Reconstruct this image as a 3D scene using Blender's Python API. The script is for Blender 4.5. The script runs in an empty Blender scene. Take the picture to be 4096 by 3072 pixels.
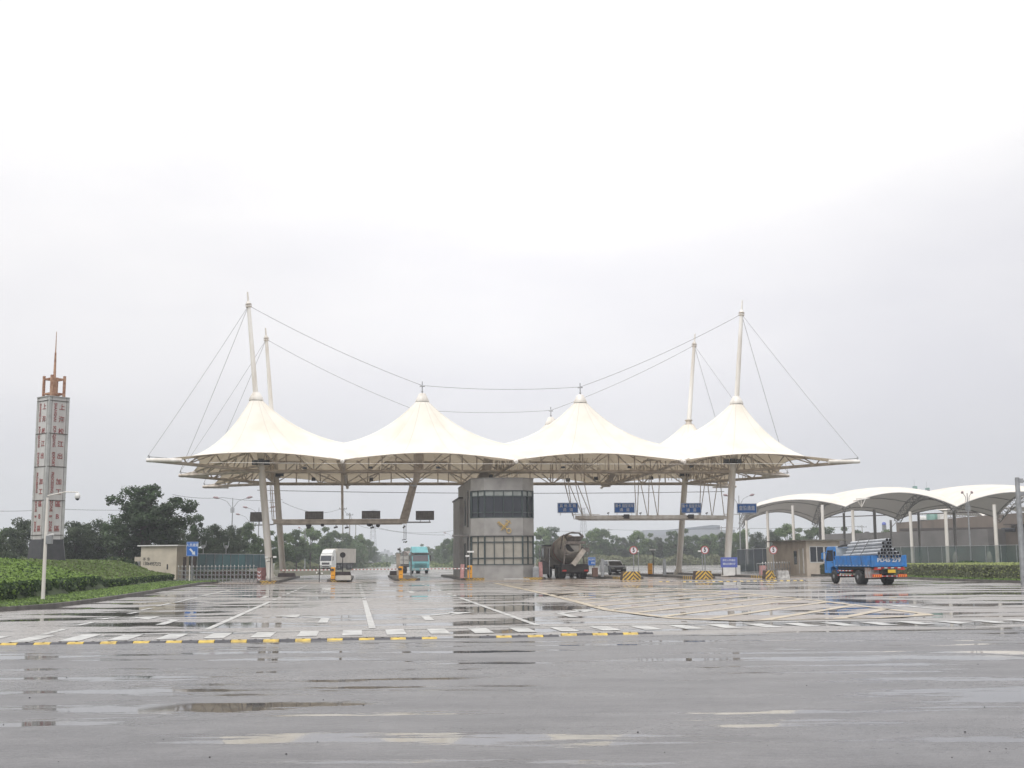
import bpy, bmesh, math, random
import numpy as np
from mathutils import Vector, Matrix, noise as mnoise
random.seed(7)
R = math.radians
SC = bpy.context.scene
COL = SC.collection

# ------------------------------------------------------------------ camera
CAM_Z, FPX, PITCH, ROLL = 1.55, 4900.0, math.atan(706.0 / 4900.0), 0.008
YAW = R(7.0)
_cx, _cy = Vector((1, 0, 0)), Vector((0, -math.sin(PITCH), math.cos(PITCH)))
_fw = Vector((0, math.cos(PITCH), math.sin(PITCH)))
XC = _cx * math.cos(ROLL) - _cy * math.sin(ROLL)
YC = _cx * math.sin(ROLL) + _cy * math.cos(ROLL)
cam = bpy.data.cameras.new("camera")
cam.lens, cam.sensor_width = FPX / 4096 * 36, 36.0
cam.clip_start, cam.clip_end = 0.2, 6000
cam_o = bpy.data.objects.new("camera", cam)
cam_o.matrix_world = Matrix(((XC.x, YC.x, -_fw.x, 0), (XC.y, YC.y, -_fw.y, 0), (XC.z, YC.z, -_fw.z, CAM_Z), (0, 0, 0, 1)))
COL.objects.link(cam_o)
SC.camera = cam_o
SC.view_settings.view_transform = 'Standard'
SC.view_settings.look = 'None'
SC.view_settings.exposure = 0.0
SC.view_settings.gamma = 1.0
SC.cycles.volume_bounces = 1
SC.cycles.max_bounces = 8
SC.cycles.use_denoising = True
SC.cycles.volume_step_rate = 4.0

# ------------------------------------------------------------------ sky and sun (overcast)
SUN_EL, SUN_AZ = R(50), R(-150)         # high, behind thick cloud, over the viewer's left shoulder
world = bpy.data.worlds.new("World")
SC.world = world
world.use_nodes = True
nt = world.node_tree
nt.nodes.clear()
def N(t, **k):
    n = nt.nodes.new(t)
    for a, b in k.items(): setattr(n, a, b)
    return n
wo, bg = N('ShaderNodeOutputWorld'), N('ShaderNodeBackground')
sky = N('ShaderNodeTexSky', sky_type='NISHITA', sun_disc=False)
sky.sun_elevation, sky.sun_rotation = SUN_EL, SUN_AZ
sky.air_density, sky.dust_density, sky.ozone_density = 1.0, 6.0, 1.0
hs = N('ShaderNodeHueSaturation'); hs.inputs['Saturation'].default_value = 0.12; hs.inputs['Value'].default_value = 1.0
tc = N('ShaderNodeTexCoord'); sp = N('ShaderNodeSeparateXYZ')
rp = N('ShaderNodeValToRGB')
el = rp.color_ramp.elements
el[0].position, el[0].color = 0.0, (7.6, 7.75, 7.95, 1)
el[1].position, el[1].color = 1.0, (19.5, 19.3, 19.0, 1)
for p, c in ((0.06, (8.3, 8.35, 8.6)), (0.14, (9.4, 9.35, 9.65)), (0.24, (10.4, 10.3, 10.5)), (0.36, (12.2, 12.1, 12.1)), (0.6, (16.0, 15.8, 15.6))):
    e = el.new(p); e.color = (*c, 1)
cl = N('ShaderNodeTexNoise'); cl.inputs['Scale'].default_value = 2.2; cl.inputs['Detail'].default_value = 5; cl.inputs['Roughness'].default_value = 0.5
mp = N('ShaderNodeMapping'); mp.inputs['Scale'].default_value = (1, 1, 3.2); mp.inputs['Location'].default_value = (0.3, 0.1, 0.2)
cr = N('ShaderNodeValToRGB')
cr.color_ramp.elements[0].position, cr.color_ramp.elements[0].color = 0.38, (0.93, 0.932, 0.955, 1)
cr.color_ramp.elements[1].position, cr.color_ramp.elements[1].color = 0.62, (1.05, 1.045, 1.04, 1)
mul = N('ShaderNodeMixRGB', blend_type='MULTIPLY'); mul.inputs[0].default_value = 1
mix = N('ShaderNodeMixRGB'); mix.inputs[0].default_value = 0.88
lk = nt.links.new
lk(tc.outputs['Generated'], sp.inputs[0]); lk(sp.outputs['Z'], rp.inputs[0])
lk(tc.outputs['Generated'], mp.inputs[0]); lk(mp.outputs[0], cl.inputs[0]); lk(cl.outputs['Fac'], cr.inputs[0])
lk(sky.outputs[0], hs.inputs['Color']); lk(hs.outputs[0], mix.inputs[1]); lk(rp.outputs[0], mix.inputs[2])
lk(mix.outputs[0], mul.inputs[1]); lk(cr.outputs[0], mul.inputs[2])
azr = N('ShaderNodeValToRGB'); ax_ = N('ShaderNodeMath', operation='MULTIPLY_ADD'); ax_.inputs[1].default_value = .5; ax_.inputs[2].default_value = .5
ae = azr.color_ramp.elements; ae[0].position, ae[0].color = 0.25, (.97, .97, .97, 1); ae[1].position, ae[1].color = .70, (.925, .925, .93, 1)
for p, c in ((0.38, .99), (0.49, 1.07), (0.56, 1.05)):
    e = ae.new(p); e.color = (c, c, c, 1)
mu2 = N('ShaderNodeMixRGB', blend_type='MULTIPLY'); mu2.inputs[0].default_value = 1
lk(sp.outputs['X'], ax_.inputs[0]); lk(ax_.outputs[0], azr.inputs[0]); lk(mul.outputs[0], mu2.inputs[1]); lk(azr.outputs[0], mu2.inputs[2])
lk(mu2.outputs[0], bg.inputs['Color']); bg.inputs['Strength'].default_value = 0.1
lk(bg.outputs[0], wo.inputs['Surface'])
sun = bpy.data.lights.new("sun", 'SUN')
sun.energy, sun.angle, sun.color = 1.3, R(40), (1.0, 0.97, 0.93)
sun_o = bpy.data.objects.new("sun", sun)
sun_o.rotation_euler = (R(90) - SUN_EL, 0, R(180) - SUN_AZ + R(0))
_sd = Vector((math.sin(SUN_AZ) * math.cos(SUN_EL), math.cos(SUN_AZ) * math.cos(SUN_EL), math.sin(SUN_EL)))
sun_o.rotation_euler = _sd.to_track_quat('Z', 'Y').to_euler()
COL.objects.link(sun_o)

# ------------------------------------------------------------------ surveying helpers: site grid (a along the canopy, s away from the viewer)
O = Vector((0.24, 97.7, 0))
E1 = Vector((math.cos(YAW), math.sin(YAW), 0))
E2 = Vector((-math.sin(YAW), math.cos(YAW), 0))
def G(a, s, z=0.0): return O + E1 * a + E2 * s + Vector((0, 0, z))
def AS(p):
    d = Vector((p[0], p[1], 0)) - O
    return d.dot(E1), d.dot(E2), p[2]
CAMP = Vector((0, 0, CAM_Z))
def ray(u, v): return (_fw + XC * ((u - 2048) / FPX) + YC * ((1536 - v) / FPX))
def atY(u, v, Y):
    d = ray(u, v); return CAMP + d * (Y / d.y)
def atS(u, v, s):
    d = ray(u, v); n = E2; return CAMP + d * (((O + E2 * s) - CAMP).dot(n) / d.dot(n))
def gnd(u, v, z=0.0):
    d = ray(u, v); return CAMP + d * ((z - CAM_Z) / d.z)

# ------------------------------------------------------------------ mesh builder
class MB:
    def __init__(s, M=None): s.v, s.f, s.m, s.sm, s.M = [], [], [], [], M
    def add(s, V, F, mi=0, sm=False):
        b = len(s.v)
        if s.M is not None: V = [s.M @ Vector(x) for x in V]
        s.v += [tuple(x) for x in V]
        s.f += [tuple(b + i for i in f) for f in F]
        s.m += [mi] * len(F); s.sm += [sm] * len(F)
        return s
    def box(s, c, d, mi=0, rz=0.0, top=1.0):
        x, y, z = d[0] / 2, d[1] / 2, d[2] / 2
        V = [(-x, -y, -z), (x, -y, -z), (x, y, -z), (-x, y, -z), (-x * top, -y * top, z), (x * top, -y * top, z), (x * top, y * top, z), (-x * top, y * top, z)]
        if rz: ca, sa = math.cos(rz), math.sin(rz); V = [(p[0] * ca - p[1] * sa, p[0] * sa + p[1] * ca, p[2]) for p in V]
        V = [(p[0] + c[0], p[1] + c[1], p[2] + c[2]) for p in V]
        return s.add(V, [(3, 2, 1, 0), (4, 5, 6, 7), (0, 1, 5, 4), (1, 2, 6, 5), (2, 3, 7, 6), (3, 0, 4, 7)], mi)
    def bx(s, x0, x1, y0, y1, z0, z1, mi=0): return s.box(((x0 + x1) / 2, (y0 + y1) / 2, (z0 + z1) / 2), (x1 - x0, y1 - y0, z1 - z0), mi)
    def beam(s, p, q, w, h, mi=0, up=(0, 0, 1)):
        p, q = Vector(p), Vector(q); d = (q - p).normalized(); u = Vector(up)
        x = d.cross(u)
        if x.length < 1e-4: x = d.cross(Vector((1, 0, 0)))
        x.normalize(); y = x.cross(d).normalized()
        V = [c + x * (i * w / 2) + y * (j * h / 2) for c in (p, q) for i, j in ((-1, -1), (1, -1), (1, 1), (-1, 1))]
        return s.add(V, [(0, 3, 2, 1), (4, 5, 6, 7), (0, 1, 5, 4), (1, 2, 6, 5), (2, 3, 7, 6), (3, 0, 4, 7)][0:6], mi)
    def tube(s, p, q, r0, r1=None, n=8, mi=0, caps=True):
        return s.path([p, q], [r0, r0 if r1 is None else r1], n, mi, caps)
    def path(s, pts, r, n=8, mi=0, caps=True):
        pts = [Vector(p) for p in pts]
        if not isinstance(r, (list, tuple)): r = [r] * len(pts)
        V, F = [], []; px = None
        for i, p in enumerate(pts):
            d = (pts[min(i + 1, len(pts) - 1)] - pts[max(i - 1, 0)]).normalized()
            if px is None: px = d.cross(Vector((0, 0, 1)) if abs(d.z) < .95 else Vector((1, 0, 0)))
            x = (px - d * px.dot(d)).normalized(); px = x; y = d.cross(x)
            V += [p + (x * math.cos(2 * math.pi * k / n) + y * math.sin(2 * math.pi * k / n)) * r[i] for k in range(n)]
        for i in range(len(pts) - 1):
            for k in range(n):
                k2 = (k + 1) % n
                F.append((i * n + k, i * n + k2, (i + 1) * n + k2, (i + 1) * n + k))
        s.add(V, F, mi, True)
        if caps:
            b = len(pts) - 1
            s.add(V[:n], [tuple(range(n - 1, -1, -1))], mi); s.add(V[b * n:], [tuple(range(n))], mi)
        return s
    def lathe(s, prof, c=(0, 0, 0), n=16, mi=0, axis='z', sm=True):
        V, F = [], []
        for r, z in prof:
            for k in range(n):
                a = 2 * math.pi * k / n; x, y = r * math.cos(a), r * math.sin(a)
                V.append({'z': (x, y, z), 'x': (z, x, y), 'y': (y, z, x)}[axis])
        V = [(p[0] + c[0], p[1] + c[1], p[2] + c[2]) for p in V]
        for i in range(len(prof) - 1):
            for k in range(n):
                k2 = (k + 1) % n; F.append((i * n + k, i * n + k2, (i + 1) * n + k2, (i + 1) * n + k))
        s.add(V, F, mi, sm)
        if prof[0][0] > 1e-4: s.add(V[:n], [tuple(range(n - 1, -1, -1))], mi)
        if prof[-1][0] > 1e-4: s.add(V[-n:], [tuple(range(n))], mi)
        return s
    def prism(s, poly, z0, z1, mi=0):                       # poly in xy, extruded in z
        n = len(poly)
        V = [(x, y, z0) for x, y in poly] + [(x, y, z1) for x, y in poly]
        return s.add(V, [tuple(range(n - 1, -1, -1)), tuple(range(n, 2 * n))] + [(i, (i + 1) % n, n + (i + 1) % n, n + i) for i in range(n)], mi)
    def prismx(s, poly, x0, x1, mi=0, in0=0.0):             # poly in (y,z), extruded along x
        n = len(poly)
        V = [(x0, y, z) for y, z in poly] + [(x1, y, z) for y, z in poly]
        return s.add(V, [tuple(range(n - 1, -1, -1)), tuple(range(n, 2 * n))] + [(i, (i + 1) % n, n + (i + 1) % n, n + i) for i in range(n)], mi)
    def quad(s, a, b, c, d, mi=0): return s.add([a, b, c, d], [(0, 1, 2, 3)], mi)
    def build(s, name, mats, parent=None, world=False, loc=None, bevel=0.0, solid=0.0, **tags):
        V = s.v
        if parent is not None and world:
            Mi = PM[parent.name].inverted(); V = [tuple(Mi @ Vector(p)) for p in V]
        if loc is not None: V = [(p[0] - loc[0], p[1] - loc[1], p[2] - loc[2]) for p in V]
        me = bpy.data.meshes.new(name)
        me.from_pydata(V, [], s.f)
        for m in (mats if isinstance(mats, (list, tuple)) else [mats]): me.materials.append(m)
        if len(me.polygons) == len(s.f):
            me.polygons.foreach_set('material_index', s.m); me.polygons.foreach_set('use_smooth', s.sm)
        me.update()
        o = bpy.data.objects.new(name, me); COL.objects.link(o)
        if parent is not None: o.parent = parent; PM[o.name] = PM[parent.name] if parent.name in PM else Matrix()
        if loc is not None: o.location = loc
        if solid:
            m = o.modifiers.new('s', 'SOLIDIFY'); m.thickness = solid; m.offset = 0
        if bevel:
            m = o.modifiers.new('b', 'BEVEL'); m.width = bevel; m.segments = 2; m.limit_method = 'ANGLE'; m.angle_limit = R(35)
        tag(o, **tags)
        return o
PM = {}
def tag(o, label=None, cat=None, group=None, kind=None):
    if label: o['label'] = label
    if cat: o['category'] = cat
    if group: o['group'] = group
    if kind: o['kind'] = kind
    return o
def thing(name, label, cat, loc=(0, 0, 0), rz=0.0, group=None, kind=None):
    o = bpy.data.objects.new(name, None); COL.objects.link(o)
    o.location = loc; o.rotation_euler = (0, 0, rz); o.empty_display_size = .3
    PM[o.name] = Matrix.Translation(Vector(loc)) @ Matrix.Rotation(rz, 4, 'Z')
    return tag(o, label, cat, group, kind)
def copy_tree(o, loc=None, rz=None, parent=None, label=None, scale=None):
    c = o.copy(); COL.objects.link(c)
    if parent is not None: c.parent = parent
    for ch in list(o.children): copy_tree(ch, parent=c)
    if loc is not None: c.location = loc
    if rz is not None: c.rotation_euler = (0, 0, rz)
    if scale is not None: c.scale = scale
    if label: c['label'] = label
    return c
def text_into(mb, txt, size, M, mi=0, bold=0.0, ext=0.006, align='CENTER', sx=1.0):
    cu = bpy.data.curves.new('lettering', 'FONT'); cu.body = txt; cu.size = size; cu.align_x = align; cu.align_y = 'CENTER'
    cu.extrude = ext; cu.offset = bold; cu.resolution_u = 3
    ob = bpy.data.objects.new('lettering', cu); COL.objects.link(ob)
    dg = bpy.context.evaluated_depsgraph_get(); dg.update()
    me = bpy.data.meshes.new_from_object(ob.evaluated_get(dg))
    V = [M @ Vector((v.co.x * sx, v.co.y, v.co.z)) for v in me.vertices]
    F = [tuple(p.vertices) for p in me.polygons]
    old, mb.M = mb.M, None
    mb.add(V, F, mi); mb.M = old
    bpy.data.objects.remove(ob); bpy.data.curves.remove(cu); bpy.data.meshes.remove(me)
# text plane: glyph x -> local x, glyph y -> local z, facing local -y
TXT = Matrix(((1, 0, 0, 0), (0, 0, -1, 0), (0, 1, 0, 0), (0, 0, 0, 1)))

# ------------------------------------------------------------------ materials
def mat(name, c, rough=0.6, metal=0.0, var=0.12, scale=3.0, bump=0.0, bscale=None, dirt=None, spec=0.5, streak=0.0, trans=0.0, alpha=None):
    m = bpy.data.materials.new(name); m.use_nodes = True
    t = m.node_tree; b = t.nodes['Principled BSDF']; L = t.links.new
    b.inputs['Roughness'].default_value = rough; b.inputs['Metallic'].default_value = metal
    b.inputs['Specular IOR Level'].default_value = spec
    co = t.nodes.new('ShaderNodeTexCoord'); geo = co.outputs['Object']
    if var or streak:
        n = t.nodes.new('ShaderNodeTexNoise'); n.inputs['Scale'].default_value = scale; n.inputs['Detail'].default_value = 6
        mpn = t.nodes.new('ShaderNodeMapping')
        if streak: mpn.inputs['Scale'].default_value = (1, 1, 1 - streak)
        L(geo, mpn.inputs[0]); L(mpn.outputs[0], n.inputs[0])
        r = t.nodes.new('ShaderNodeValToRGB')
        d = dirt or tuple(x * (1 - var * 2.2) for x in c)
        r.color_ramp.elements[0].position = 0.3; r.color_ramp.elements[0].color = (*d, 1)
        r.color_ramp.elements[1].position = 0.62; r.color_ramp.elements[1].color = (*c, 1)
        L(n.outputs['Fac'], r.inputs[0]); L(r.outputs[0], b.inputs['Base Color'])
    else: b.inputs['Base Color'].default_value = (*c, 1)
    if bump:
        n2 = t.nodes.new('ShaderNodeTexNoise'); n2.inputs['Scale'].default_value = bscale or scale * 8; n2.inputs['Detail'].default_value = 4
        bp = t.nodes.new('ShaderNodeBump'); bp.inputs['Strength'].default_value = bump; bp.inputs['Distance'].default_value = 0.02
        L(geo, n2.inputs[0]); L(n2.outputs['Fac'], bp.inputs['Height']); L(bp.outputs[0], b.inputs['Normal'])
    if alpha is not None: b.inputs['Alpha'].default_value = alpha
    return m
def leafmat(name, c1, c2, trans=0.25):
    m = bpy.data.materials.new(name); m.use_nodes = True
    t = m.node_tree; t.nodes.clear(); L = t.links.new
    o = t.nodes.new('ShaderNodeOutputMaterial'); d = t.nodes.new('ShaderNodeBsdfDiffuse'); tr = t.nodes.new('ShaderNodeBsdfTranslucent')
    gl = t.nodes.new('ShaderNodeBsdfGlossy'); gl.inputs['Roughness'].default_value = .45; gl.inputs['Color'].default_value = (.5, .5, .5, 1)
    mx = t.nodes.new('ShaderNodeMixShader'); mx.inputs[0].default_value = trans
    m2 = t.nodes.new('ShaderNodeMixShader'); m2.inputs[0].default_value = .045
    co = t.nodes.new('ShaderNodeTexCoord'); n = t.nodes.new('ShaderNodeTexNoise'); n.inputs['Scale'].default_value = .9; n.inputs['Detail'].default_value = 7; n.inputs['Roughness'].default_value = .75
    oi = t.nodes.new('ShaderNodeObjectInfo'); ad = t.nodes.new('ShaderNodeMath'); ad.operation = 'MULTIPLY_ADD'
    ad.inputs[1].default_value = .22
    r = t.nodes.new('ShaderNodeValToRGB'); r.color_ramp.elements[0].position = .36; r.color_ramp.elements[0].color = (*c1, 1)
    r.color_ramp.elements[1].position = .74; r.color_ramp.elements[1].color = (*c2, 1)
    L(co.outputs['Object'], n.inputs[0]); L(oi.outputs['Random'], ad.inputs[0]); L(n.outputs['Fac'], ad.inputs[2]); L(ad.outputs[0], r.inputs[0])
    L(r.outputs[0], d.inputs[0]); L(r.outputs[0], tr.inputs[0]); L(d.outputs[0], mx.inputs[1]); L(tr.outputs[0], mx.inputs[2])
    L(mx.outputs[0], m2.inputs[1]); L(gl.outputs[0], m2.inputs[2]); L(m2.outputs[0], o.inputs[0])
    return m

def wet_ground(name, base, base2, tint=None, amount=0.5, rough_lo=.3, rough_hi=.55, seed=0.0, aspect=1.0, wscale=.16, joints=0.0):
    """wet asphalt: damp rough grain with smooth standing-water patches"""
    m = bpy.data.materials.new(name); m.use_nodes = True
    t = m.node_tree; b = t.nodes['Principled BSDF']; L = t.links.new
    def nz(sc, det, rg, loc=0.0, scl=(1, 1, 1)):
        mp_ = t.nodes.new('ShaderNodeMapping'); mp_.inputs['Location'].default_value = (loc + seed, loc * .7, 0); mp_.inputs['Scale'].default_value = scl
        n = t.nodes.new('ShaderNodeTexNoise'); n.inputs['Scale'].default_value = sc; n.inputs['Detail'].default_value = det; n.inputs['Roughness'].default_value = rg
        L(co.outputs['Object'], mp_.inputs[0]); L(mp_.outputs[0], n.inputs[0]); return n
    def ramp(src, p0, c0, p1, c1, mid=None):
        r = t.nodes.new('ShaderNodeValToRGB'); e = r.color_ramp.elements
        e[0].position, e[0].color = p0, (*c0, 1); e[1].position, e[1].color = p1, (*c1, 1)
        L(src, r.inputs[0]); return r
    co = t.nodes.new('ShaderNodeTexCoord')
    wet = nz(wscale, 6, .62, 3.0, (.45, .5 / aspect, 1)); wetr = ramp(wet.outputs['Fac'], .60 - .1 * amount, (0, 0, 0), .645 - .1 * amount, (1, 1, 1))
    if joints:                                                # water standing along the slab joints
        rt = t.nodes.new('ShaderNodeMapping'); rt.inputs['Rotation'].default_value = (0, 0, -YAW); L(co.outputs['Object'], rt.inputs[0])
        wob = nz(.5, 3, .6, 7.0, (.4, 1, 1)); sx = t.nodes.new('ShaderNodeSeparateXYZ'); L(rt.outputs[0], sx.inputs[0])
        def mth(op, a, b=None, c=None):
            m_ = t.nodes.new('ShaderNodeMath'); m_.operation = op
            for i, x in enumerate((a, b, c)):
                if x is None: continue
                if isinstance(x, (int, float)): m_.inputs[i].default_value = x
                else: L(x, m_.inputs[i])
            return m_.outputs[0]
        y = mth('MULTIPLY_ADD', wob.outputs['Fac'], .9, sx.outputs['Y']); pp = mth('PINGPONG', y, joints / 2)
        brk = nz(.22, 4, .6, 21.0, (.35, 1.6, 1)); wid = mth('MULTIPLY_ADD', brk.outputs['Fac'], 2.6, -1.16); jm = mth('LESS_THAN', pp, wid)
        wmx = mth('MAXIMUM', wetr.outputs[0], jm)
        class _W: outputs = [wmx]
        wetr = _W
    damp = nz(.07, 4, .6, 9.0, (.35, 1.2, 1)); dampr = ramp(damp.outputs['Fac'], .38, (rough_lo,) * 3, .62, (rough_hi,) * 3)
    g2 = nz(11, 4, .75, 2.0, (.6, 1, 1)); grain = nz(34, 3, .8, 1.0); col = nz(1.3, 6, .7, 5.0, (.5, 1, 1))
    cr_ = ramp(col.outputs['Fac'], .3, base, .7, base2)
    gm = t.nodes.new('ShaderNodeMixRGB'); gm.blend_type = 'MULTIPLY'; gm.inputs[0].default_value = .55
    gr = ramp(grain.outputs['Fac'], .3, (.45, .45, .45), .7, (1.35, 1.35, 1.35)); L(cr_.outputs[0], gm.inputs[1]); L(gr.outputs[0], gm.inputs[2])
    g3 = t.nodes.new('ShaderNodeMixRGB'); g3.blend_type = 'MULTIPLY'; g3.inputs[0].default_value = .8
    gr2 = ramp(g2.outputs['Fac'], .32, (.62, .62, .63), .66, (1.25, 1.25, 1.25)); L(gm.outputs[0], g3.inputs[1]); L(gr2.outputs[0], g3.inputs[2])
    rj = t.nodes.new('ShaderNodeMath'); rj.operation = 'MULTIPLY_ADD'; rj.inputs[1].default_value = .35; L(g2.outputs['Fac'], rj.inputs[0])
    sb_ = t.nodes.new('ShaderNodeMath'); sb_.operation = 'SUBTRACT'; sb_.inputs[1].default_value = .17; L(dampr.outputs[0], sb_.inputs[0]); L(sb_.outputs[0], rj.inputs[2])
    dk = t.nodes.new('ShaderNodeMixRGB'); dk.blend_type = 'MULTIPLY'; dk.inputs[2].default_value = (.5, .5, .5, 1)
    L(wetr.outputs[0], dk.inputs[0]); L(g3.outputs[0], dk.inputs[1]); L(dk.outputs[0], b.inputs['Base Color'])
    rm = t.nodes.new('ShaderNodeMixRGB'); rm.inputs[2].default_value = (.03, .03, .03, 1)
    L(wetr.outputs[0], rm.inputs[0]); L(rj.outputs[0], rm.inputs[1]); L(rm.outputs[0], b.inputs['Roughness'])
    bp = t.nodes.new('ShaderNodeBump'); bp.inputs['Distance'].default_value = .009
    inv = t.nodes.new('ShaderNodeMath'); inv.operation = 'MULTIPLY_ADD'; inv.inputs[1].default_value = -.8; inv.inputs[2].default_value = .8
    L(wetr.outputs[0], inv.inputs[0]); L(inv.outputs[0], bp.inputs['Strength']); hs_ = t.nodes.new('ShaderNodeMath'); hs_.operation = 'MULTIPLY_ADD'; hs_.inputs[1].default_value = 2.2; L(g2.outputs['Fac'], hs_.inputs[0]); L(grain.outputs['Fac'], hs_.inputs[2]); L(hs_.outputs[0], bp.inputs['Height']); L(bp.outputs[0], b.inputs['Normal'])
    b.inputs['IOR'].default_value = 1.45
    return m
M = {}
M['asphalt'] = wet_ground('wet_asphalt', (.085, .083, .088), (.165, .16, .165), amount=.72, rough_lo=.23, rough_hi=.5, wscale=.42, aspect=.22)
M['plaza'] = wet_ground('wet_plaza', (.20, .186, .175), (.32, .30, .282), amount=.95, rough_lo=.2, rough_hi=.42, seed=4.0, aspect=.5, wscale=.34, joints=5.2)
M['pinkpave'] = wet_ground('reddish_pave', (.25, .20, .165), (.38, .31, .255), amount=.85, rough_lo=.2, rough_hi=.42, seed=4.0, aspect=.5, wscale=.34, joints=5.2)
M['warmpave'] = wet_ground('warm_pave', (.225, .195, .175), (.35, .31, .28), amount=.95, rough_lo=.2, rough_hi=.42, seed=4.0, aspect=.5, wscale=.34, joints=5.2)
M['soil'] = mat('soil', (.09, .085, .05), .95, var=.2, scale=.4)
M['paint_w'] = mat('road_paint', (.55, .55, .53), .32, var=.18, scale=2.2, dirt=(.24, .235, .225))
M['paint_y'] = mat('road_paint_yellow', (.50, .41, .27), .32, var=.2, scale=1.2, dirt=(.29, .25, .20))
M['kerb'] = mat('kerb_concrete', (.13, .12, .11), .6, var=.25, scale=1.5, bump=.3)
M['conc'] = mat('concrete', (.30, .28, .25), .75, var=.2, scale=1.2, bump=.3)
M['grass'] = leafmat('grass', (.035, .075, .018), (.11, .17, .045), .3)
M['steel_w'] = mat('painted_white_steel', (.76, .74, .70), .35, var=.12, scale=1.3, streak=.85, dirt=(.52, .47, .41))
M['steel_b'] = mat('dusty_steel', (.56, .50, .43), .55, var=.25, scale=1.5, dirt=(.34, .285, .235))
M['steel_g'] = mat('galvanised', (.36, .37, .38), .4, .6, var=.15, scale=3)
M['cable'] = mat('steel_cable', (.28, .28, .28), .4, .5, var=0)
M['dark'] = mat('dark_metal', (.045, .04, .04), .45, var=.2, scale=4)
M['black'] = mat('black_rubber', (.02, .02, .021), .6, var=.2, scale=5)
M['red'] = mat('red_paint', (.42, .03, .025), .4, var=.1)
M['orange'] = mat('orange_paint', (.80, .36, .02), .4, var=.12, scale=2)
M['yellow'] = mat('yellow_paint', (.66, .43, .05), .5, var=.22, scale=6, dirt=(.33, .2, .06))
M['kblack'] = mat('worn_black_paint', (.085, .06, .05), .6, var=.25, scale=6)
M['blue'] = mat('sign_blue', (.012, .13, .48), .4, var=.08)
M['blue2'] = mat('sign_blue_pale', (.10, .14, .45), .5, var=.12)
M['white'] = mat('white_paint', (.72, .72, .70), .4, var=.08)
M['glass_d'] = mat('dark_glass', (.03, .035, .045), .06, var=.1, scale=.6)
M['brick_w'] = mat('cream_render', (.52, .47, .38), .8, var=.1, scale=1.0, bump=.15)
# ------------------------------------------------------------------ ground, roads, markings
def sheet(name, pts, z, m, label=None, kind='structure'):
    mb = MB(); mb.add([(p[0], p[1], z) for p in pts], [tuple(range(len(pts)))])
    return mb.build(name, m, kind=kind, label=label)
sheet('ground', [(-1200, -60), (1200, -60), (1200, 2400), (-1200, 2400)], -.01, M['soil'], 'earth and scrub land beyond the paved plaza')
fore = G(0, -71.6)
KERB_L = [(-60, -66), (-44, -64.5), (-33, -61), (-27.5, -57.5), (-24.8, -55), (-23.4, -52), (-22.9, -47), (-22.9, -37), (-23.2, -25), (-23.6, -6), (-22.9, -1)]
KERB_R = [(70, -38), (48, -37.2), (36, -36), (30.5, -34.5), (27.2, -31.5), (26.1, -28), (26.2, -20), (27.2, -10), (28.2, -4.5), (30, -3.2)]
# near street
sheet('road', [G(-140, -160), G(140, -160), G(140, -71.6), G(-140, -71.6)], .0, M['asphalt'], 'wet grey asphalt street in the foreground')
# plaza in front of and beneath the canopy, and the road that runs on behind it
pl = [G(-140, -71.6), G(140, -71.6), G(140, -41)] + [G(a, s) for a, s in KERB_R] + [G(31, 30), G(60, 60), G(92, 222), G(14, 222), G(13, 900), G(-13, 900), G(-14, 60), G(-27, 34), G(-26.5, -1)] + [G(a, s) for a, s in reversed(KERB_L)] + [G(-140, -66)]
sheet('plaza', pl, .0, M['plaza'], 'wet grey paved plaza of the checkpoint and the road beyond')
# reddish worn strip under the canopy front
sheet('paving', [G(-25, -4.5), G(-2.5, -4.8), G(-.5, -14), G(2.5, -26), G(7, -24), G(10, -14), G(11.0, -6), G(24, -4), G(24, 14), G(-25, 14)], .004, M['pinkpave'], 'reddish stained paving in front of the lanes')

def strip(mb, p, q, w, z=.008):
    p, q = Vector((p[0], p[1], 0)), Vector((q[0], q[1], 0)); d = (q - p).normalized(); n = Vector((-d.y, d.x, 0)) * (w / 2)
    mb.add([(*(p + n).xy, z), (*(p - n).xy, z), (*(q - n).xy, z), (*(q + n).xy, z)], [(3, 2, 1, 0)])
def marking(name, segs, w, m, z=.008, label=None):
    mb = MB()
    for i_, (p, q) in enumerate(segs): strip(mb, p, q, w, z + .0012 * (i_ % 4))
    return mb.build(name, m, kind='structure', label=label)
def line_as(a0, s0, a1, s1): return (G(a0, s0), G(a1, s1))
# lane lines
def lane(u1, v1, u2, v2, dashed_to=-14, w=.16, label=''):
    p, q = gnd(u1, v1), gnd(u2, v2)
    a, s0, _ = AS(p); a2, s1, _ = AS(q)
    segs = [(p, q)]; s = s1 + 1.8; k = (a2 - a) / (s1 - s0)
    while s < dashed_to:
        segs.append((G(a2 + k * (s - s1), s), G(a2 + k * (s + 1.6 - s1), s + 1.6))); s += 3.4
    return marking('lane_line', segs, w, M['paint_w'], label=label)
lane(827, 2519, 1080, 2407, label='white lane line left of the middle lanes')
lane(1489, 2514, 1458, 2402, label='white lane line between the two arrow lanes')
lane(2150, 2502, 1838, 2391, label='white lane line beside the hatched area')
dl = []
for u1, v1, u2, v2 in ((170, 2540, 262, 2516), (310, 2503, 375, 2489), (410, 2478, 470, 2468), (515, 2456, 553, 2449), (565, 2441, 607, 2433), (628, 2425, 680, 2414), (700, 2411, 790, 2390), (800, 2386, 918, 2361)):
    dl.append((gnd(u1, v1), gnd(u2, v2)))
marking('lane_line', dl, .16, M['paint_w'], label='broken white lane line beside the left kerb')
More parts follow.
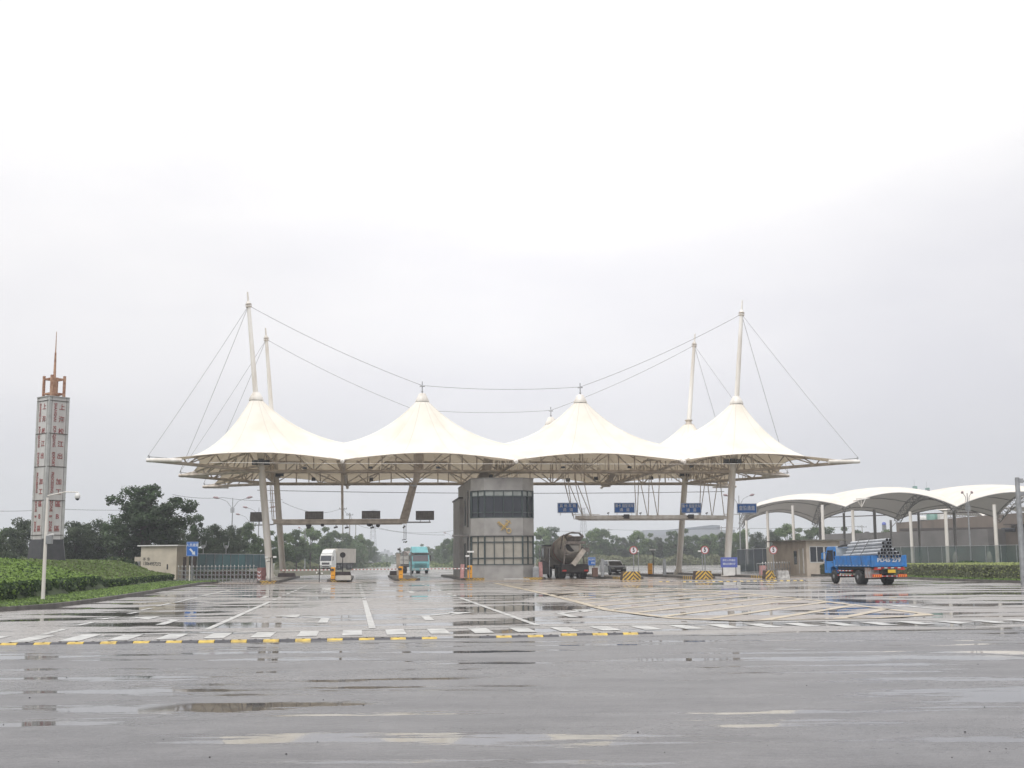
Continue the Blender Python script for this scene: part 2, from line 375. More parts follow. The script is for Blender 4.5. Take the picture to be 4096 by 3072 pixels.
# stop line and crossing bars
marking('stop_line', [(gnd(420, 2541), gnd(1100, 2528)), (gnd(1100, 2528), gnd(2300, 2504)), (gnd(2300, 2504), gnd(3394, 2484)), (gnd(3394, 2484), gnd(4090, 2478))], .16, M['paint_w'], label='white stop line along the zebra crossing')
mb = MB()
A0Z = AS(gnd(1408, 2540))[0]
_n0, _n1, _f0, _f1 = AS(gnd(1408, 2543)), AS(gnd(3000, 2512)), AS(gnd(1408, 2522)), AS(gnd(3000, 2496))
for k in range(-16, 34):
    a = A0Z + k * .95
    b0 = G(a, -73.4); 
    for half in (0,):
        s0 = _n0[1] + (_n1[1] - _n0[1]) * (a - _n0[0]) / (_n1[0] - _n0[0]); s1 = _f0[1] + (_f1[1] - _f0[1]) * (a - _f0[0]) / (_f1[0] - _f0[0])
        ww = .21
        mb.add([G(a - ww, s0, .008), G(a + ww, s0, .008), G(a + ww, s1, .008), G(a - ww, s1, .008)], [(0, 1, 2, 3)])
mb.build('zebra_crossing', M['paint_w'], kind='structure', label='white zebra crossing bars before the speed bump')
marking('edge_line', [(gnd(1370, 2571), gnd(1960, 2562)), (gnd(2800, 2541), gnd(3060, 2538)), (gnd(3560, 2532), gnd(3760, 2529))], .07, M['paint_w'], label='faint white edge line in front of the speed bump')
# arrows (each lane has its own): shaft + bend + head
def arrow(name, cx, s0, kind, label):
    mb = MB(); a = cx; z = .009
    P = lambda x, y: G(a + x, s0 + y, z)
    mb.add([P(-.12, 0), P(.12, 0), P(.12, 2.6), P(-.12, 2.6)], [(0, 1, 2, 3)])
    if kind == 'straight':
        mb.add([P(-.4, 2.6), P(.4, 2.6), P(0, 4.6)], [(0, 1, 2)])
    else:
        d = -1 if kind == 'left' else 1
        mb.add([P(-.12, 2.6), P(.12, 2.6), P(d * .9 + .1, 4.0), P(d * .9 - .1, 4.0 + .3)], [(0, 1, 2, 3)])
        mb.add([P(d * .8, 3.1), P(d * 1.6, 4.7), P(d * .8, 5.2)], [(0, 1, 2)])
    mb.build(name, M['paint_w'], kind='structure', label=label)
for (u, v, k, lb) in ((640, 2500, 'left', 'worn white arrow in the left lane'), (1290, 2492, 'left', 'white left turn arrow before the zebra crossing'), (1720, 2482, 'right', 'white bent arrow in the middle lane'), (2300, 2470, 'right', 'white arrow left of the hatched area'), (1050, 2392, 'left', 'far white arrow in the left lane'), (1650, 2372, 'straight', 'far white arrow in the middle lane'), (3800, 2440, 'straight', 'white arrow in the right lane')):
    a, s, _ = AS(gnd(u, v)); arrow('lane_arrow', a, s, k, lb)
# yellow hatched area
poly = [AS(gnd(u, v))[:2] for u, v in ((1980, 2333), (2200, 2380), (2435, 2442), (2700, 2475), (2960, 2484), (3500, 2473), (3715, 2462), (3690, 2455), (3245, 2400), (2900, 2368), (2650, 2352))]
def clip_line(px, py, dx, dy):
    ts = []
    for i in range(len(poly)):
        (x0, y0), (x1, y1) = poly[i], poly[(i + 1) % len(poly)]
        ex, ey = x1 - x0, y1 - y0; det = dx * (-ey) + ex * dy
        if abs(det) < 1e-9: continue
        tx, ty = x0 - px, y0 - py
        t_ = (tx * (-ey) + ex * ty) / det; w_ = (dx * ty - dy * tx) / det
        if 0 <= w_ <= 1: ts.append(t_)
    ts.sort(); return (ts[0], ts[-1]) if len(ts) >= 2 else None
segs = [(G(*poly[i]), G(*poly[(i + 1) % len(poly)])) for i in range(len(poly))]
dx, dy = 3.6 + 1.2, 7.0; l_ = math.hypot(dx, dy); dx, dy = dx / l_, dy / l_
for k in range(-60, 60):
    px, py = 2 + k * 1.9, -55
    c = clip_line(px, py, dx, dy)
    if c and c[1] - c[0] > .5: segs.append((G(px + dx * c[0], py + dy * c[0]), G(px + dx * c[1], py + dy * c[1])))
sheet('paving', [G(*p_) for p_ in poly][::-1], .0055, M['warmpave'], 'warm toned paving beneath the yellow hatching')
marking('hatched_marking', segs, .3, M['paint_y'], .012, label='yellow hatched no stopping area right of the lanes')
# joints between slabs
jl = [(gnd(0, 2520), gnd(700, 2505)), (gnd(100, 2560), gnd(1300, 2553)), (gnd(900, 2425), gnd(1700, 2412)), (gnd(2050, 2410), gnd(2600, 2402))]

# speed bumps: every rubber module is a part of its run
def bump_run(u0, v0, u1, v1, n, name, label, first=0, h=.036, depth=.30, tiltlast=False):
    p, q = gnd(u0, v0), gnd(u1, v1); d = (q - p); L = d.length; e = d.normalized(); nn = Vector((-e.y, e.x, 0))
    rz = math.atan2(e.y, e.x)
    root = thing(name, label, 'speed bump', p, rz, group='rubber speed bumps across the street')
    w = L / n
    for k in range(n):
        mb = MB(); x0, x1 = k * w + .006, (k + 1) * w - .006
        prof = [(0, 0), (.07, h * .8), (depth / 2, h), (depth - .07, h * .8), (depth, 0)]
        if k in (0, n - 1): h2 = .6
        n_ = len(prof); V = [(x0, y, z) for y, z in prof] + [(x1, y, z) for y, z in prof]
        mb.add(V, [tuple(range(n_)), tuple(range(2 * n_ - 1, n_ - 1, -1))] + [(i + 1, i, n_ + i, n_ + i + 1) for i in range(n_ - 1)])
        mb.lathe([(.03, h - .012), (.03, h + .006), (.0, h + .008)], ((x0 + x1) / 2, depth / 2, 0), 8, 1)
        mb.build('yellow_module' if (k + first) % 2 else 'black_module', [M['bumpy'] if (k + first) % 2 else M['bumpk'], M['dark']], root)
    return root
M['bumpy'] = mat('bump_yellow', (.62, .44, .06), .45, var=.25, scale=9, dirt=(.3, .2, .05), bump=.4)
M['bumpk'] = mat('bump_black', (.045, .045, .055), .5, var=.2, scale=9, bump=.4)
bump_run(-70, 2582, 1750, 2556, 28, 'speed_bump', 'long yellow and black rubber speed bump on the left of the street', first=0)
bump_run(1922, 2552, 2238, 2547, 5, 'speed_bump', 'short rubber speed bump right of the gap with two yellow modules')
bump_run(2248, 2542, 2616, 2537, 6, 'speed_bump', 'rubber speed bump at the right end with a loose yellow module', first=1)

# kerbs
def kerb_run(name, pts, label, h=.15, w=.16, z0=-.02):
    for_mb = MB(); P = [Vector(p) for p in pts]
    nrm = []
    for i in range(len(P)):
        d = (P[min(i + 1, len(P) - 1)] - P[max(i - 1, 0)]); d.z = 0; d.normalize(); nrm.append(Vector((-d.y, d.x, 0)) * w)
    V = []
    for p, n in zip(P, nrm): V += [(p.x, p.y, z0), (p.x, p.y, h), (p.x + n.x, p.y + n.y, h), (p.x + n.x, p.y + n.y, z0)]
    F = []
    for i in range(len(P) - 1):
        for k in range(3): F.append((4 * i + k, 4 * i + k + 1, 4 * i + 5 + k, 4 * i + 4 + k))
    for_mb.add(V, F)
    return for_mb.build(name, M['kerb'], kind='structure', label=label)
def smooth_pts(L, n=5):
    out = []
    for i in range(len(L) - 1):
        p0, p1, p2, p3 = L[max(i - 1, 0)], L[i], L[i + 1], L[min(i + 2, len(L) - 1)]
        for k in range(n):
            t_ = k / n
            out.append(tuple(.5 * ((2 * p1[j]) + (-p0[j] + p2[j]) * t_ + (2 * p0[j] - 5 * p1[j] + 4 * p2[j] - p3[j]) * t_ ** 2 + (-p0[j] + 3 * p1[j] - 3 * p2[j] + p3[j]) * t_ ** 3) for j in (0, 1)))
    out.append(L[-1]); return out
KL, KR = smooth_pts(KERB_L), smooth_pts(KERB_R)
kerb_run('kerb', [G(a, s) for a, s in KL], 'dark kerb along the left hedge bank')
kerb_run('kerb', [G(a, s) for a, s in reversed(KR)], 'dark kerb along the right hedge')

# ------------------------------------------------------------------ left planted bank
def kerb_a(s):                                              # kerb position at s
    best = KL[-1][0]
    for i in range(len(KL) - 1):
        if (KL[i][1] - s) * (KL[i + 1][1] - s) <= 0 and KL[i][1] != KL[i + 1][1]:
            t_ = (s - KL[i][1]) / (KL[i + 1][1] - KL[i][1]); return KL[i][0] + t_ * (KL[i + 1][0] - KL[i][0])
    return -23 if s > -1 else -60
def sstep(x, a, b):
    t_ = max(0, min(1, (x - a) / (b - a))); return t_ * t_ * (3 - 2 * t_)
HF = [(-58.5, -38), (-56.3, -27.6), (-54, -25.4), (-48, -25.6), (-38, -26.0), (-26, -26.5), (-10, -27.0), (7, -27.6), (12, -29.5)]   # hedge face (s, a)
def hedge_a(s):
    for i in range(len(HF) - 1):
        if HF[i][0] <= s <= HF[i + 1][0]:
            t_ = (s - HF[i][0]) / (HF[i + 1][0] - HF[i][0]); return HF[i][1] + t_ * (HF[i + 1][1] - HF[i][1])
    return HF[0][1] if s < HF[0][0] else HF[-1][1]
def bank_z(a, s):
    d = hedge_a(s) - a                                     # depth behind the hedge face
    if d < 0: return .14
    hz = .86 if s < -26.5 else .62
    rise = (1.0 if s < -26.5 else 1.18) * sstep(d, -.5, 5.0)
    return (hz + rise) * (1 - .9 * sstep(s, 7.5, 12))
def grid_mesh(name, a0, a1, s0, s1, st, fz, mats, **tags):
    na, ns = int((a1 - a0) / st), int((s1 - s0) / st)
    mb = MB(); V = []
    for i in range(ns + 1):
        for j in range(na + 1):
            a, s = a0 + (a1 - a0) * j / na, s0 + (s1 - s0) * i / ns; V.append(G(a, s, fz(a, s)))
    mb.add(V, [(i * (na + 1) + j, i * (na + 1) + j + 1, (i + 1) * (na + 1) + j + 1, (i + 1) * (na + 1) + j) for i in range(ns) for j in range(na)], 0, True)
    return mb.build(name, mats, **tags)
def lawn_z(a, s):
    k = kerb_a(s)
    if a > k - .12 or s < -66: return -.4
    return min(bank_z(a, s) - (.12 if bank_z(a, s) > .2 else 0), 9)
M['soilg'] = mat('bank_soil', (.045, .07, .02), .95, var=.3, scale=2)
grid_mesh('lawn', -75, -22, -66, 14, .5, lawn_z, M['soilg'], kind='structure', label='sloping green bank behind the left kerb')

def leaf_cloud(pts, nrms, size, mi_of, name, mats, jitter=.9, **kw):
    """many small leaf quads; pts (n,3), nrms (n,3)"""
    n = len(pts); rng = np.random.default_rng(len(pts) + int(size * 1000))
    nr = np.asarray(nrms, float) + rng.normal(0, jitter, (n, 3)); nr /= np.linalg.norm(nr, axis=1)[:, None] + 1e-9
    t1 = np.cross(nr, rng.normal(0, 1, (n, 3))); t1 /= np.linalg.norm(t1, axis=1)[:, None] + 1e-9; t2 = np.cross(nr, t1)
    sz = size * rng.uniform(.55, 1.3, n)[:, None]
    P = np.asarray(pts, float); asp = rng.uniform(.5, .9, n)[:, None]
    V = np.empty((n, 4, 3)); V[:, 0] = P - t1 * sz; V[:, 1] = P - t2 * sz * asp; V[:, 2] = P + t1 * sz * .9; V[:, 3] = P + t2 * sz * asp
    me = bpy.data.meshes.new(name); me.vertices.add(4 * n); me.vertices.foreach_set('co', V.reshape(-1).astype(np.float32))
    me.loops.add(4 * n); me.loops.foreach_set('vertex_index', np.arange(4 * n, dtype=np.int32))
    me.polygons.add(n); me.polygons.foreach_set('loop_start', np.arange(0, 4 * n, 4, dtype=np.int32)); me.polygons.foreach_set('loop_total', np.full(n, 4, np.int32))
    for m in mats: me.materials.append(m)
    me.polygons.foreach_set('material_index', np.asarray(mi_of(rng, P), np.int32))
    me.update(); me.validate()
    o = bpy.data.objects.new(name, me); COL.objects.link(o); tag(o, **kw); return o
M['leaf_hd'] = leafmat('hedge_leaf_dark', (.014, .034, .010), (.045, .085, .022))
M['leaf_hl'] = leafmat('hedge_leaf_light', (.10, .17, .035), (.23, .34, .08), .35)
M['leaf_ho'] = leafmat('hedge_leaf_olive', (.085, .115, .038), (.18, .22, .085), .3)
def hedge_cloud(smin, smax, seed, top_mi, **kw):
    rng = np.random.default_rng(seed); pts, nn, kind_ = [], [], []
    dens_f, dens_t = 380, 60
    L = smax - smin
    for _ in range(int(L * .9 * dens_f)):                  # face
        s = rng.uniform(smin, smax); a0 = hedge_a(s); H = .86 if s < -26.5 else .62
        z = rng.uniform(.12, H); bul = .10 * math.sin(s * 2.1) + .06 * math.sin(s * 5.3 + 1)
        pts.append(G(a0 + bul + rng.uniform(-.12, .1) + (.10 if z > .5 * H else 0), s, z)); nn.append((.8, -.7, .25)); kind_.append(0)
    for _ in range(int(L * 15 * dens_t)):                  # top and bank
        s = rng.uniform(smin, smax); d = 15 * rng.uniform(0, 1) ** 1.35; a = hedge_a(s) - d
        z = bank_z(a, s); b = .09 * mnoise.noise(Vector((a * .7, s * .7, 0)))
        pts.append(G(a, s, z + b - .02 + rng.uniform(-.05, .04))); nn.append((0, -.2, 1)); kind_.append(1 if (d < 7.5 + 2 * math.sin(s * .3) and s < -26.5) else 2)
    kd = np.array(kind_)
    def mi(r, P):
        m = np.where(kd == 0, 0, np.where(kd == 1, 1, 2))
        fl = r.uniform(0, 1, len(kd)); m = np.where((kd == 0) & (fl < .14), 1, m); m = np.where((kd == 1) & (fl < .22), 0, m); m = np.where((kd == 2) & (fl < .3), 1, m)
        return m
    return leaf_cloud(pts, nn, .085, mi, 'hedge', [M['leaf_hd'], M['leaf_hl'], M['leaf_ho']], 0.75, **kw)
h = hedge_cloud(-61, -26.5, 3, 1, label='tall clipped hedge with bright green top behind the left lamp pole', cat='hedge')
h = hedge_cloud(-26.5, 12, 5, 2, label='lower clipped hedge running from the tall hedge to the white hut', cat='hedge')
# grass verge
def verge(aofs, s0, s1, n, label, side=-1, kfun=None, wid=2.3, seed=1):
    rng = np.random.default_rng(seed); pts, nn = [], []
    for _ in range(n):
        s = rng.uniform(s0, s1); k = kfun(s); w_ = wid(s) if callable(wid) else wid
        if w_ < .1: continue
        a = k + side * rng.uniform(.16, w_)
        pts.append(G(a, s, .15 + rng.uniform(0, .07))); nn.append((.2, -.9, .5))
    return leaf_cloud(pts, nn, .055, lambda r, P: (r.uniform(0, 1, len(P)) < .4).astype(int), 'grass', [M['grass'], M['leaf_hl']], .5, kind='stuff', cat='grass', label=label)
verge(0, -60, 0, 17000, 'short bright grass verge along the left kerb', -1, kerb_a, lambda s: max(0.2, kerb_a(s) - hedge_a(s)))
# ------------------------------------------------------------------ main membrane canopy
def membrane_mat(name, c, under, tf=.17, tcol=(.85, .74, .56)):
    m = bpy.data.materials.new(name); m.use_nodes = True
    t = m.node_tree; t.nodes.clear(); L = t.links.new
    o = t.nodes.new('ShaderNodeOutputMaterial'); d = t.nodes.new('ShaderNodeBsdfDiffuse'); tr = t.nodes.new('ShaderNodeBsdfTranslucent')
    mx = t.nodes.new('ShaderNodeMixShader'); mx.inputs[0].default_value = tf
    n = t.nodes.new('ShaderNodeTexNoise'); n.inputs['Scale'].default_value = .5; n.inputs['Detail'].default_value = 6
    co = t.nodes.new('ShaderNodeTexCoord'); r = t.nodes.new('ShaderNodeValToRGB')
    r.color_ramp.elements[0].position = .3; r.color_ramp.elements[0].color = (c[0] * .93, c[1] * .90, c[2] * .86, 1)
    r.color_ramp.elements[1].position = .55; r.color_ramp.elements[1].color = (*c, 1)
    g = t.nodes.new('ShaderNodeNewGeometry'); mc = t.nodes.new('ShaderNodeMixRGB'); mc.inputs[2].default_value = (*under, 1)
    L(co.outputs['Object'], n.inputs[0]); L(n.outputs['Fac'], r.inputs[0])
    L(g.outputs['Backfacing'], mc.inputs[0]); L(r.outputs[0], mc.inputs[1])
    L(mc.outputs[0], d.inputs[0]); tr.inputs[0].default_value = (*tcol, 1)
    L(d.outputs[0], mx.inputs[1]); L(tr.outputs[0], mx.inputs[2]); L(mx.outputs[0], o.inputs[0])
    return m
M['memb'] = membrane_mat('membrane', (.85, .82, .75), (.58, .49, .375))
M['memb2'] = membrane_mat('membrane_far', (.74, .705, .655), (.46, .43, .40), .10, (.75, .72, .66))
CAN = thing('membrane_canopy', 'white tent canopy with eight peaks and leaning masts over the checkpoint lanes', 'canopy', G(0, 17, 0), YAW)
ZC, ZP, RR = 9.5, 15.25, .52
AV = [-27.6, -13.7, 0, 13.7, 27.6]; AP = [-20.55, -7.05, 6.85, 20.55]; SV = [0.0, 17.0, 34.0]; SP = [8.5, 25.5]
def prof_(t_, k_):
    w, free = k_; q = 1 - t_
    mid = q ** 1.7 if free else .55 * q ** 1.15 + .45 * q ** 2.6
    return w * mid + (1 - w) * q ** 2.4
def membrane_cell(i, j):
    a0, a1, s0, s1 = AV[i], AV[i + 1], SV[j], SV[j + 1]; ca, cs = MC.get((i, j), (AP[i], SP[j]))
    if j == 0: s0 = .35
    if j == 1: s1 = 33.6
    n = 18; B = []
    def side(p, q, free, out):
        for k in range(n):
            t_ = k / n; sn = math.sin(math.pi * t_)
            x, y = p[0] + (q[0] - p[0]) * t_, p[1] + (q[1] - p[1]) * t_
            if free: B.append((x - out[0] * 1.7 * sn, y - out[1] * 1.7 * sn, ZC + .72 * sn, (sn ** .7, 1)))
            else: B.append((x, y, ZC + 2.1 * sn ** 1.15, (sn ** .7, 0)))
    side((a0, s0), (a1, s0), j == 0, (0, -1)); side((a1, s0), (a1, s1), i == 3, (1, 0))
    side((a1, s1), (a0, s1), j == 1, (0, 1)); side((a0, s1), (a0, s0), i == 0, (-1, 0))
    m = 16; V = []; nb = len(B)
    for r_ in range(m + 1):
        t_ = (r_ / m) ** 1.25
        for (x, y, z, k_) in B:
            an = math.atan2(y - cs, x - ca); rx, ry = ca + RR * math.cos(an), cs + RR * math.sin(an)
            V.append(G(rx + (x - rx) * t_, ry + (y - ry) * t_, z + (ZP - z) * prof_(t_, k_)))
    F = [(r_ * nb + k, (r_ + 1) * nb + k, (r_ + 1) * nb + (k + 1) % nb, r_ * nb + (k + 1) % nb) for r_ in range(m) for k in range(nb)]
    mb = MB(); mb.add(V, F, 0, True)
    # cable edging on the free sides
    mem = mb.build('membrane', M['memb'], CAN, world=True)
    # radial seams, a few mm proud
    sb = MB()
    for k in range(0, nb, 6):
        pts = [V[r_ * nb + k] + Vector((0, 0, .004)) for r_ in range(m + 1)]
        sb.path(pts, .014, 4)
    sb.build('seam', M['seam'], mem, world=True)
    eb = MB()
    last = V[m * nb:(m + 1) * nb]
    for q, free in ((0, j == 0), (1, i == 3), (2, j == 1), (3, i == 0)):
        if free: eb.path([last[(q * n + k) % nb] for k in range(n + 1)], .035, 6)
    if eb.v: eb.build('edge_cable', M['steel_b'], mem, world=True)
M['seam'] = mat('seam', (.60, .55, .48), .7, var=0)

def AZ(u, v, s):
    return atS(u, v, s)
# masts (foot, top) measured on their own row
MASTS = [((1082, 2318), (990, 1168), 8.5, 1222), ((2907, 2304), (2969, 1202), 8.5, 1256), ((1133, 2308), (1062, 1312), 25.5, 1357), ((2714, 2292), (2780, 1335), 25.5, 1381)]
mtop = []
caps = {}
for (f, tp, s, vr) in MASTS:
    P, Q = atS(*f, s), atS(*tp, s); P.z = .1
    d = (Q - P)
    at = lambda z, P=P, d=d: P + d * ((z - P.z) / d.z)
    zr = (atS(tp[0] + (f[0] - tp[0]) * (vr - tp[1]) / (f[1] - tp[1]), vr, s)).z
    mb = MB()
    mb.path([P, at(8.2), at(11), at(zr - .2)], [.30, .30, .27, .165], 16)
    mb.path([at(zr - .2), at(zr + .35), at(zr + .36)], [.17, .17, .12], 14)
    mb.path([at(zr + .3), Q], [.085, .07], 10)
    ms = mb.build('mast', M['steel_w'], CAN, world=True)
    rb = MB()
    for zz in (zr - .12, zr + .12): rb.path([at(zz - .03), at(zz + .03)], .26, 14)
    for k in range(6):
        an = k * math.pi / 3; o_ = Vector((math.cos(an), math.sin(an), 0)) * .24
        rb.tube(at(zr - .12) + o_, at(zr + .12) + o_, .02)
    rb.build('cable_ring', M['steel_b'], ms, world=True)
    bp = MB(); bp.path([P + Vector((0, 0, -.05)), P + Vector((0, 0, .06))], .5, 16)
    for k in range(8):
        an = k * math.pi / 4; bp.beam(P + Vector((math.cos(an) * .46, math.sin(an) * .46, .05)), P + Vector((math.cos(an) * .29, math.sin(an) * .29, .45)), .03, .05)
    bp.build('base_plate', M['steel_w'], ms, world=True)
    mtop.append((at(zr), at(zr + .1), s)); a_, s_, _ = AS(at(ZP)); caps[(round(s), 0 if a_ < 0 else 3)] = at
def capc(i, j):
    k = (round(SP[j]), i)
    if k in caps: return caps[k](ZP)
    return G(AP[i], SP[j], ZP)
MC = {}
for (s_k, i_k), fn in caps.items():
    pc_ = fn(ZP); MC[(i_k, 0 if s_k < 15 else 1)] = AS(pc_)[:2]
for i in range(4):
    for j in range(2): membrane_cell(i, j)
peak = {}
for i in range(4):
    for j in range(2):
        c = capc(i, j); c = Vector((G(AP[i], SP[j]).x, G(AP[i], SP[j]).y, ZP)) if i in (1, 2) else c
        mb = MB()
        if i in (0, 3) and not (i == 3 and j == 1): prof = [(.60, -.04), (.62, 0), (.55, .25), (.34, .62), (.30, .66)]
        elif i in (1, 2): prof = [(.60, -.04), (.62, 0), (.46, .34), (.30, .66), (.24, .70), (.05, .74)]
        else: prof = [(.36, -.1), (.36, .0), (.40, .02), (.40, .1), (.30, .12), (.30, .4), (.40, .42), (.40, .5)]
        mb.lathe(prof, tuple(c), 20)
        cp = mb.build('peak_cap', M['steel_w'] if not (i == 3 and j == 1) else M['steel_b'], CAN, world=True)
        rim = MB(); rim.lathe([(.56, -.12), (.585, -.12), (.585, -.04), (.56, -.04)] if i != 3 or j == 0 else [(.38, -.12), (.4, -.04)], tuple(c), 20)
        rim.build('rim', M['dark'], cp, world=True)
        if i in (1, 2):
            rd = MB(); rd.tube(c + Vector((0, 0, .75)), c + Vector((0, 0, 1.35)), .045); rd.lathe([(.03, .75), (.1, .85), (.03, .98)], tuple(c), 8)
            rd.tube(c + Vector((-.22, 0, 1.35)), c + Vector((.22, 0, 1.35)), .06); rd.tube(c + Vector((0, 0, 1.3)), c + Vector((0, 0, 1.75)), .04)
            rd.build('hanger_rod', M['steel_g'], cp, world=True); peak[(i, j)] = c + Vector((0, 0, 1.4))
def cable(p, q, sag, r=.022, name='cable', m='cable', n=14, parent=CAN):
    mb = MB(); pts = [p.lerp(q, k / n) - Vector((0, 0, sag * 4 * (k / n) * (1 - k / n))) for k in range(n + 1)]
    mb.path(pts, r, 5); return mb.build(name, M[m], parent, world=parent is not None)
FL, FR_, BL, BR = [x[0] for x in mtop]
for a_, b_, c_, d_ in ((FL, peak[(1, 0)], peak[(2, 0)], FR_), (BL, peak[(1, 1)], peak[(2, 1)], BR)):
    cable(a_, b_, .35); cable(b_, c_, .28); cable(c_, d_, .35)
TIP = {(-1, k): G(-28.6, SV[k], 9.42) for k in range(3)}; TIP.update({(1, k): G(28.6, SV[k], 9.42) for k in range(3)})
for sd, mts in ((-1, (FL, BL)), (1, (FR_, BR))):
    for k in (0, 1): cable(mts[0], TIP[(sd, k)] + Vector((0, 0, .25)), .15, .02)
    for k in (1, 2): cable(mts[1], TIP[(sd, k)] + Vector((0, 0, .25)), .15, .02)

def truss(name, p, q, pu, qu, n, rl=.12, ru=.10, rd=.06, arch=0.0, mats='steel_b', sag_l=0.0):
    """planar truss: lower chord p-q, upper chord pu-qu, verticals and W diagonals in one part"""
    p, q, pu, qu = map(Vector, (p, q, pu, qu)); mb = MB()
    lo = [p.lerp(q, k / n) - Vector((0, 0, sag_l * math.sin(math.pi * k / n))) for k in range(n + 1)]
    up = [pu.lerp(qu, k / n) + Vector((0, 0, arch * math.sin(math.pi * k / n))) for k in range(n + 1)]
    mb.path(lo, rl, 8); mb.path(up, ru, 8)
    for k in range(n + 1):
        if (lo[k] - up[k]).length > .15: mb.tube(lo[k], up[k], rd, n=6, caps=False)
    for k in range(n):
        a_, b_ = (lo[k], up[k + 1]) if k % 2 == 0 else (up[k], lo[k + 1])
        mb.tube(a_, b_, rd, n=6, caps=False)
    return mb.build(name, M[mats], CAN, world=True)
for s in SP:
    truss('row_truss', G(-20.9, s, 9.2), G(20.9, s, 9.2), G(-20.9, s, 11.35), G(20.9, s, 11.35), 18, .125, .12, .065)
    # second, parallel plane of the box truss
    truss('row_truss', G(-20.9, s + 1.3, 9.2), G(20.9, s + 1.3, 9.2), G(-20.9, s + 1.3, 11.35), G(20.9, s + 1.3, 11.35), 12, .09, .09, .05)
for a in (-13.7, 0, 13.7):
    truss('valley_truss', G(a, -.1, 9.42), G(a, 34.1, 9.42), G(a, .3, 9.5), G(a, 33.7, 9.5), 12, .13, .09, .06, arch=1.1, sag_l=.15)
    for s, d in ((-.1, -1), (34.1, 1)):
        kn = MB(); kn.path([G(a, s - d * .25, 9.42), G(a, s + d * .3, 9.34), G(a, s + d * .45, 9.3)], [.15, .17, .12], 12)
        kn.build('end_cap', M['steel_w'], CAN, world=True)
for sd in (-1, 1):
    for j, s in enumerate(SP):
        for k in (j, j + 1):
            tip = TIP[(sd, k)]; base = G(sd * 20.7, s, 9.2); bu = G(sd * 20.7, s, 11.2)
            inn = tip.lerp(base, .12)
            truss('tip_truss', base, tip, bu, tip.lerp(base, .16) + Vector((0, 0, .12)), 6, .13, .09, .055)
    for k in range(3):
        tip = TIP[(sd, k)]; d = Vector(E1) * sd
        if k == 1: pass
        mb = MB(); mb.path([tip - d * 2.6 + Vector((0, 0, -.02)), tip - d * .2, tip + d * .06], [.17, .17, .14], 14)
        t_ = mb.build('outrigger_tip', M['steel_w'], CAN, world=True)
        lb = MB(); lb.tube(tip - d * .15 + Vector((0, 0, .1)), tip - d * .1 + Vector((0, 0, .4)), .05); lb.tube(tip - d * .1 + Vector((0, 0, .28)), tip - d * 1.5 + Vector((0, 0, .16)), .035)
        lb.build('shackle', M['steel_g'], t_, world=True)
    truss('end_truss', G(sd * 20.7, 8.5, 9.2), G(sd * 20.7, 25.5, 9.2), G(sd * 20.7, 8.5, 11.1), G(sd * 20.7, 25.5, 11.1), 8, .1, .1, .055)
# raking braces from the row trusses to the front knobs
for a in (-13.7, 0, 13.7):
    for s0, s1 in ((.2, 8.5), (33.8, 25.5)):
        for da in (-4.6, 4.6):
            mb = MB(); mb.tube(G(a, s0, 9.45), G(a + da, s1, 10.9), .07, n=6); mb.build('brace', M['steel_b'], CAN, world=True)
for j, s in enumerate(SP):                                   # raking struts that carry the flying peak rings
    for i in (1, 2):
        mb = MB()
        for sa in (-1, 1):
            for ss in (-1, 1):
                mb.tube(G(AP[i] + sa * 4.6, s + (0 if ss < 0 else 1.3), 11.35), G(AP[i] + sa * .4, s + ss * .35, ZP - .5), .05, n=5, caps=False)
        mb.lathe([(.5, ZP - .55), (.52, ZP - .5), (.5, ZP - .45)], tuple(G(AP[i], s, 0)), 16)
        mb.build('ring_strut', M['steel_b'], CAN, world=True)
wire = MB(); wire.path([G(-24, .3, 9.28), G(-13.7, .2, 9.2), G(0, .2, 9.2), G(13.7, .2, 9.2), G(24, .3, 9.28)], .018, 5); wire.build('guard_wire', M['steel_w'], CAN, world=True)
cable(G(-23, 33, 9.0), G(27, 33, 8.8), .25, .03, name='service_cable', m='dark')
# brown pylons under the inner peaks
def pylon(pts, w, m='steel_b'):
    mb = MB()
    for i in range(len(pts) - 1): mb.beam(pts[i], pts[i + 1], w[i][0], w[i][1], up=tuple(E2))
    return mb.build('pylon', M[m], CAN, world=True)
S1 = 9.6
pylon([atS(1672, 1806, S1), atS(1671, 1885, S1)], [(.7, .7)])
pylon([atS(1671, 1880, S1), atS(1664, 1925, S1)], [(.55, .5)])
pylon([atS(1664, 1920, S1), atS(1624, 2080, 12)], [(.4, .36)])
pylon([atS(1647, 1942, S1), atS(1606, 2080, 12)], [(.36, .34)])
mb = MB(); mb.beam(atS(1636, 1943, S1), atS(1668, 1943, S1), .12, .14)
for t_ in (.25, .5, .75):
    mb.tube(atS(1647, 1942, S1).lerp(atS(1606, 2080, 12), t_), atS(1664, 1920, S1).lerp(atS(1624, 2080, 12), t_), .03)
mb.tube(atS(1655, 1945, S1), atS(1616, 2080, 12), .025); mb.build('pylon_link', M['steel_g'], CAN, world=True)
pylon([atS(1957, 1810, S1), atS(1946, 1880, S1)], [(.8, .6)]); pylon([atS(1946, 1880, S1), atS(1918, 1932, 12)], [(.8, .5)])
pylon([atS(2490, 1830, 24), atS(2425, 1938, 27)], [(.5, .5)])
mb = MB(); mb.beam(atS(2410, 1938, 27), atS(2440, 1938, 27), .5, .5); mb.build('pylon_foot', M['steel_b'], CAN, world=True)
pylon([atS(1368, 1880, 12), atS(1370, 2080, 12)], [(.21, .21)])
pylon([atS(1353, 1838, 12), atS(1378, 1900, 12)], [(.45, .3)])
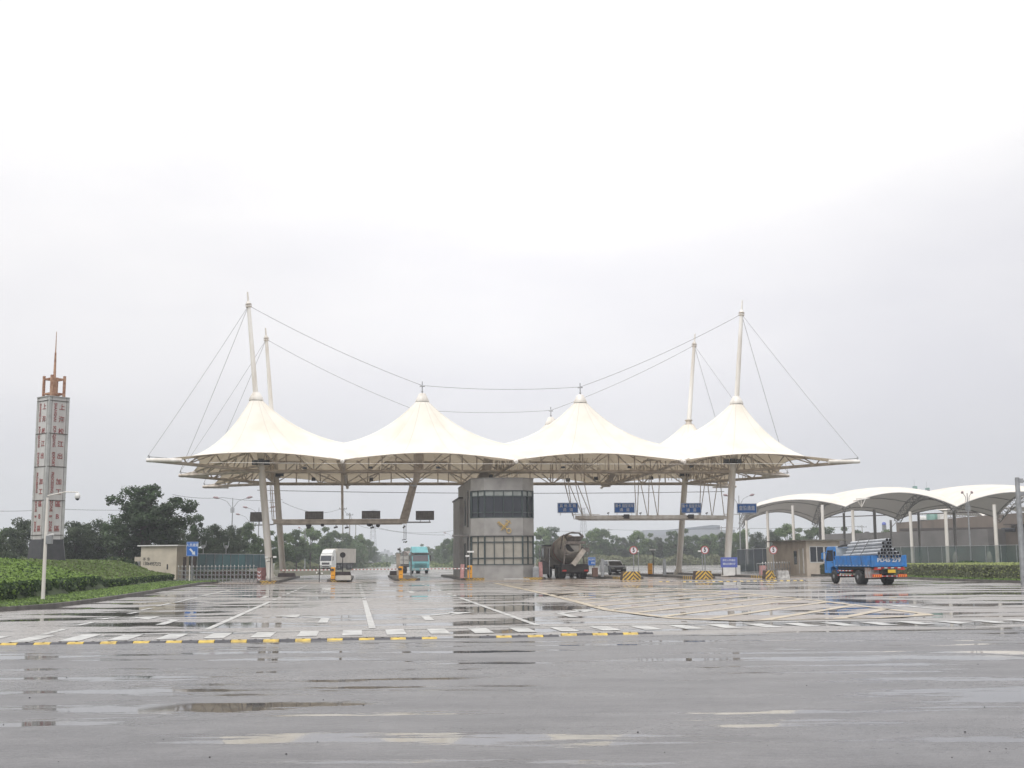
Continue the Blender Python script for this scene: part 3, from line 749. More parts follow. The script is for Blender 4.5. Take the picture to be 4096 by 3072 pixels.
# fence-like row of thin bars above the booth and over the right lanes
bars = MB()
for k in range(15):
    u = 1955 + k * 9; bars.tube(atS(u, 1822, 14), atS(u - 3, 1905, 14), .022, n=4)
bars.build('bar_row', M['steel_w'], CAN, world=True)
def flood(u, v, s, w=.5, h=.4, name='floodlight'):
    c = atS(u, v, s); mb = MB(); mb.box((0, 0, 0), (w, .28, h), 0, YAW, .9); mb.box((0, -.15, 0), (w * .86, .01, h * .8), 1, YAW)
    mb.v = [(x + c.x, y + c.y, z + c.z) for x, y, z in mb.v]
    mb.build(name, [M['dark'], M['glass_d']], CAN, world=True)
for u, v, s in ((1220, 1872, 8.2), (1483, 1870, 8.2), (1752, 1870, 8.2), (2252, 1869, 8.2), (2518, 1869, 8.2), (2766, 1866, 8.2)): flood(u, v, s, .34, .16)
for u, v, s in ((1254, 1917, 25.2), (1485, 1917, 25.2), (1963, 1904, 12), (2383, 1914, 25.2), (2605, 1912, 25.2), (2272, 1920, 20)): flood(u, v, s, .38, .34)
for u, v, s in ((1020, 1850, 8.0), (1045, 1845, 8.0), (1068, 1850, 8.0), (1112, 1899, 25.0), (1125, 1897, 25), (2728, 1897, 25), (2752, 1898, 25), (2905, 1846, 8), (2930, 1844, 8), (2955, 1846, 8)): flood(u, v, s, .5, .42)

# ------------------------------------------------------------------ overhead gantries
SG = 12.0
def boxbeam(mb, u0, u1, v, s, dz, dy, mi=0):
    p, q = atS(u0, v, s), atS(u1, v, s); z = (p.z + q.z) / 2
    a0, _, _ = AS(p); a1, _, _ = AS(q)
    return a0, a1, z
a0, a1, z = boxbeam(None, 1090, 1632, 2088, SG, 0, 0)
GL = thing('display_gantry', 'long brown box beam hanging over the left lanes with display boards on it', 'gantry', G(a0, SG, z), YAW)
L_ = a1 - a0
mb = MB(); mb.bx(.1, L_ - .1, -.45, .45, -.16, .14); mb.bx(0, L_, -.5, .5, .14, .24); mb.bx(.6, L_ - .5, -.3, .3, -.24, -.16)
mb.build('box_beam', M['steel_b'], GL, bevel=.02)
mb = MB()
mb.tube((-1.6, 0, -.25), (0, 0, -.2), .05); mb.tube((L_ - .2, 0, -.05), (L_ + 2.0, 0, -.05), .06); mb.tube((0, 0, -.2), (.3, 0, -.1), .05)
mb.build('side_arm', M['steel_g'], GL)
mb = MB()
for u in (1080, 1087, 1097): mb.tube(atS(u, 1935, SG), atS(u + 9, 2080, SG), .035)
for v in (1975, 2010, 2045): mb.tube(atS(1078, v, SG), atS(1102, v, SG), .025)
mb.build('hanger', M['steel_b'], GL, world=True)
for u, v, w_, h_ in ((1235, 2104, .5, .2), (1290, 2100, .34, .2), (1512, 2103, .36, .22), (1478, 2100, .5, .18)):
    c = atS(u, v, SG - .2); mb = MB(); mb.lathe([(.0, -.14), (.1, -.13), (w_ / 2, -.02), (w_ / 2, .12)], tuple(c), 14); mb.build('dome_camera', M['dark'], GL, world=True)
for u, v in ((1344, 2110), (1388, 2111), (1236, 2112), (1490, 2111)):
    c = atS(u, v, SG - .2); mb = MB(); mb.tube(c + Vector((0, 0, .28)), c, .03); mb.beam(c + Vector((-.18, 0, -.02)), c + Vector((.14, 0, .05)), .16, .14)
    mb.build('spotlight', M['dark'], GL, world=True)
mb = MB()
for du in (0, 8): mb.tube(atS(1616 + du, 2097, SG), atS(1616 + du, 2158, SG), .025)
mb.beam(atS(1608, 2160, SG), atS(1624, 2158, SG), .2, .06); mb.beam(atS(1612, 2112, SG), atS(1620, 2104, SG), .14, .14)
mb.beam(atS(1613, 2170, SG), atS(1618, 2166, SG), .12, .1); mb.beam(atS(1620, 2170, SG), atS(1628, 2165, SG), .16, .12)
mb.build('camera_pole', M['dark'], GL, world=True)
M['led'] = mat('display_face', (.15, .135, .125), .5, var=.25, scale=5, dirt=(.10, .09, .082))
for u0, u1, v0, v1, lb in ((1001, 1051, 2050, 2087, 'dark display board beside the left mast'), (1220, 1294, 2047, 2077, 'dark display board left of the thin post on the gantry'), (1447, 1521, 2045, 2075, 'dark display board in the middle of the left gantry'), (1663, 1736, 2045, 2080, 'dark display board on the arm past the end of the left gantry')):
    p, q = atS(u0, v1, SG), atS(u1, v0, SG); w_ = (q - p).length; w_ = AS(q)[0] - AS(p)[0]; h_ = q.z - p.z
    t_ = thing('display_board', lb, 'display board', p, YAW, group='dark display boards on the left gantry')
    mb = MB(); mb.bx(0, w_, -.12, .12, 0, h_); mb.bx(-.02, w_ + .02, -.15, .15, h_, h_ + .03); mb.build('housing', M['dark'], t_, bevel=.01)
    mb = MB(); mb.bx(.05, w_ - .05, -.135, -.122, .05, h_ - .05)
    for k in range(1, 8): mb.bx(w_ * k / 8 - .005, w_ * k / 8 + .005, -.142, -.136, .05, h_ - .05, 1)
    mb.build('screen', [M['led'], M['dark']], t_)
    if u0 > 1600 or u0 < 1100:
        mb = MB(); mb.tube((w_ * .25, 0, 0), (w_ * .25, 0, -.22), .03); mb.tube((w_ * .75, 0, 0), (w_ * .75, 0, -.22), .03); mb.build('bracket', M['steel_g'], t_)

SR = 12.0
ar0, _, zr0 = AS(atS(2293, 2076, SR)); ar1, _, _ = AS(atS(2908, 2066, SR))
GR = thing('sign_gantry', 'long pale pointed beam hung on thin V rods over the right lanes', 'gantry', G(ar0, SR, 5.12), YAW)
L_ = ar1 - ar0
plan = [(0, -1.0), (1.2, -1.6), (L_ - 3.6, -1.6), (L_ - .2, -.2), (L_, .1), (L_ - 1.5, .6), (1.5, .6), (.2, -.2)]
mb = MB(); mb.prism(plan, .0, .33); mb.prism([(x * 1.0 + (.25 if x < 5 else -.25), y * .9) for x, y in plan], -.07, 0); mb.build('box_beam', M['steel_w'], GR, bevel=.03)
mb = MB(); mb.beam((-.2, -1.0, .42), (2.2, -1.0, .42), .06, .06); mb.beam((L_ - .5, -.6, .42), (L_ + 3.0, -.6, .42), .06, .06); mb.build('side_arm', M['steel_w'], GR)
rods = [((2252, 1900), (2291, 2064)), ((2257, 1930), (2297, 2078)), ((2272, 1925), (2290, 2062)), ((2272, 1925), (2330, 2062)), ((2300, 1925), (2331, 2062)), ((2305, 1925), (2363, 2064)), ((2335, 1925), (2366, 2064)),
        ((2537, 1900), (2545, 2063)), ((2556, 1900), (2549, 2063)), ((2561, 1925), (2590, 2063)), ((2597, 1900), (2593, 2063)), ((2602, 1905), (2630, 2063)), ((2638, 1900), (2632, 2063)),
        ((2804, 1900), (2798, 2063)), ((2822, 1915), (2801, 2063)), ((2829, 1920), (2847, 2063)), ((2874, 1905), (2850, 2063)), ((2880, 1920), (2897, 2064))]
mb = MB()
for (p, q) in rods: mb.tube(atS(*p, SR), atS(*q, SR - .4), .04, n=6)
mb.build('hanger_rod', M['steel_b'], GR, world=True)
mb = MB()                                                   # dense rods between the trusses above the hangers
rr = random.Random(4)
for k in range(46):
    u = 2215 + k * 17 + rr.uniform(-4, 4); mb.tube(atS(u, 1832, 16), atS(u + rr.choice((-14, 12, 0, 18)), 1922, 13), .028, n=4)
mb.build('lattice_rod', M['steel_b'], CAN, world=True)
for u in (2506, 2764):
    c = atS(u, 2066, SR - 2); mb = MB(); mb.box(tuple(c), (.46, .4, .38), 0, YAW); mb.box((c.x - .3, c.y, c.z + .02), (.12, .14, .1), 0, YAW); mb.build('black_floodlight', M['dark'], GR, world=True, bevel=.03)
for u in (2433, 2562, 2827):
    c = atS(u, 2058, SR - .6); mb = MB(); mb.tube(c - Vector((0, 0, .1)), c + Vector((0, 0, .12)), .02); mb.beam(c + Vector((-.1, 0, .1)), c + Vector((.1, 0, .16)), .12, .1); mb.build('small_lamp', M['dark'], GR, world=True)

def blue_sign(name, u0, v0, u1, v1, s, lines, label, cat='sign', m='blue', rim=True, thick=.05, group=None, back=0.0):
    p, q = atS(u0, v1, s), atS(u1, v0, s); w_ = AS(q)[0] - AS(p)[0]; h_ = q.z - p.z
    t_ = thing(name, label, cat, p, YAW, group=group)
    mb = MB(); mb.bx(0, w_, -thick, 0, 0, h_); mb.build('panel', M[m], t_, bevel=.008)
    mb = MB()
    if rim:
        b = .02 * min(w_, 2)
        for x0, x1, z0, z1 in ((.02, w_ - .02, .02, .02 + b), (.02, w_ - .02, h_ - .02 - b, h_ - .02), (.02, .02 + b, .02 + b, h_ - .02 - b), (w_ - .02 - b, w_ - .02, .02 + b, h_ - .02 - b)):
            mb.bx(x0, x1, -thick - .006, -thick - .002, z0, z1)
    mb.build('border', M['letter'], t_) if rim else None
    lb = MB()
    for (txt, cx, cz, sz, sx) in lines:
        text_into(lb, txt, sz * h_, Matrix.Translation((cx * w_, -thick - .006, cz * h_)) @ TXT, 0, .004, .004, sx=sx)
    lb.build('lettering', M['letter'], t_)
    return t_, w_, h_
M['letter'] = mat('letter_white', (.62, .66, .70), .5, var=.05)
SS = 11.0
gsig = 'blue lane signs on the right gantry'
for (u0, v0, u1, v1, ln, lb) in ((2230, 2011, 2312, 2052, [('其 他 车 辆', .5, .68, .36, .95), ('通   道', .5, .29, .36, 1.0)], 'blue lane sign at the left end of the right gantry beside the booth'),
        (2457, 2011, 2538, 2052, [('集卡 厢型货车', .5, .68, .36, .82), ('通   道', .5, .29, .36, 1.0)], 'blue lane sign above the parked car'),
        (2725, 2012, 2804, 2053, [('集卡 厢型货车', .5, .68, .36, .82), ('通   道', .5, .29, .36, 1.0)], 'blue lane sign overlapping the thick rear column'),
        (2948, 2014, 3026, 2053, [('查验通道', .5, .5, .52, .82)], 'blue inspection lane sign with one line of text right of the front column')):
    t_, w_, h_ = blue_sign('lane_sign', u0, v0, u1, v1, SS, ln, lb, group=gsig)
    mb = MB(); mb.tube((w_ * .14, .02, 0), (w_ * .14, .02, -.22), .025); mb.tube((w_ * .86, .02, 0), (w_ * .86, .02, -.22), .025); mb.build('bracket', M['steel_w'], t_)

# ------------------------------------------------------------------ gatehouse
M['tile'] = mat('grey_tile', (.335, .328, .315), .6, var=.1, scale=1.2, dirt=(.245, .238, .228), bump=.2, bscale=30)
M['tile2'] = mat('grey_tile_dark', (.24, .23, .22), .6, var=.1, scale=1.2, bump=.2, bscale=30)
M['frame'] = mat('window_frame', (.045, .065, .065), .4, var=.1)
M['blind'] = mat('window_blind', (.36, .34, .295), .35, var=.08, scale=2)
M['blindu'] = mat('pale_glass', (.38, .41, .39), .15, var=.15, scale=2)
M['gold'] = mat('gold_paint', (.62, .44, .16), .35, .35, var=.15, scale=8)
bL, s_f = AS(atS(1938, 2240, 3.0))[0], 3.0
bR = AS(atS(2093, 2240, 3.0))[0]
BW = bR - bL
GH = thing('gatehouse', 'two storey grey tiled gatehouse with a faceted front between the lanes', 'building', G(bL, s_f, .16), YAW)
def fplan(off=0.0, dep=14.5):                                # facets: plan outline from left rear, clockwise seen from above
    return [(-1.0 - off, dep + off), (-1.0 - off, 1.15 - off * .4), (-off * .4, -off), (BW + off * .4, -off), (BW + 1.05 + off, 1.15 - off * .4), (BW + 1.05 + off, dep + off)]
zb = lambda v: atS(2016, v, 3.0).z - .16
Z = [0, zb(2260.5), zb(2142), zb(2071.5), zb(1960.5), zb(1913)]
mb = MB()
mb.prism(fplan(), -.16, Z[1]); mb.prism(fplan(), Z[2], Z[3]); mb.prism(fplan(), Z[4], Z[5])
for z0, z1 in ((Z[1], Z[2]), (Z[3], Z[4])):
    mb.prism([(-1.0, 14.5), (-1.0, 2.0), (BW + 1.05, 2.0), (BW + 1.05, 14.5)], z0, z1)
gw = mb.build('wall', M['tile'], GH)
mb = MB(); mb.prism(fplan(.04), Z[5], Z[5] + .06); mb.prism(fplan(.025), Z[2] - .02, Z[2] + .06); mb.prism(fplan(.025), Z[1] - .06, Z[1] + .01); mb.build('coping', M['tile2'], GH)
mb = MB(); mb.bx(-1.32, -1.0, 9.0, 16.5, -.16, Z[5] - 1.2); mb.build('rear_wing', M['tile'], GH)
mb = MB(); mb.bx(-1.42, -.98, 8.9, 16.6, Z[5] - 1.2, Z[5] - 1.08); mb.build('wing_roof', M['dark'], GH)
# window bands
def band(z0, z1, trans, lower):
    win = thing('window_band', None, None); win.parent = GH; PM[win.name] = PM[GH.name]
    P = [(-1.0, 2.0), (-1.0, 1.15), (0, 0), (BW, 0), (BW + 1.05, 1.15), (BW + 1.05, 2.0)]
    P = [(-.95, 2.0), (-.95, 1.2), (.03, .06), (BW - .03, .06), (BW + 1.0, 1.2), (BW + 1.0, 2.0)]
    div = [1, 2, 4, 2, 1]
    fr, gl, tg = MB(), MB(), MB()
    for i in range(5):
        p, q = Vector((*P[i], 0)), Vector((*P[i + 1], 0)); d = (q - p).normalized(); nrm = Vector((d.y, -d.x, 0))
        L = (q - p).length; n = div[i]
        for k in range(n + 1):
            c = p + d * (L * k / n); w_ = .09 if k in (0, n) else .045
            fr.beam(c + Vector((0, 0, z0)), c + Vector((0, 0, z1)), w_ * 1.3, .1, up=tuple(nrm))
        for zz, hh in [(z0 + .04, .09), (z1 - .04, .09)] + [(t_, .08) for t_ in trans]:
            fr.beam(p + Vector((0, 0, zz)), q + Vector((0, 0, zz)), .075, hh)
        zs = [z0] + list(trans) + [z1]
        for r_ in range(len(zs) - 1):
            tgt = gl
            mi = (0 if not (r_ == len(zs) - 2 and not lower) else 1)
            a_, b_ = p - nrm * .05, q - nrm * .05
            for k in range(n):
                x0, x1 = a_.lerp(b_, k / n), a_.lerp(b_, (k + 1) / n)
                if not lower and r_ < len(zs) - 2: m_i = 0
                elif not lower: m_i = 1
                else: m_i = 2
                tgt.add([(x0.x, x0.y, zs[r_]), (x1.x, x1.y, zs[r_]), (x1.x, x1.y, zs[r_ + 1]), (x0.x, x0.y, zs[r_ + 1])], [(0, 1, 2, 3)], m_i)
    fr.build('frame', M['frame'], win); gl.build('pane', [M['glass_d'], M['blindu'], M['blind']], win)
band(Z[1], Z[2], [zb(2232), zb(2168)], True)
band(Z[3], Z[4], [zb(2049), zb(1984)], False)
# narrow windows and door on the left flank
for (y0, y1, z0, z1, nm, m_) in ((3.4, 4.2, 4.2, 7.2, 'side_window', 'rust'), (6.2, 6.7, 4.4, 6.6, 'side_window', 'glass_d'), (3.4, 4.2, .4, 3.3, 'door', 'rustd'), (6.4, 7.0, .6, 2.8, 'side_window', 'glass_d')):
    if 'rust' not in M: M['rust'] = mat('brown_frame', (.14, .08, .06), .6); M['rustd'] = mat('brown_door', (.10, .07, .06), .6)
    mb = MB(); mb.bx(-1.03, -.99, y0, y1, z0, z1); w = mb.build(nm, M[m_], GH)
    mb = MB(); mb.bx(-1.06, -1.0, y0 - .08, y0, z0, z1); mb.bx(-1.06, -1.0, y1, y1 + .08, z0, z1); mb.bx(-1.06, -1.0, y0 - .08, y1 + .08, z1, z1 + .1); mb.build('frame', M['frame'], w)
mb = MB(); mb.bx(-2.3, -1.0, 3.0, 4.6, 3.42, 3.56); mb.build('door_hood', M['tile2'], GH)
# crossed key and winged staff emblem
em = thing('emblem', None, None); em.parent = GH; PM[em.name] = PM[GH.name]
S0 = 180 / 2212
def E(x, y, d=.10):                                          # position on the front wall from the badge drawing
    u, v = 1930 + x * S0, 2040 + y * S0; p = atS(u, v, 3.0)
    a_, s_, z_ = AS(p); return Vector((a_ - bL, -d, z_ - .16))
mb = MB(); mb.path([E(770, 560), E(1060, 820), E(1200, 965)], .045, 8)
ring = [E(1290 + 105 * math.cos(t_) , 1020 + 120 * math.sin(t_)) for t_ in [k * math.pi / 8 for k in range(17)]]; mb.path(ring, .035, 6)
for x, y in ((745, 640), (812, 705), (875, 765)):
    c = E(x, y); mb.lathe([(0, -.05), (.05, -.03), (.05, .03), (0, .05)], tuple(c), 8, axis='y')
    mb.tube(c, E(x + 55, y - 45), .025, n=6)
mb.build('key', M['gold'], em)
mb = MB(); mb.path([E(900, 1000, .06), E(1060, 830, .06), E(1320, 550, .06)], .032, 8)
mb.lathe([(0, -.07), (.055, -.04), (.055, .04), (0, .07)], tuple(E(1325, 540, .08)), 10, axis='y')
sn = []
for k in range(13):
    t_ = k / 12; bx_, by = 960 + 250 * t_, 930 - 260 * t_; o_ = 62 * math.sin(t_ * math.pi * 3) * (1.2 - .2 * t_); sn.append((bx_ + o_ * .7, by + o_ * .72))
mb.path([E(x, y, .11) for x, y in sn] + [E(1130, 610, .11)], .025, 6)
sn2 = [(2 * (960 + 250 * k / 12) - x, 2 * (930 - 260 * k / 12) - y) for k, (x, y) in enumerate(sn)]
mb.path([E(x, y, .09) for x, y in sn2] + [E(1265, 740, .09)], .025, 6); mb.build('staff', M['gold'], em)
mb = MB()
for pts in ([(1260, 600), (1180, 540), (1100, 480), (1230, 500)], [(1260, 600), (1330, 640), (1410, 680), (1390, 620)]):
    c = [E(x, y, .07) for x, y in pts]; b_ = [p + Vector((0, -.03, 0)) for p in c]; n = len(c)
    mb.add(c + b_, [tuple(range(n)), tuple(range(2 * n - 1, n - 1, -1))] + [(i, (i + 1) % n, n + (i + 1) % n, n + i) for i in range(n)])
mb.build('wing', M['gold'], em)
# ------------------------------------------------------------------ lane islands with striped noses
def stripe_front(mb, x0, x1, y, z0, z1, n, slant=.5, chev=None, mi=1, mi2=0):
    """diagonal stripes as 3 mm proud plates on a front face (facing -y)"""
    w = (x1 - x0) / n; H = z1 - z0
    c = (x0 + x1) / 2 if chev is None else chev
    for k in range(n):
        xa, xb = x0 + k * w + w * .22, x0 + k * w + w * .78
        s = slant * (-1 if (xa + xb) / 2 > c else 1) * -1
        pts = [(xa - s * w * .5, z0), (xb - s * w * .5, z0), (xb + s * w * .5, z1), (xa + s * w * .5, z1)]
        pts = [(min(max(x, x0), x1), z) for x, z in pts]
        mb.add([(x, y - .004, z) for x, z in pts], [(0, 1, 2, 3)], mi)
def island(name, u0, u1, vfront, back, label, h=.19, stripes=7, ys=.004, group='raised lane islands', left_stripe=False, adj=0.0):
    p, q = gnd(u0, vfront), gnd(u1, vfront); a0, s0, _ = AS(p); a1, s1, _ = AS(q); s = (s0 + s1) / 2; W = a1 - a0
    t_ = thing('lane_island', label, 'traffic island', G(a0, s, 0), YAW, group=group)
    mb = MB(); nose = [(0, .25), (.08, .06), (.22, 0), (W - .22, 0), (W - .08, .06), (W, .25)]
    mb.prism([(0, back)] + nose + [(W, back)], -.02, h); mb.build('kerb', M['kerb'], t_, bevel=.015)
    mb = MB(); mb.prism([(.16, back - .16), (.16, .3), (.3, .17), (W - .3, .17), (W - .16, .3), (W - .16, back - .16)], h, h + .012); mb.build('paving', M['conc'], t_)
    mb = MB(); mb.add([(.22, -.016, 0), (W - .22, -.016, 0), (W - .22, -.016, h - .012), (.22, -.016, h - .012)], [(0, 1, 2, 3)], 0); stripe_front(mb, .22, W - .22, -.016, 0, h - .012, stripes, 1.4)
    if left_stripe:
        for k in range(5):
            y = 1.2 + k * .6; mb.add([(-.005, y, 0), (-.005, y + .3, 0), (-.005, y + .3, h), (-.005, y, h)], [(3, 2, 1, 0)], 1)
    mb.build('stripes', [M['kblack'], M['yellow']], t_)
    return t_, W, s, a0
I1, W1, sI1, aI1 = island('i', 1028, 1118, 2332, 31, 'long lane island under the left masts with a striped nose', stripes=5)
I2, W2, sI2, aI2 = island('i', 1308, 1406, 2327, 26, 'lane island with the yellow barrier box between the two left lanes', stripes=6)
I3, W3, sI3, aI3 = island('i', 1578, 1682, 2323, 26, 'lane island in front of the turquoise truck', stripes=6)
I4, W4, sI4, aI4 = island('i', 1836, 2202, 2319.5, 26, 'wide lane island that the gatehouse stands on', stripes=24)
I5, W5, sI5, aI5 = island('i', 2486, 2584, 2318, 30, 'lane island right of the parked car', stripes=4, left_stripe=True)
I6, W6, sI6, aI6 = island('i', 2776, 2874, 2315, 34, 'lane island below the blue lane sign with the thick rear column', stripes=4, left_stripe=True)
I7, W7, sI7, aI7 = island('i', 3058, 3150, 2313, 34, 'lane island behind the white block on the right', stripes=4, left_stripe=True)

# chevron painted concrete blocks
def chevron_block(u0, u1, v, label, half=False, hgt=.64):
    p, q = gnd(u0, v), gnd(u1, v); a0, s, _ = AS(p); a1, _, _ = AS(q); W = a1 - a0
    t_ = thing('crash_block', label, 'concrete block', G(a0, s, 0), YAW, group='striped concrete blocks on the island noses')
    mb = MB(); ins = .09
    base = [(0, .5), (.10, .16), (.3, 0), (W - .3, 0), (W - .10, .16), (W, .5), (W, .8), (0, .8)]
    topp = [(x + (ins if x < W / 2 else -ins), y + ins * .9 if y < 1 else y) for x, y in base]
    n = len(base); mb.add([(x, y, -.01) for x, y in base] + [(x, y, hgt) for x, y in topp], [tuple(range(n - 1, -1, -1)), tuple(range(n, 2 * n))] + [(i, (i + 1) % n, n + (i + 1) % n, n + i) for i in range(n)])
    mb.build('block', M['kblack'], t_, bevel=.02)
    mb = MB(); c = W / 2 + .1
    def face_pt(x, z):                                       # follow the curved, battered front
        k = z / hgt; xx = x
        if x < .3: y = .0 + (.3 - x) / .3 * .2
        elif x > W - .3: y = (x - (W - .3)) / .3 * .2
        else: y = 0
        sc_ = 1 - 2 * ins * k / W
        return (W / 2 + (xx - W / 2) * sc_, y + ins * .9 * k - .012, z)
    for sd in (-1, 1):
        for k in range(-1, 9):
            off = k * .34
            for seg in range(6):
                z0, z1 = hgt * seg / 6, hgt * (seg + 1) / 6
                f = lambda z, o_: c + sd * (off + o_ + (hgt - z) * 1.05 - .55)
                xs = [f(z0, 0), f(z0, .17), f(z1, .17), f(z1, 0)]
                if sd < 0: xs = [min(x, c) for x in xs]
                else: xs = [max(x, c) for x in xs]
                xs = [min(max(x, .06), W - .06) for x in xs]
                if abs(xs[0] - xs[1]) < .01 and abs(xs[2] - xs[3]) < .01: continue
                mb.add([face_pt(xs[0], z0), face_pt(xs[1], z0), face_pt(xs[2], z1), face_pt(xs[3], z1)], [(0, 1, 2, 3)])
    mb.build('chevron_stripes', M['yellow'], t_)
    return t_
chevron_block(2489, 2583, 2320.5, 'yellow and black chevron block below the middle speed limit sign')
chevron_block(2781, 2873, 2317.5, 'yellow and black chevron block between the blue notice board and the lane with the column')
chevron_block(3062, 3116, 2316, 'narrow striped block touching the broken white block')
p = gnd(3112, 2315.5); a_, s_, _ = AS(p)
t_ = thing('white_block', 'chipped white concrete block at the right end of the striped block', 'concrete block', G(a_ + .05, s_, 0), YAW)
mb = MB(); mb.prismx([(0, 0), (.08, .3), (.1, .62), (.5, .62), (.52, .3), (.6, 0)], 0, .95); mb.v = [(x + (.0 if x < .5 else -z * .18), y, z) for x, y, z in mb.v]
mb.build('block', mat('chipped_white', (.48, .47, .45), .8, var=.3, scale=5, dirt=(.2, .19, .18), bump=.5), t_, bevel=.02)
def dark_block(u0, u1, v0, v1, s, label):
    p, q = atS(u0, v1, s), atS(u1, v0, s); a0, _, z0 = AS(p); a1, _, z1 = AS(q); W = a1 - a0
    t_ = thing('planter_block', label, 'block', G(a0, s, max(z0, .16)), YAW, group='dark trapezoid blocks on the islands')
    mb = MB(); H = z1 - max(z0, .16)
    V = [(0, 0, 0), (W, 0, 0), (W, .8, 0), (0, .8, 0), (.05, .08, H), (W - .08, .08, H), (W - .08, .72, H), (.05, .72, H)]
    mb.add(V, [(3, 2, 1, 0), (4, 5, 6, 7), (0, 1, 5, 4), (1, 2, 6, 5), (2, 3, 7, 6), (3, 0, 4, 7)]); mb.build('block', mat('dark_block', (.07, .05, .05), .7, var=.2), t_, bevel=.02)
dark_block(1339, 1405, 2287, 2303, 12, 'dark block on the island behind the left yellow barrier box')
dark_block(1558, 1600, 2284, 2301, 12, 'dark block left of the second yellow barrier box')
dark_block(1110, 1182, 2292, 2308, 14, 'dark block behind the rear left column')
mb = MB(); p, q = atS(1342, 2318, -1.5), atS(1404, 2304, -1.5); a0, s0, z0 = AS(p); a1, _, z1 = AS(q)
t_ = thing('concrete_plinth', 'worn grey concrete plinth on the striped nose of the left island', 'plinth', G(a0, 0, .16), YAW)
mb.prismx([(-1.2, 0), (-.8, .34), (1.5, .34), (1.9, 0)], 0, a1 - a0); mb.build('plinth', M['conc'], t_, bevel=.02)

# barriers
def barrier(u0, u1, v0, v1, s, arm_u, arm_v, label, armlabel=None, dirn=-1, mixed=False):
    p, q = atS(u0, v1, s), atS(u1, v0, s); a0, _, z0 = AS(p); a1, _, z1 = AS(q); W = a1 - a0; H = z1 - .16
    t_ = thing('barrier_box', label, 'barrier machine', G(a0, s, .17), YAW, group='orange lane barrier machines')
    mb = MB(); mb.bx(0, W, 0, .34, .05, H); mb.build('cabinet', M['orange'], t_, bevel=.035)
    mb = MB(); mb.bx(-.02, W + .02, -.02, .36, 0, .05); mb.bx(W * .2, W * .8, -.012, -.002, H * .35, H * .38); mb.build('foot', M['dark'], t_)
    if arm_u is not None:
        c = AS(atS(arm_u, arm_v, s)); x1 = c[0] - a0; z = AS(atS(u0, arm_v, s))[2] - .17
        am = thing('arm', None, None); am.parent = t_
        mb = MB(); n = 26; x0 = -.05 if x1 < 0 else W + .05
        for k in range(n):
            xa, xb = x0 + (x1 - x0) * k / n, x0 + (x1 - x0) * (k + 1) / n; mb.bx(min(xa, xb), max(xa, xb), -.06, -.02, z - .04, z + .04, k % 2)
        mb.build('pole', [M['white'], M['redpale']], am); mb = MB(); mb.bx(-.06, .22, -.07, -.01, z - .08, z + .08); mb.build('bracket', M['dark'], am)
    return t_
M['redpale'] = mat('faded_red', (.40, .18, .16), .5)
barrier(1323, 1341, 2269, 2319, -.2, 1122, 2279, 'orange barrier machine between the two left lanes')
barrier(1595, 1612, 2266, 2314, -.2, 1407, 2276.5, 'orange barrier machine in front of the turquoise truck')
barrier(1871, 1889, 2262, 2309, -.2, 1678, 2274, 'orange barrier machine at the left front corner of the gatehouse')
barrier(2594, 2610, 2254, 2297, 14, None, 0, 'orange barrier machine right of the car, behind the chevron block')
# striped poles lying in front of the gatehouse
for k, (u0, v0, u1, v1) in enumerate(((1976, 2309, 2118, 2309), (1963, 2315, 2117, 2313.5), (1968, 2318, 2118, 2318))):
    p, q = gnd(u0, v0 + 1.5), gnd(u1, v1 + 1.5); p.z = q.z = .06
    mb = MB(); mb.tube(p, q, .05 if k < 2 else .03, n=8)
    mb.build('loose_pole', M['white'], loc=tuple(p), label=('upper', 'middle', 'thin lowest')[k] + ' white pole lying on the ground in front of the gatehouse', cat='pole', group='white poles lying before the gatehouse')

# pink reflective posts and small cabinets
M['pink'] = mat('faded_pink', (.50, .26, .25), .6, var=.15, scale=4)
def post(name, u0, u1, v0, v1, s, m, label, cat='post', tilt=0, d=.28, z0=.17, bev=.02):
    p, q = atS(u0, v1, s), atS(u1, v0, s); a0, _, _ = AS(p); a1, _, z1 = AS(q)
    mb = MB(); mb.bx(0, a1 - a0, 0, d, 0, z1 - z0); mb.v = [(x + tilt * z, y, z) for x, y, z in mb.v]
    o = mb.build(name, M[m], bevel=bev, label=label, cat=cat); o.location = G(a0, s, z0); o.rotation_euler = (0, 0, YAW); return o
post('reflective_post', 1841, 1856, 2257, 2305, 2.5, 'pink', 'faded pink post on the left side of the gatehouse', tilt=.04)
post('reflective_post', 2157, 2171, 2248, 2303, 4, 'pink', 'faded pink post between the gatehouse and the mixer truck', tilt=-.03)
post('control_cabinet', 2131, 2156, 2269, 2302, 3.2, 'steel_g', 'grey control cabinet at the right front corner of the gatehouse', 'cabinet')
post('control_cabinet', 2405, 2416, 2236, 2300, 2, 'steel_g', 'tall thin grey post left of the parked car', 'post', d=.2)
post('control_cabinet', 2654, 2664, 2236, 2293, 8, 'steel_g', 'tall thin grey post left of the thick rear column', 'post', d=.2)
post('barrel', 2371, 2392, 2270, 2296, 4, 'rust', 'brown bin standing behind the mixer truck', 'bin', d=.4)
def frame_gate(u0, u1, v0, v1, s, label):
    p, q = atS(u0, v1, s), atS(u1, v0, s); a0, _, z0 = AS(p); a1, _, z1 = AS(q); W = a1 - a0
    t_ = thing('pipe_rack', label, 'frame', G(a0, s, .17), YAW); mb = MB(); H = z1 - .17
    mb.path([(0, 0, 0), (0, 0, H), (W, 0, H), (W, 0, 0)], .035, 8); mb.build('frame', M['steel_g'], t_)
    mb = MB(); mb.add([(.06, 0, H * .08), (W - .06, 0, H * .08), (W - .06, 0, H * .48), (.06, 0, H * .6)], [(0, 1, 2, 3)]); mb.build('panel', M['dark'], t_, solid=.02)
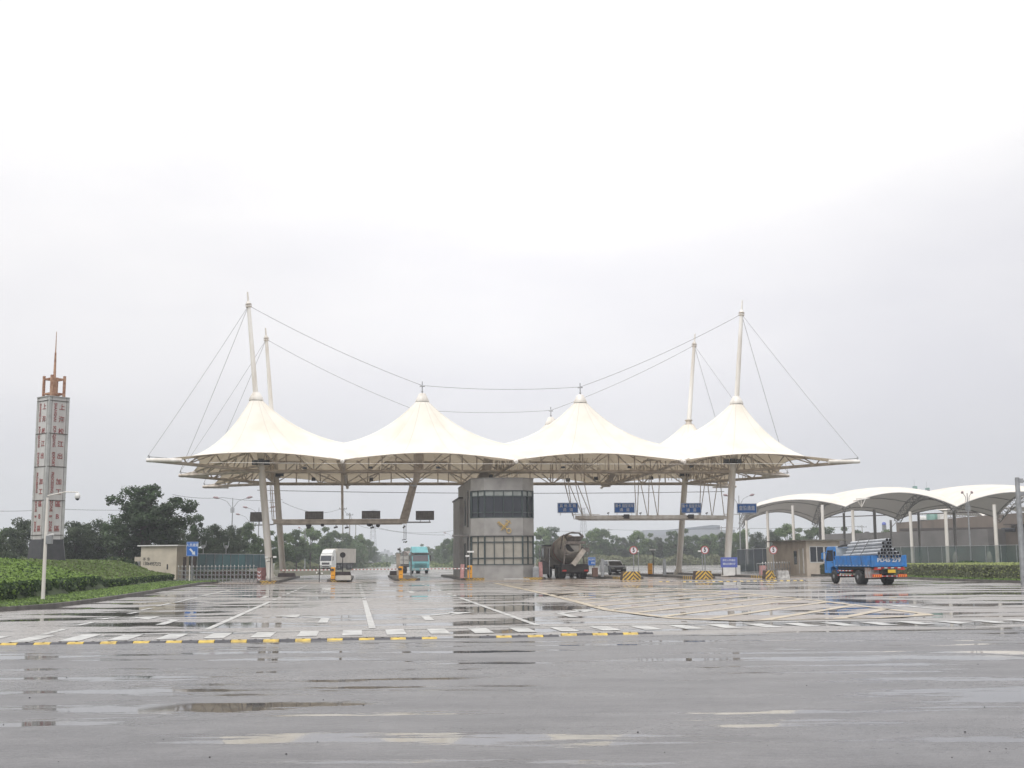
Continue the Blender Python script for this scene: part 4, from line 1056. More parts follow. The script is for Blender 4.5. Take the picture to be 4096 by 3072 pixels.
frame_gate(2159, 2197, 2191, 2302, 7, 'grey pipe frame with a dark panel left of the mixer truck')

# speed limit signs and the backs of two round signs
M['ringred'] = mat('sign_red', (.40, .07, .07), .5); M['signface'] = mat('sign_face', (.68, .66, .68), .45, var=.06)
def round_sign(u, v, rpx, s, zfoot, label, back=False, post_u=0):
    c = atS(u, v, s); r = rpx / 4900 * (c - CAMP).length; a_, _, z = AS(c)
    t_ = thing('speed_sign' if not back else 'round_sign', label, 'traffic sign', G(a_, s, zfoot), YAW, group='round speed limit signs' if not back else None)
    zz = z - zfoot
    mb = MB(); mb.tube((post_u, .05, 0), (post_u, .05, zz + r * .6), .04, n=10); mb.build('pole', M['steel_g' if not back else 'dark'], t_)
    mb = MB(); mb.lathe([(r, 0), (r, .02)], (0, 0, 0), 28, 0, 'y'); mb.v = [(x, y - .03, z_ + zz) for x, y, z_ in mb.v]; d_ = mb.build('disc', M['ringred'] if not back else M['dark'], t_)
    if not back:
        mb = MB(); mb.lathe([(r * .78, 0), (r * .78, .006)], (0, 0, 0), 28, 0, 'y'); mb.v = [(x, y - .038, z_ + zz) for x, y, z_ in mb.v]; mb.build('face', M['signface'], d_)
        mb = MB(); text_into(mb, '5', r * 1.55, Matrix.Translation((0, -.042, zz + r * .02)) @ TXT, 0, .02, .003, sx=.72); mb.build('numeral', M['black'], d_)
    return t_
round_sign(2534, 2201, 16, -.6, .62, 'round speed limit 5 sign on the chevron block beside the parked car')
round_sign(2819, 2200, 16, -.6, .62, 'round speed limit 5 sign left of the front right column')
round_sign(3093, 2200, 16, -.6, .62, 'round speed limit 5 sign in front of the sliding gate')
round_sign(1371, 2220, 11, 12.5, .5, 'back of a round sign on a dark pole in front of the white lorry', back=True)
# camera posts
def cam_post(u, v0, v1, s, arms, label, z0=.17, r=.035, m='steel_g', g='thin camera posts on the islands'):
    c = atS(u, v0, s); a_, _, z1 = AS(c)
    t_ = thing('camera_post', label, 'camera post', G(a_, s, z0), YAW, group=g)
    mb = MB(); mb.tube((0, 0, 0), (0, 0, z1 - z0), r, n=8); mb.build('pole', M[m], t_)
    for (dx, dz, w) in arms:
        mb = MB(); mb.beam((0, 0, z1 - z0 + dz), (dx, 0, z1 - z0 + dz), .04, .04); mb.box((dx + (.0), -.05, z1 - z0 + dz + .06), (w, .2, .12), 1); mb.build('camera', [M[m], M['white']], t_)
    return t_
cam_post(1082, 2232, 2320, -1.5, [(-.3, .0, .22), (.32, .02, .24), (-.28, -.25, .12)], 'dark post with two small cameras in front of the left mast', m='dark')
cam_post(1278, 2262, 2316, -1, [(-.2, -.6, .1), (.2, -.65, .1)], 'low thin post between the left barrier arms', z0=0, m='dark')
cam_post(2553, 2208, 2300, 3, [(-.05, .0, .14)], 'thin bent post above the chevron block next to the car')
cam_post(2612, 2205, 2296, 13.6, [(-.2, .08, .3), (.12, .08, .22)], 'post with a dark camera head behind the right orange barrier', m='dark')
cam_post(2808, 2210, 2300, 1, [(-.18, .05, .3)], 'post with a box camera left of the second speed limit sign')
cam_post(1877, 2228, 2305, -1.0, [(-.15, .02, .3), (.1, .35, .5)], 'post with a pale box in front of the gatehouse corner')
# frame with cameras in front of turquoise truck
t_ = thing('camera_rack', 'brown frame with boxes and rails to the left of the turquoise truck', 'frame', G(*AS(atS(1597, 2300, 9))[:2], .17), YAW)
pf = lambda u, v: atS(u, v, 9)
mb = MB(); mb.beam(pf(1594, 2300), pf(1592, 2215), .34, .3); mb.build('column', M['steel_b'], t_, world=True)
mb = MB(); mb.tube(pf(1600, 2215), pf(1600, 2189), .03); mb.beam(pf(1590, 2198), pf(1602, 2197), .22, .16); mb.build('camera', M['dark'], t_, world=True)
mb = MB(); mb.beam(pf(1585, 2217), pf(1599, 2217), .1, .3); mb.beam(pf(1603, 2217), pf(1612, 2217), .1, .3); mb.build('lamp_box', M['blindu'], t_, world=True)
mb = MB()
for v in (2222, 2240, 2261): mb.tube(pf(1602, v), pf(1652, v), .028)
mb.tube(pf(1613, 2205), pf(1613, 2262), .03); mb.tube(pf(1644, 2208), pf(1644, 2303), .07); mb.tube(pf(1644, 2222), pf(1658, 2215), .05)
mb.build('rail', M['steel_g'], t_, world=True)
# small low hump strip on the right lanes
def hump(u0, v0, u1, v1, n, label, skip=()):
    p, q = gnd(u0, v0), gnd(u1, v1); d = q - p; L = d.length; e = d.normalized()
    root = thing('lane_hump', label, 'speed bump', p, math.atan2(e.y, e.x), group='low humps across the right lanes')
    w = L / n
    for k in range(n):
        if k in skip: continue
        mb = MB(); mb.add([(k * w + .01, 0, 0), ((k + 1) * w - .01, 0, 0), ((k + 1) * w - .03, .09, .04), (k * w + .03, .09, .04), ((k + 1) * w - .03, .22, .04), (k * w + .03, .22, .04), ((k + 1) * w - .01, .32, 0), (k * w + .01, .32, 0)], [(0, 1, 2, 3), (3, 2, 4, 5), (5, 4, 6, 7), (0, 3, 5, 7), (1, 6, 4, 2)])
        mb.build('module', M['bumpy'] if k % 2 == 0 else M['bumpk'], root)
hump(2634, 2327, 2690, 2327, 4, 'low striped hump with a gap, left part below the rear column')
hump(2732, 2327.5, 2872, 2327, 12, 'low striped hump in front of the second chevron block', skip=(5, 6, 9))
hump(2880, 2327, 3228, 2322, 26, 'long thin row of low humps reaching the blue truck')

# notice board at the foot of the right front mast
t_, w_, h_ = blue_sign('notice_board', 2883, 2229, 2948, 2270, 4, [('车辆人员进出', .5, .7, .23, .95), ('请出示通行证', .5, .34, .23, .95)], 'purple blue notice board with two text lines at the foot of the right front mast', 'notice board', m='blue2', rim=False)
mb = MB()
for x in (.15, w_ - .12): mb.tube((x, .03, h_ * .5), (x, .03, -.62), .035)
mb.build('post', M['dark'], t_)
post('white_board', 2894, 2938, 2270, 2296, 3.2, 'white', 'white board standing under the purple blue notice', 'board', d=.04, bev=0)
post('white_board', 2938, 2961, 2261, 2283, 7.2, 'white', 'smaller white board right of the purple blue notice', 'board', d=.04, bev=0)

# ------------------------------------------------------------------ left side: personnel sign, hut, sliding gate, fence
t_, w_, h_ = blue_sign('personnel_sign', 745, 2167, 794, 2225, 3.5, [('人员通道', .5, .76, .23, .9)], 'blue personnel passage sign with a white arrow in front of the cream hut', 'sign')
mb = MB(); A_ = [(.25, .52), (.36, .56), (.62, .30), (.70, .42), (.78, .10), (.48, .14), (.56, .24)]
A_ = [(.24, .47), (.36, .56), (.63, .29), (.72, .36), (.76, .09), (.46, .14), (.53, .21)]
mb.add([(x * w_, -.058, z * h_) for x, z in A_], [tuple(range(7))]); mb.build('arrow', M['letter'], t_)
mb = MB(); mb.tube((w_ * .5, .04, h_ * .6), (w_ * .5, .04, -2.2), .045, n=8); mb.build('pole', M['steel_g'], t_)
# hut: corner at u=707
hc = atY(705, 2292, 112)
HY = YAW - R(20)
HUT = thing('gate_hut', 'small cream hut with a flat white roof and black handwriting on its wall', 'hut', (hc.x, hc.y, .1), HY)
HM = PM[HUT.name].inverted()
def loc_x(u, v, x=None, y=None, Mi=None):                    # hut-local point on plane y=const or x=const
    d = ray(u, v); o_ = Mi @ CAMP; dd = (Mi.to_3x3() @ d)
    k = ((y - o_.y) / dd.y) if y is not None else ((x - o_.x) / dd.x)
    return o_ + dd * k
wl = -loc_x(563, 2240, y=0, Mi=HM).x; hz = loc_x(705, 2184, y=0, Mi=HM).z
dep = 2.3
mb = MB(); mb.bx(-wl, 0, 0, dep, -.3, hz); mb.build('wall', M['brick_w'], HUT)
mb = MB(); mb.bx(-wl - .25, .25, -.25, dep + .2, hz, hz + .1); mb.build('roof', M['white'], HUT, bevel=.01)
mb = MB(); mb.bx(-wl - .8, -wl, .3, 2.4, hz - 1.35, hz - .95); mb.build('porch_roof', M['brick_w'], HUT)
mb = MB(); mb.bx(.0, .015, 1.2, 1.8, 0, 2.0); mb.bx(.0, .015, 2.6, 3.6, 1.0, 2.1, 0); mb.build('door', M['rustd'], HUT)
M['scrawl'] = mat('black_scrawl', (.03, .03, .03), .7, var=0)
lb = MB(); c = loc_x(608, 2256, y=0, Mi=HM); text_into(lb, '13064957272', .42, Matrix.Translation((c.x, -.006, c.z)) @ TXT @ Matrix.Rotation(R(-3), 4, 'Z'), 0, .012, .002, sx=.78)
c = loc_x(586, 2238, y=0, Mi=HM); text_into(lb, '手 车', .34, Matrix.Translation((c.x, -.006, c.z)) @ TXT, 0, .006, .002); lb.build('handwriting', M['scrawl'], HUT)
c = loc_x(670, 2262, y=0, Mi=HM); mb = MB(); mb.bx(c.x - .06, c.x + .06, -.05, 0, c.z - .35, c.z + .12); mb.build('meter_box', M['dark'], HUT)
# grey shed behind it
c = atY(552, 2240, 128); t_ = thing('grey_shed', 'pale grey shed wall between the bank trees and the cream hut', 'shed', (c.x - 4.4, 128, 0), R(8))
mb = MB(); mb.bx(-3, 4.4, 0, 5, 0, 3.6); mb.build('wall', mat('pale_shed', (.30, .30, .30), .8), t_); mb = MB(); mb.bx(-3.2, 4.6, -.2, 5.2, 3.6, 3.72); mb.build('roof', M['steel_g'], t_)

def sliding_gate(u0, v0, u1, v1, h, n, label, s_off=0.0, post_end=1, panel_from=None, m='steel_g', flip=False):
    p, q = gnd(u0, v0), gnd(u1, v1); d = q - p; L = d.length
    t_ = thing('folding_gate', label, 'gate', p, math.atan2(d.y, d.x), group='steel concertina gates')
    w = L / n
    for k in range(n):
        mb = MB(); x = k * w
        for xx in (x, ):
            mb.tube((xx, 0, .06), (xx, 0, h), .022, n=6); mb.tube((xx, .45, .06), (xx, .45, h), .022, n=6); mb.tube((xx, 0, h), (xx, .45, h), .022, n=6)
        mb.lathe([(.0, h - .02), (.045, h + .03), (.03, h + .09), (0, h + .14)], (x, 0, 0), 6, 1); mb.lathe([(0, .0), (.05, .02), (.05, .09), (0, .11)], (x, .2, 0), 6)
        for z0 in (.18, .5, .82):
            if z0 + .4 > h: continue
            mb.tube((x, 0, z0), (x + w / 2, 0, z0 + .16), .014, n=4); mb.tube((x + w / 2, 0, z0 + .16), (x + w, 0, z0), .014, n=4)
            mb.tube((x, 0, z0 + .24), (x + w / 2, 0, z0 + .08), .014, n=4); mb.tube((x + w / 2, 0, z0 + .08), (x + w, 0, z0 + .24), .014, n=4)
        mb.build('gate_section', [M[m], M['white']], t_)
    return t_, L
gt, L_ = sliding_gate(712, 2331, 1030, 2331, 1.25, 21, 'grey concertina gate between the cream hut and the left mast')
mb = MB(); mb.bx(L_, L_ + .42, -.1, .5, .05, 1.15); mb.build('drive_head', mat('gate_head', (.26, .12, .11), .6, var=.2, scale=6), gt, bevel=.03)
mb = MB()
for k in range(3):
    z = .3 + k * .28; mb.add([(L_ + .06, -.104, z), (L_ + .21, -.104, z - .12), (L_ + .36, -.104, z), (L_ + .36, -.104, z + .07), (L_ + .21, -.104, z - .05), (L_ + .06, -.104, z + .07)], [(0, 1, 4, 5), (1, 2, 3, 4)])
mb.build('chevrons', M['letter'], gt)
post('white_post', 755, 761, 2262, 2322, .3, 'steel_w', 'pale post in front of the left concertina gate', d=.1)
gt, L_ = sliding_gate(3052, 2312, 3222, 2296, 1.15, 17, 'concertina gate with white tips in front of the right guard hut')
post('gate_motor', 3043, 3066, 2262, 2306, 1.5, 'pinkd' if 'pinkd' in M else 'pink', 'faded red gate drive head with a white chevron left of the striped block', 'gate head', d=.4)

# teal fence with panel and posts (left) and dark netted fence (right)
M['teal'] = mat('teal_sheet', (.015, .11, .12), .5, var=.3, scale=.3, dirt=(.012, .035, .05))
M['net'] = mat('green_net', (.03, .085, .075), .7, var=.2, scale=.5, alpha=.55)
M['netd'] = mat('dark_net', (.018, .03, .045), .7, var=.2, scale=.5, alpha=.82)
def fence(p, q, h, n, label, m, z0=0.0, solid=True, base=None, postm='steel_g', pr=.035):
    p, q = Vector(p), Vector(q); d = q - p; L = Vector((d.x, d.y, 0)).length
    t_ = thing('fence', label, 'fence', p, math.atan2(d.y, d.x))
    for k in range(n + 1):
        mb = MB(); x = L * k / n; mb.tube((x, 0, z0), (x, 0, h + .05), pr, n=6); mb.build('fence_post', M[postm], t_)
    mb = MB(); mb.tube((0, 0, h), (L, 0, h), .03, n=6); mb.build('top_rail', M['steel_g'], t_)
    mb = MB(); zz = base if base else z0 + .05; mb.add([(0, .02, zz), (L, .02, zz), (L, .02, h - .02), (0, .02, h - .02)], [(0, 1, 2, 3)]); mb.build('panel', M[m], t_)
    return t_, L
fz = lambda u, v, Y: atY(u, v, Y)
a_ = atY(788, 2258, 122); b_ = atY(1068, 2258, 140)
ft, L_ = fence((a_.x, a_.y, 0), (b_.x, b_.y, 0), 2.45, 9, 'teal sheet fence behind the left concertina gate', 'teal', base=.9)
for x_, lb_ in ((1.35, ''), (6.9, '')):
    mb = MB(); mb.tube((x_, 0, 2.4), (x_, 0, 3.1), .05); pts = [(x_ + .62 * math.cos(t), 0, 3.45 + .42 * math.sin(t)) for t in [R(-200 + 17.5 * k) for k in range(13)]]; pts.append((x_ + .7, 0, 3.75)); mb.path(pts, .03, 5); mb.box((x_, 0, 3.2), (.3, .2, .3)); mb.build('round_fitting', M['steel_g'], ft)
a_ = atY(2950, 2250, 150); b_ = atY(3172, 2250, 128)
fence((a_.x, a_.y, 0), (b_.x, b_.y, 0), 2.65, 6, 'dark netted fence left of the right guard hut', 'netd')
a_ = atY(3405, 2250, 132); b_ = atY(4200, 2250, 112)
fence((a_.x, a_.y, 0), (b_.x, b_.y, 0), 2.6, 14, 'green netted fence behind the right hedge', 'net')

# ------------------------------------------------------------------ right guard hut
hc = gnd(3229, 2299, .1)
GHT = thing('guard_hut', 'cream guard hut with a flat roof and white framed windows on the right', 'hut', (hc.x, hc.y, 0), YAW + R(2))
HM = PM[GHT.name].inverted()
wr = loc_x(3361, 2230, y=0, Mi=HM).x; hz = loc_x(3229, 2163, y=0, Mi=HM).z
mb = MB(); mb.bx(0, wr, 0, 8.0, 0, hz); mb.build('wall', mat('cream_wall', (.62, .55, .46), .8, var=.12, scale=.8, dirt=(.46, .39, .32)), GHT)
mb = MB(); mb.bx(-.7, wr + .5, -.6, 8.4, hz, hz + .09); mb.build('roof', mat('roof_slab', (.22, .21, .18), .7), GHT)
zw0, zw1 = loc_x(3240, 2248, y=0, Mi=HM).z, loc_x(3240, 2188, y=0, Mi=HM).z
for x0, x1, n in ((loc_x(3239, 2220, y=0, Mi=HM).x, loc_x(3294, 2220, y=0, Mi=HM).x, 2), (loc_x(3298, 2220, y=0, Mi=HM).x, loc_x(3352, 2220, y=0, Mi=HM).x, 2)):
    mb = MB(); b = .06
    mb.bx(x0, x1, -.05, .0, zw0 - b, zw0); mb.bx(x0, x1, -.05, .0, zw1, zw1 + b)
    for k in range(n + 1): xx = x0 + (x1 - x0) * k / n; mb.bx(xx - b / 2, xx + b / 2, -.05, .0, zw0, zw1)
    w = mb.build('window', M['white'], GHT); mb = MB(); mb.bx(x0 + .02, x1 - .02, -.02, -.006, zw0, zw1); mb.build('pane', M['glass_d'], w)
mb = MB(); mb.bx(-.02, -.005, 2.2, 2.9, 1.0, 2.2); w = mb.build('side_window', M['glass_d'], GHT)
mb = MB(); mb.bx(-.07, 0, .6, .7, .2, 2.4); mb.bx(-.07, 0, 1.5, 1.6, .2, 2.4); mb.bx(-.05, 0, .7, 1.5, .2, 2.4, 1); mb.build('door', [M['white'], M['brick_w']], GHT)
c = atY(3163, 2240, 125); mb = MB(); mb.bx(0, 3.8, 0, 6, 0, 2.7); o = mb.build('low_wall', M['brick_w'], label='low cream wall to the left of the right guard hut', cat='wall'); o.location = (c.x - 1.4, 124, 0)
# ------------------------------------------------------------------ stele tower
TW = atY(190, 2200, 80)
TX, TY = TW.x - .06, 80.0
TZ = 1.35
TR = R(51.8)
TOW = thing('inscribed_tower', 'tall grey square pillar with red lettering and a rusty spire on the green bank', 'tower', (TX, TY, TZ), TR)
zt = lambda v: atY(200, v, 80).z - TZ
M['stele'] = mat('stele_panel', (.52, .51, .50), .5, var=.1, scale=1.0, dirt=(.38, .36, .34), streak=.8)
M['stele2'] = mat('stele_edge', (.42, .42, .41), .5, var=.12, scale=1.5)
M['joint'] = mat('dirty_joint', (.10, .085, .075), .7, var=.2)
M['granite'] = mat('dark_granite', (.035, .035, .038), .35, var=.2, scale=3)
M['rustp'] = mat('rusty_steel', (.44, .27, .18), .75, var=.3, scale=5, dirt=(.19, .07, .035))
M['redl'] = mat('stele_red', (.33, .085, .08), .55, var=.2, scale=6)
hw = .73; c = .16
def octo(w, c): return [(-w + c, -w), (w - c, -w), (w, -w + c), (w, w - c), (w - c, w), (-w + c, w), (-w, w - c), (-w, -w + c)]
zb0, zt0 = zt(2158), zt(1592)
mb = MB(); mb.prism(octo(hw, c), zb0, zt0 - .0); mb.build('shaft', M['stele'], TOW)
mb = MB()
for sx in (-1, 1):
    for sy in (-1, 1):
        x, y = sx * (hw - .09), sy * (hw - .09)
        mb.prism([(x - .11 , y - .11), (x + .11, y - .11), (x + .11, y + .11), (x - .11, y + .11)], zb0 + .01, zt0 - .01)
mb.build('corner_strip', M['stele2'], TOW, bevel=.05)
mb = MB()
for v in (1738, 1869, 2003, 2141, 1608):
    z = zt(v); mb.prism(octo(hw + .035, c * .6), z - .022, z + .022)
for sx, sy in ((-1, -1), (1, -1), (-1, 1)):
    pass
for x in (-hw + .21, hw - .21):
    mb.bx(x - .012, x + .012, -hw - .004, -hw, zb0, zt0 - .02); mb.bx(-hw - .004, -hw, x - .012, x + .012, zb0, zt0 - .02)
mb.build('joint', M['joint'], TOW)
mb = MB(); mb.prism(octo(hw + .06, c * .6), zt0 - .02, zt0 + .03); mb.build('cap', M['stele2'], TOW)
mb = MB(); b0, b1 = octo(1.08, .1), octo(.77, .1); n = 8
mb.add([(x, y, -1.4) for x, y in b0] + [(x, y, zb0) for x, y in b1], [tuple(range(n - 1, -1, -1)), tuple(range(n, 2 * n))] + [(i, (i + 1) % n, n + (i + 1) % n, n + i) for i in range(n)]); mb.build('plinth', M['granite'], TOW)
# lettering, right face (-y) and left face (-x)
LF = Matrix.Rotation(R(-90), 4, 'Z')
for face in (0, 1):
    F_ = Matrix() if face == 0 else LF
    for ch, v in zip('上海松江出加工區B區', (1633, 1682, 1730, 1780, 1828, 1930, 1970, 2019, 2068, 2117)):
        lb = MB(); text_into(lb, ch, .42, F_ @ Matrix.Translation((.20, -hw - .012, zt(v))) @ TXT, 0, .005, .008); lb.build('character', M['redl'], TOW)
    for w_, v0, v1 in (('SHANGHAI', 1616, 1692), ('SONGJIANG', 1706, 1795), ('EXPORT', 1811, 1870), ('PROCESSING', 1887, 1978), ('ZONE', 2006, 2047), ('B', 2061, 2072), ('ZONE', 2087, 2126)):
        Lz = zt(v0) - zt(v1); sz = .27; lb = MB(); text_into(lb, w_, sz, F_ @ Matrix.Translation((-.27, -hw - .012, (zt(v0) + zt(v1)) / 2)) @ TXT @ Matrix.Rotation(R(-90), 4, 'Z'), 0, .004, .008, sx=Lz / (len(w_) * sz * .64) if len(w_) > 1 else 1)
        lb.build('word', M['redl'], TOW)
# cage and spire
zc0, zc1 = zt0, zt(1505)
mb = MB()
for sx in (-1, 1):
    for sy in (-1, 1): mb.bx(sx * .46 - .07, sx * .46 + .07, sy * .46 - .07, sy * .46 + .07, zc0, zc1)
for z in (zc0 + .25, zc1 - .22):
    for k in (-1, 1): mb.bx(-.4, .4, k * .46 - .04, k * .46 + .04, z - .05, z + .05); mb.bx(k * .46 - .04, k * .46 + .04, -.4, .4, z - .05, z + .05)
mb.bx(-.39, .39, -.05, .05, zc0 + .12, zc0 + .2); mb.bx(-.05, .05, -.39, .39, zc0 + .12, zc0 + .2)
mb.build('cage', M['rustp'], TOW)
mb = MB(); mb.bx(-.13, .13, -.13, .13, zc0 + .05, zc1 - .1); mb.path([(0, 0, zc1 - .15), (0, 0, zt(1410))], [.095, .06], 8); mb.path([(0, 0, zt(1412)), (0, 0, zt(1327))], [.04, .02], 8); mb.build('spire', M['rustp'], TOW)

# ------------------------------------------------------------------ lamps and poles
p = gnd(171, 2405, .15)
LP = thing('camera_mast', 'pale pole with a white dome camera on an arm at the left hedge', 'camera mast', (p.x, p.y, .14), 0)
zz = lambda v: atY(180, v, p.y).z - .14
mb = MB(); mb.path([(0, 0, 0), (0, 0, zz(2150)), (0, 0, zz(1990))], [.075, .06, .045], 10); mb.build('pole', M['steel_w'], LP)
xx = lambda u: atY(u, 1990, p.y).x - p.x
mb = MB(); mb.path([(0, 0, zz(1983)), (xx(262), 0, zz(1968)), (xx(311), 0, zz(1970)), (xx(311) + .02, 0, zz(1975))], .022, 6); mb.build('arm', M['steel_w'], LP)
mb = MB(); mb.lathe([(0, .16), (.06, .15), (.105, .08), (.105, -.02), (.08, -.05)], (xx(310), 0, zz(1990)), 14); dm = mb.build('dome_camera', M['white'], LP)
mb = MB(); mb.lathe([(.078, -.05), (.06, -.10), (0, -.125)], (xx(310), 0, zz(1990)), 14); mb.build('dome_glass', M['glass_d'], dm)
mb = MB(); mb.bx(.04, .26, -.09, .09, zz(2176), zz(2142)); mb.build('control_box', M['steel_g'], LP, bevel=.01)
mb = MB(); mb.path([(0, 0, zz(2143)), (.18, -.02, zz(2138)), (.32, -.04, zz(2138))], [.02, .02, .04], 6); mb.build('lamp', M['white'], LP)

def street_lamp(u, vtop, Y, arm, label, both=True, vfoot=None, head=None, rz=0.0, hs=1.0):
    c = atY(u, vtop, Y); H = c.z
    t_ = thing('street_lamp', label, 'street lamp', (c.x, Y, 0), rz, group='double arm street lamps behind the canopy')
    mb = MB(); mb.path([(0, 0, 0), (0, 0, H * .5), (0, 0, H)], [.11 * hs, .085 * hs, .045 * hs], 8); mb.build('pole', M['steel_g'], t_)
    for sd in ((-1, 1) if both else (-1,)):
        mb = MB(); pts = [(sd * .12, 0, H - 1.9), (sd * .15, 0, H - 1.2), (sd * arm * .35, 0, H - .42), (sd * arm * .7, 0, H - .12), (sd * arm * .88, 0, H)]
        mb.path(pts, .035, 6); a_ = mb.build('arm', M['steel_g'], t_)
        mb = MB(); mb.path([(sd * arm * .82, 0, H - .04), (sd * arm * .95, 0, H + .05), (sd * arm * 1.1, 0, H + .1), (sd * arm * 1.2, 0, H + .13)], [.05, .16, .15, .05], 8); mb.build('lamp_head', mat('lamp_head', (.32, .25, .25), .5) if 'lh' not in M else M['lh'], a_)
    mb = MB(); mb.beam((-.25, 0, H - 1.55), (.25, 0, H - 1.55), .05, .05); mb.bx(-.25, -.2, -.03, .03, H - 1.9, H - 1.3); mb.bx(.2, .25, -.03, .03, H - 1.9, H - 1.3); mb.build('bracket', M['steel_g'], t_)
    return t_
M['lh'] = mat('lamp_head', (.33, .25, .26), .5)
street_lamp(931, 1992, 160, 2.15, 'nearest double arm street lamp above the teal fence')
street_lamp(1036, 2030, 190, 2.1, 'double arm street lamp rising behind the leftmost display board')
street_lamp(1000, 2058, 215, 2.1, 'farther street lamp with one arm visible left of the leftmost display board', both=False)
street_lamp(2955, 1982, 165, 1.75, 'double arm street lamp behind the inspection lane sign')
street_lamp(3868, 1972, 128, .5, 'tall street lamp seen side on in front of the brown building', hs=1.0, rz=R(0))
street_lamp(1222, 2112, 240, 1.2, 'thin far lamp post among the left road trees', both=False)
street_lamp(1810, 2132, 330, 2.0, 'far lamp with its arm reaching out left of the gatehouse', both=False)
# traffic pole at the right edge
p = gnd(4096, 2332, .12)
t_ = thing('signal_pole', 'thick grey pole with arms at the right edge behind the hedge', 'pole', (p.x, p.y, 0), 0)
zz = lambda v: atY(4080, v, p.y).z
mb = MB(); mb.path([(0, 0, 0), (0, 0, 3), (0, 0, zz(1910))], [.17, .15, .12], 12); mb.build('pole', M['steel_g'], t_)
mb = MB()
for v in (1923, 1975): mb.tube((0, 0, zz(v)), (1.4, 0, zz(v) - .05), .045); mb.bx(.05, .3, -.1, .1, zz(v) - .12, zz(v) + .12)
mb.build('arm', M['steel_g'], t_)
# power poles and wires
def power_pole(u, v, Y, w, label):
    c = atY(u, v, Y); t_ = thing('power_pole', label, 'power pole', (c.x, Y, 0), 0, group='concrete power poles in the distance'); H = c.z
    mb = MB(); mb.path([(0, 0, 0), (0, 0, H + .6)], [.19, .12], 8); mb.build('pole', M['conc'], t_)
    mb = MB(); mb.beam((-w, 0, H), (w, 0, H), .12, .12)
    for x in (-w * .9, -w * .3, w * .3, w * .9): mb.tube((x, 0, H), (x, 0, H + .35), .05, n=6)
    mb.build('crossarm', M['dark'], t_); return Vector((c.x, Y, H + .35))
W1 = power_pole(1372, 2036, 300, .95, 'power pole behind the thin gantry post')
W2 = power_pole(1399, 2060, 340, .95, 'power pole just right of the thin gantry post')
W3 = power_pole(1423, 2098, 430, 1.2, 'smallest power pole above the left road trees')
power_pole(2435, 2120, 520, 1.5, 'far power pole between the two lane signs')
power_pole(2885, 2112, 420, 1.5, 'far power pole left of the front right column')
power_pole(3448, 2108, 420, 1.6, 'far power pole seen under the curved canopy')
def wire_(pts, r, label, sag=1.0):
    mb = MB()
    for i in range(len(pts) - 1):
        a_, b_ = Vector(pts[i]), Vector(pts[i + 1]); mb.path([a_.lerp(b_, k / 12) - Vector((0, 0, sag * 4 * (k / 12) * (1 - k / 12))) for k in range(13)], r, 4)
    return mb.build('power_line', M['dark'], label=label, cat='power line')
A = atY
wire_([A(-60, 2043, 200), A(160, 2041, 200)], .03, 'overhead wire at the left edge behind the lettered tower', .1)
wire_([A(255, 2037, 200), A(720, 2030, 230)], .03, 'overhead wire between the lettered tower and the tall tree', .3)
wire_([A(690, 1978, 190), A(890, 1990, 190), A(1130, 1998, 200)], .028, 'pair of sagging wires left of the left masts', .3)
wire_([A(1130, 2008, 200), W1], .035, 'wires sagging from the rear left column to the power pole', 1.5)
wire_([W1, W2, W3, A(1500, 2112, 420), A(1780, 2140, 360)], .05, 'wires running from the power poles across the road', .6)
wire_([A(1500, 2106, 420), A(1640, 2130, 420), A(1815, 2122, 400)], .04, 'thin wire over the road left of the gatehouse', .4)
wire_([A(2150, 2120, 420), A(2435, 2118, 520), A(2885, 2110, 420), A(3448, 2104, 420)], .05, 'far wires above the trees behind the right lanes', .6)
# lattice pylon
def lattice(u, vt, Y, w, label):
    c = atY(u, vt, Y); H = c.z; t_ = thing('lattice_pylon', label, 'pylon', (c.x, Y, 0), .4)
    mb = MB(); n = 9
    for sx, sy in ((-1, -1), (1, -1), (1, 1), (-1, 1)): mb.tube((sx * w, sy * w, 0), (sx * w * .25, sy * w * .25, H), .12, n=4)
    for k in range(n):
        k0, k1 = k / n, (k + 1) / n; a0, a1 = w * (1 - .75 * k0), w * (1 - .75 * k1)
        for (x0, y0), (x1, y1) in (((-1, -1), (1, -1)), ((1, -1), (1, 1)), ((1, 1), (-1, 1)), ((-1, 1), (-1, -1))):
            mb.tube((x0 * a0, y0 * a0, H * k0), (x1 * a1, y1 * a1, H * k1), .07, n=4); mb.tube((x1 * a0, y1 * a0, H * k0), (x0 * a1, y0 * a1, H * k1), .07, n=4)
    mb.build('tower_frame', M['steel_g'], t_)
    mb = MB()
    for z in (.8, .9, 1.0): mb.beam((-w * 1.3, 0, H * z), (w * 1.3, 0, H * z), .3, .3)
    mb.build('crossarm', M['steel_g'], t_)
lattice(2333, 2032, 900, 3.2, 'faint lattice pylon beyond the trees under the first lane sign')
lattice(1493, 2040, 1000, 3.0, 'faint lattice pylon above the left road trees')
# distant long roof and warehouse
t_ = thing('far_warehouse', 'distant grey blue warehouse with a long sloping roof above the tree tops', 'building', (0, 0, 0), 0)
M['farroof'] = mat('far_roof', (.20, .22, .25), .6); M['farwall'] = mat('far_wall', (.33, .35, .38), .7)
def P5(u, v, Y=620): return atY(u, v, Y)
mb = MB(); ps = [P5(2560, 2140), P5(2560, 2132), P5(2845, 2100), P5(2880, 2101), P5(2880, 2140)]
mb.add([tuple(p) for p in ps] + [(p.x, p.y + 60, p.z) for p in ps], [(0, 1, 2, 3, 4), (1, 0, 5, 6), (2, 1, 6, 7), (3, 2, 7, 8), (4, 3, 8, 9)]); mb.build('roof', M['farroof'], t_)
mb = MB(); q0, q1 = P5(2575, 2200), P5(2840, 2200); zt_ = P5(2700, 2117).z; mb.bx(q0.x, q1.x + 12, 615, 680, 0, zt_ - .5); mb.build('wall', M['farwall'], t_)
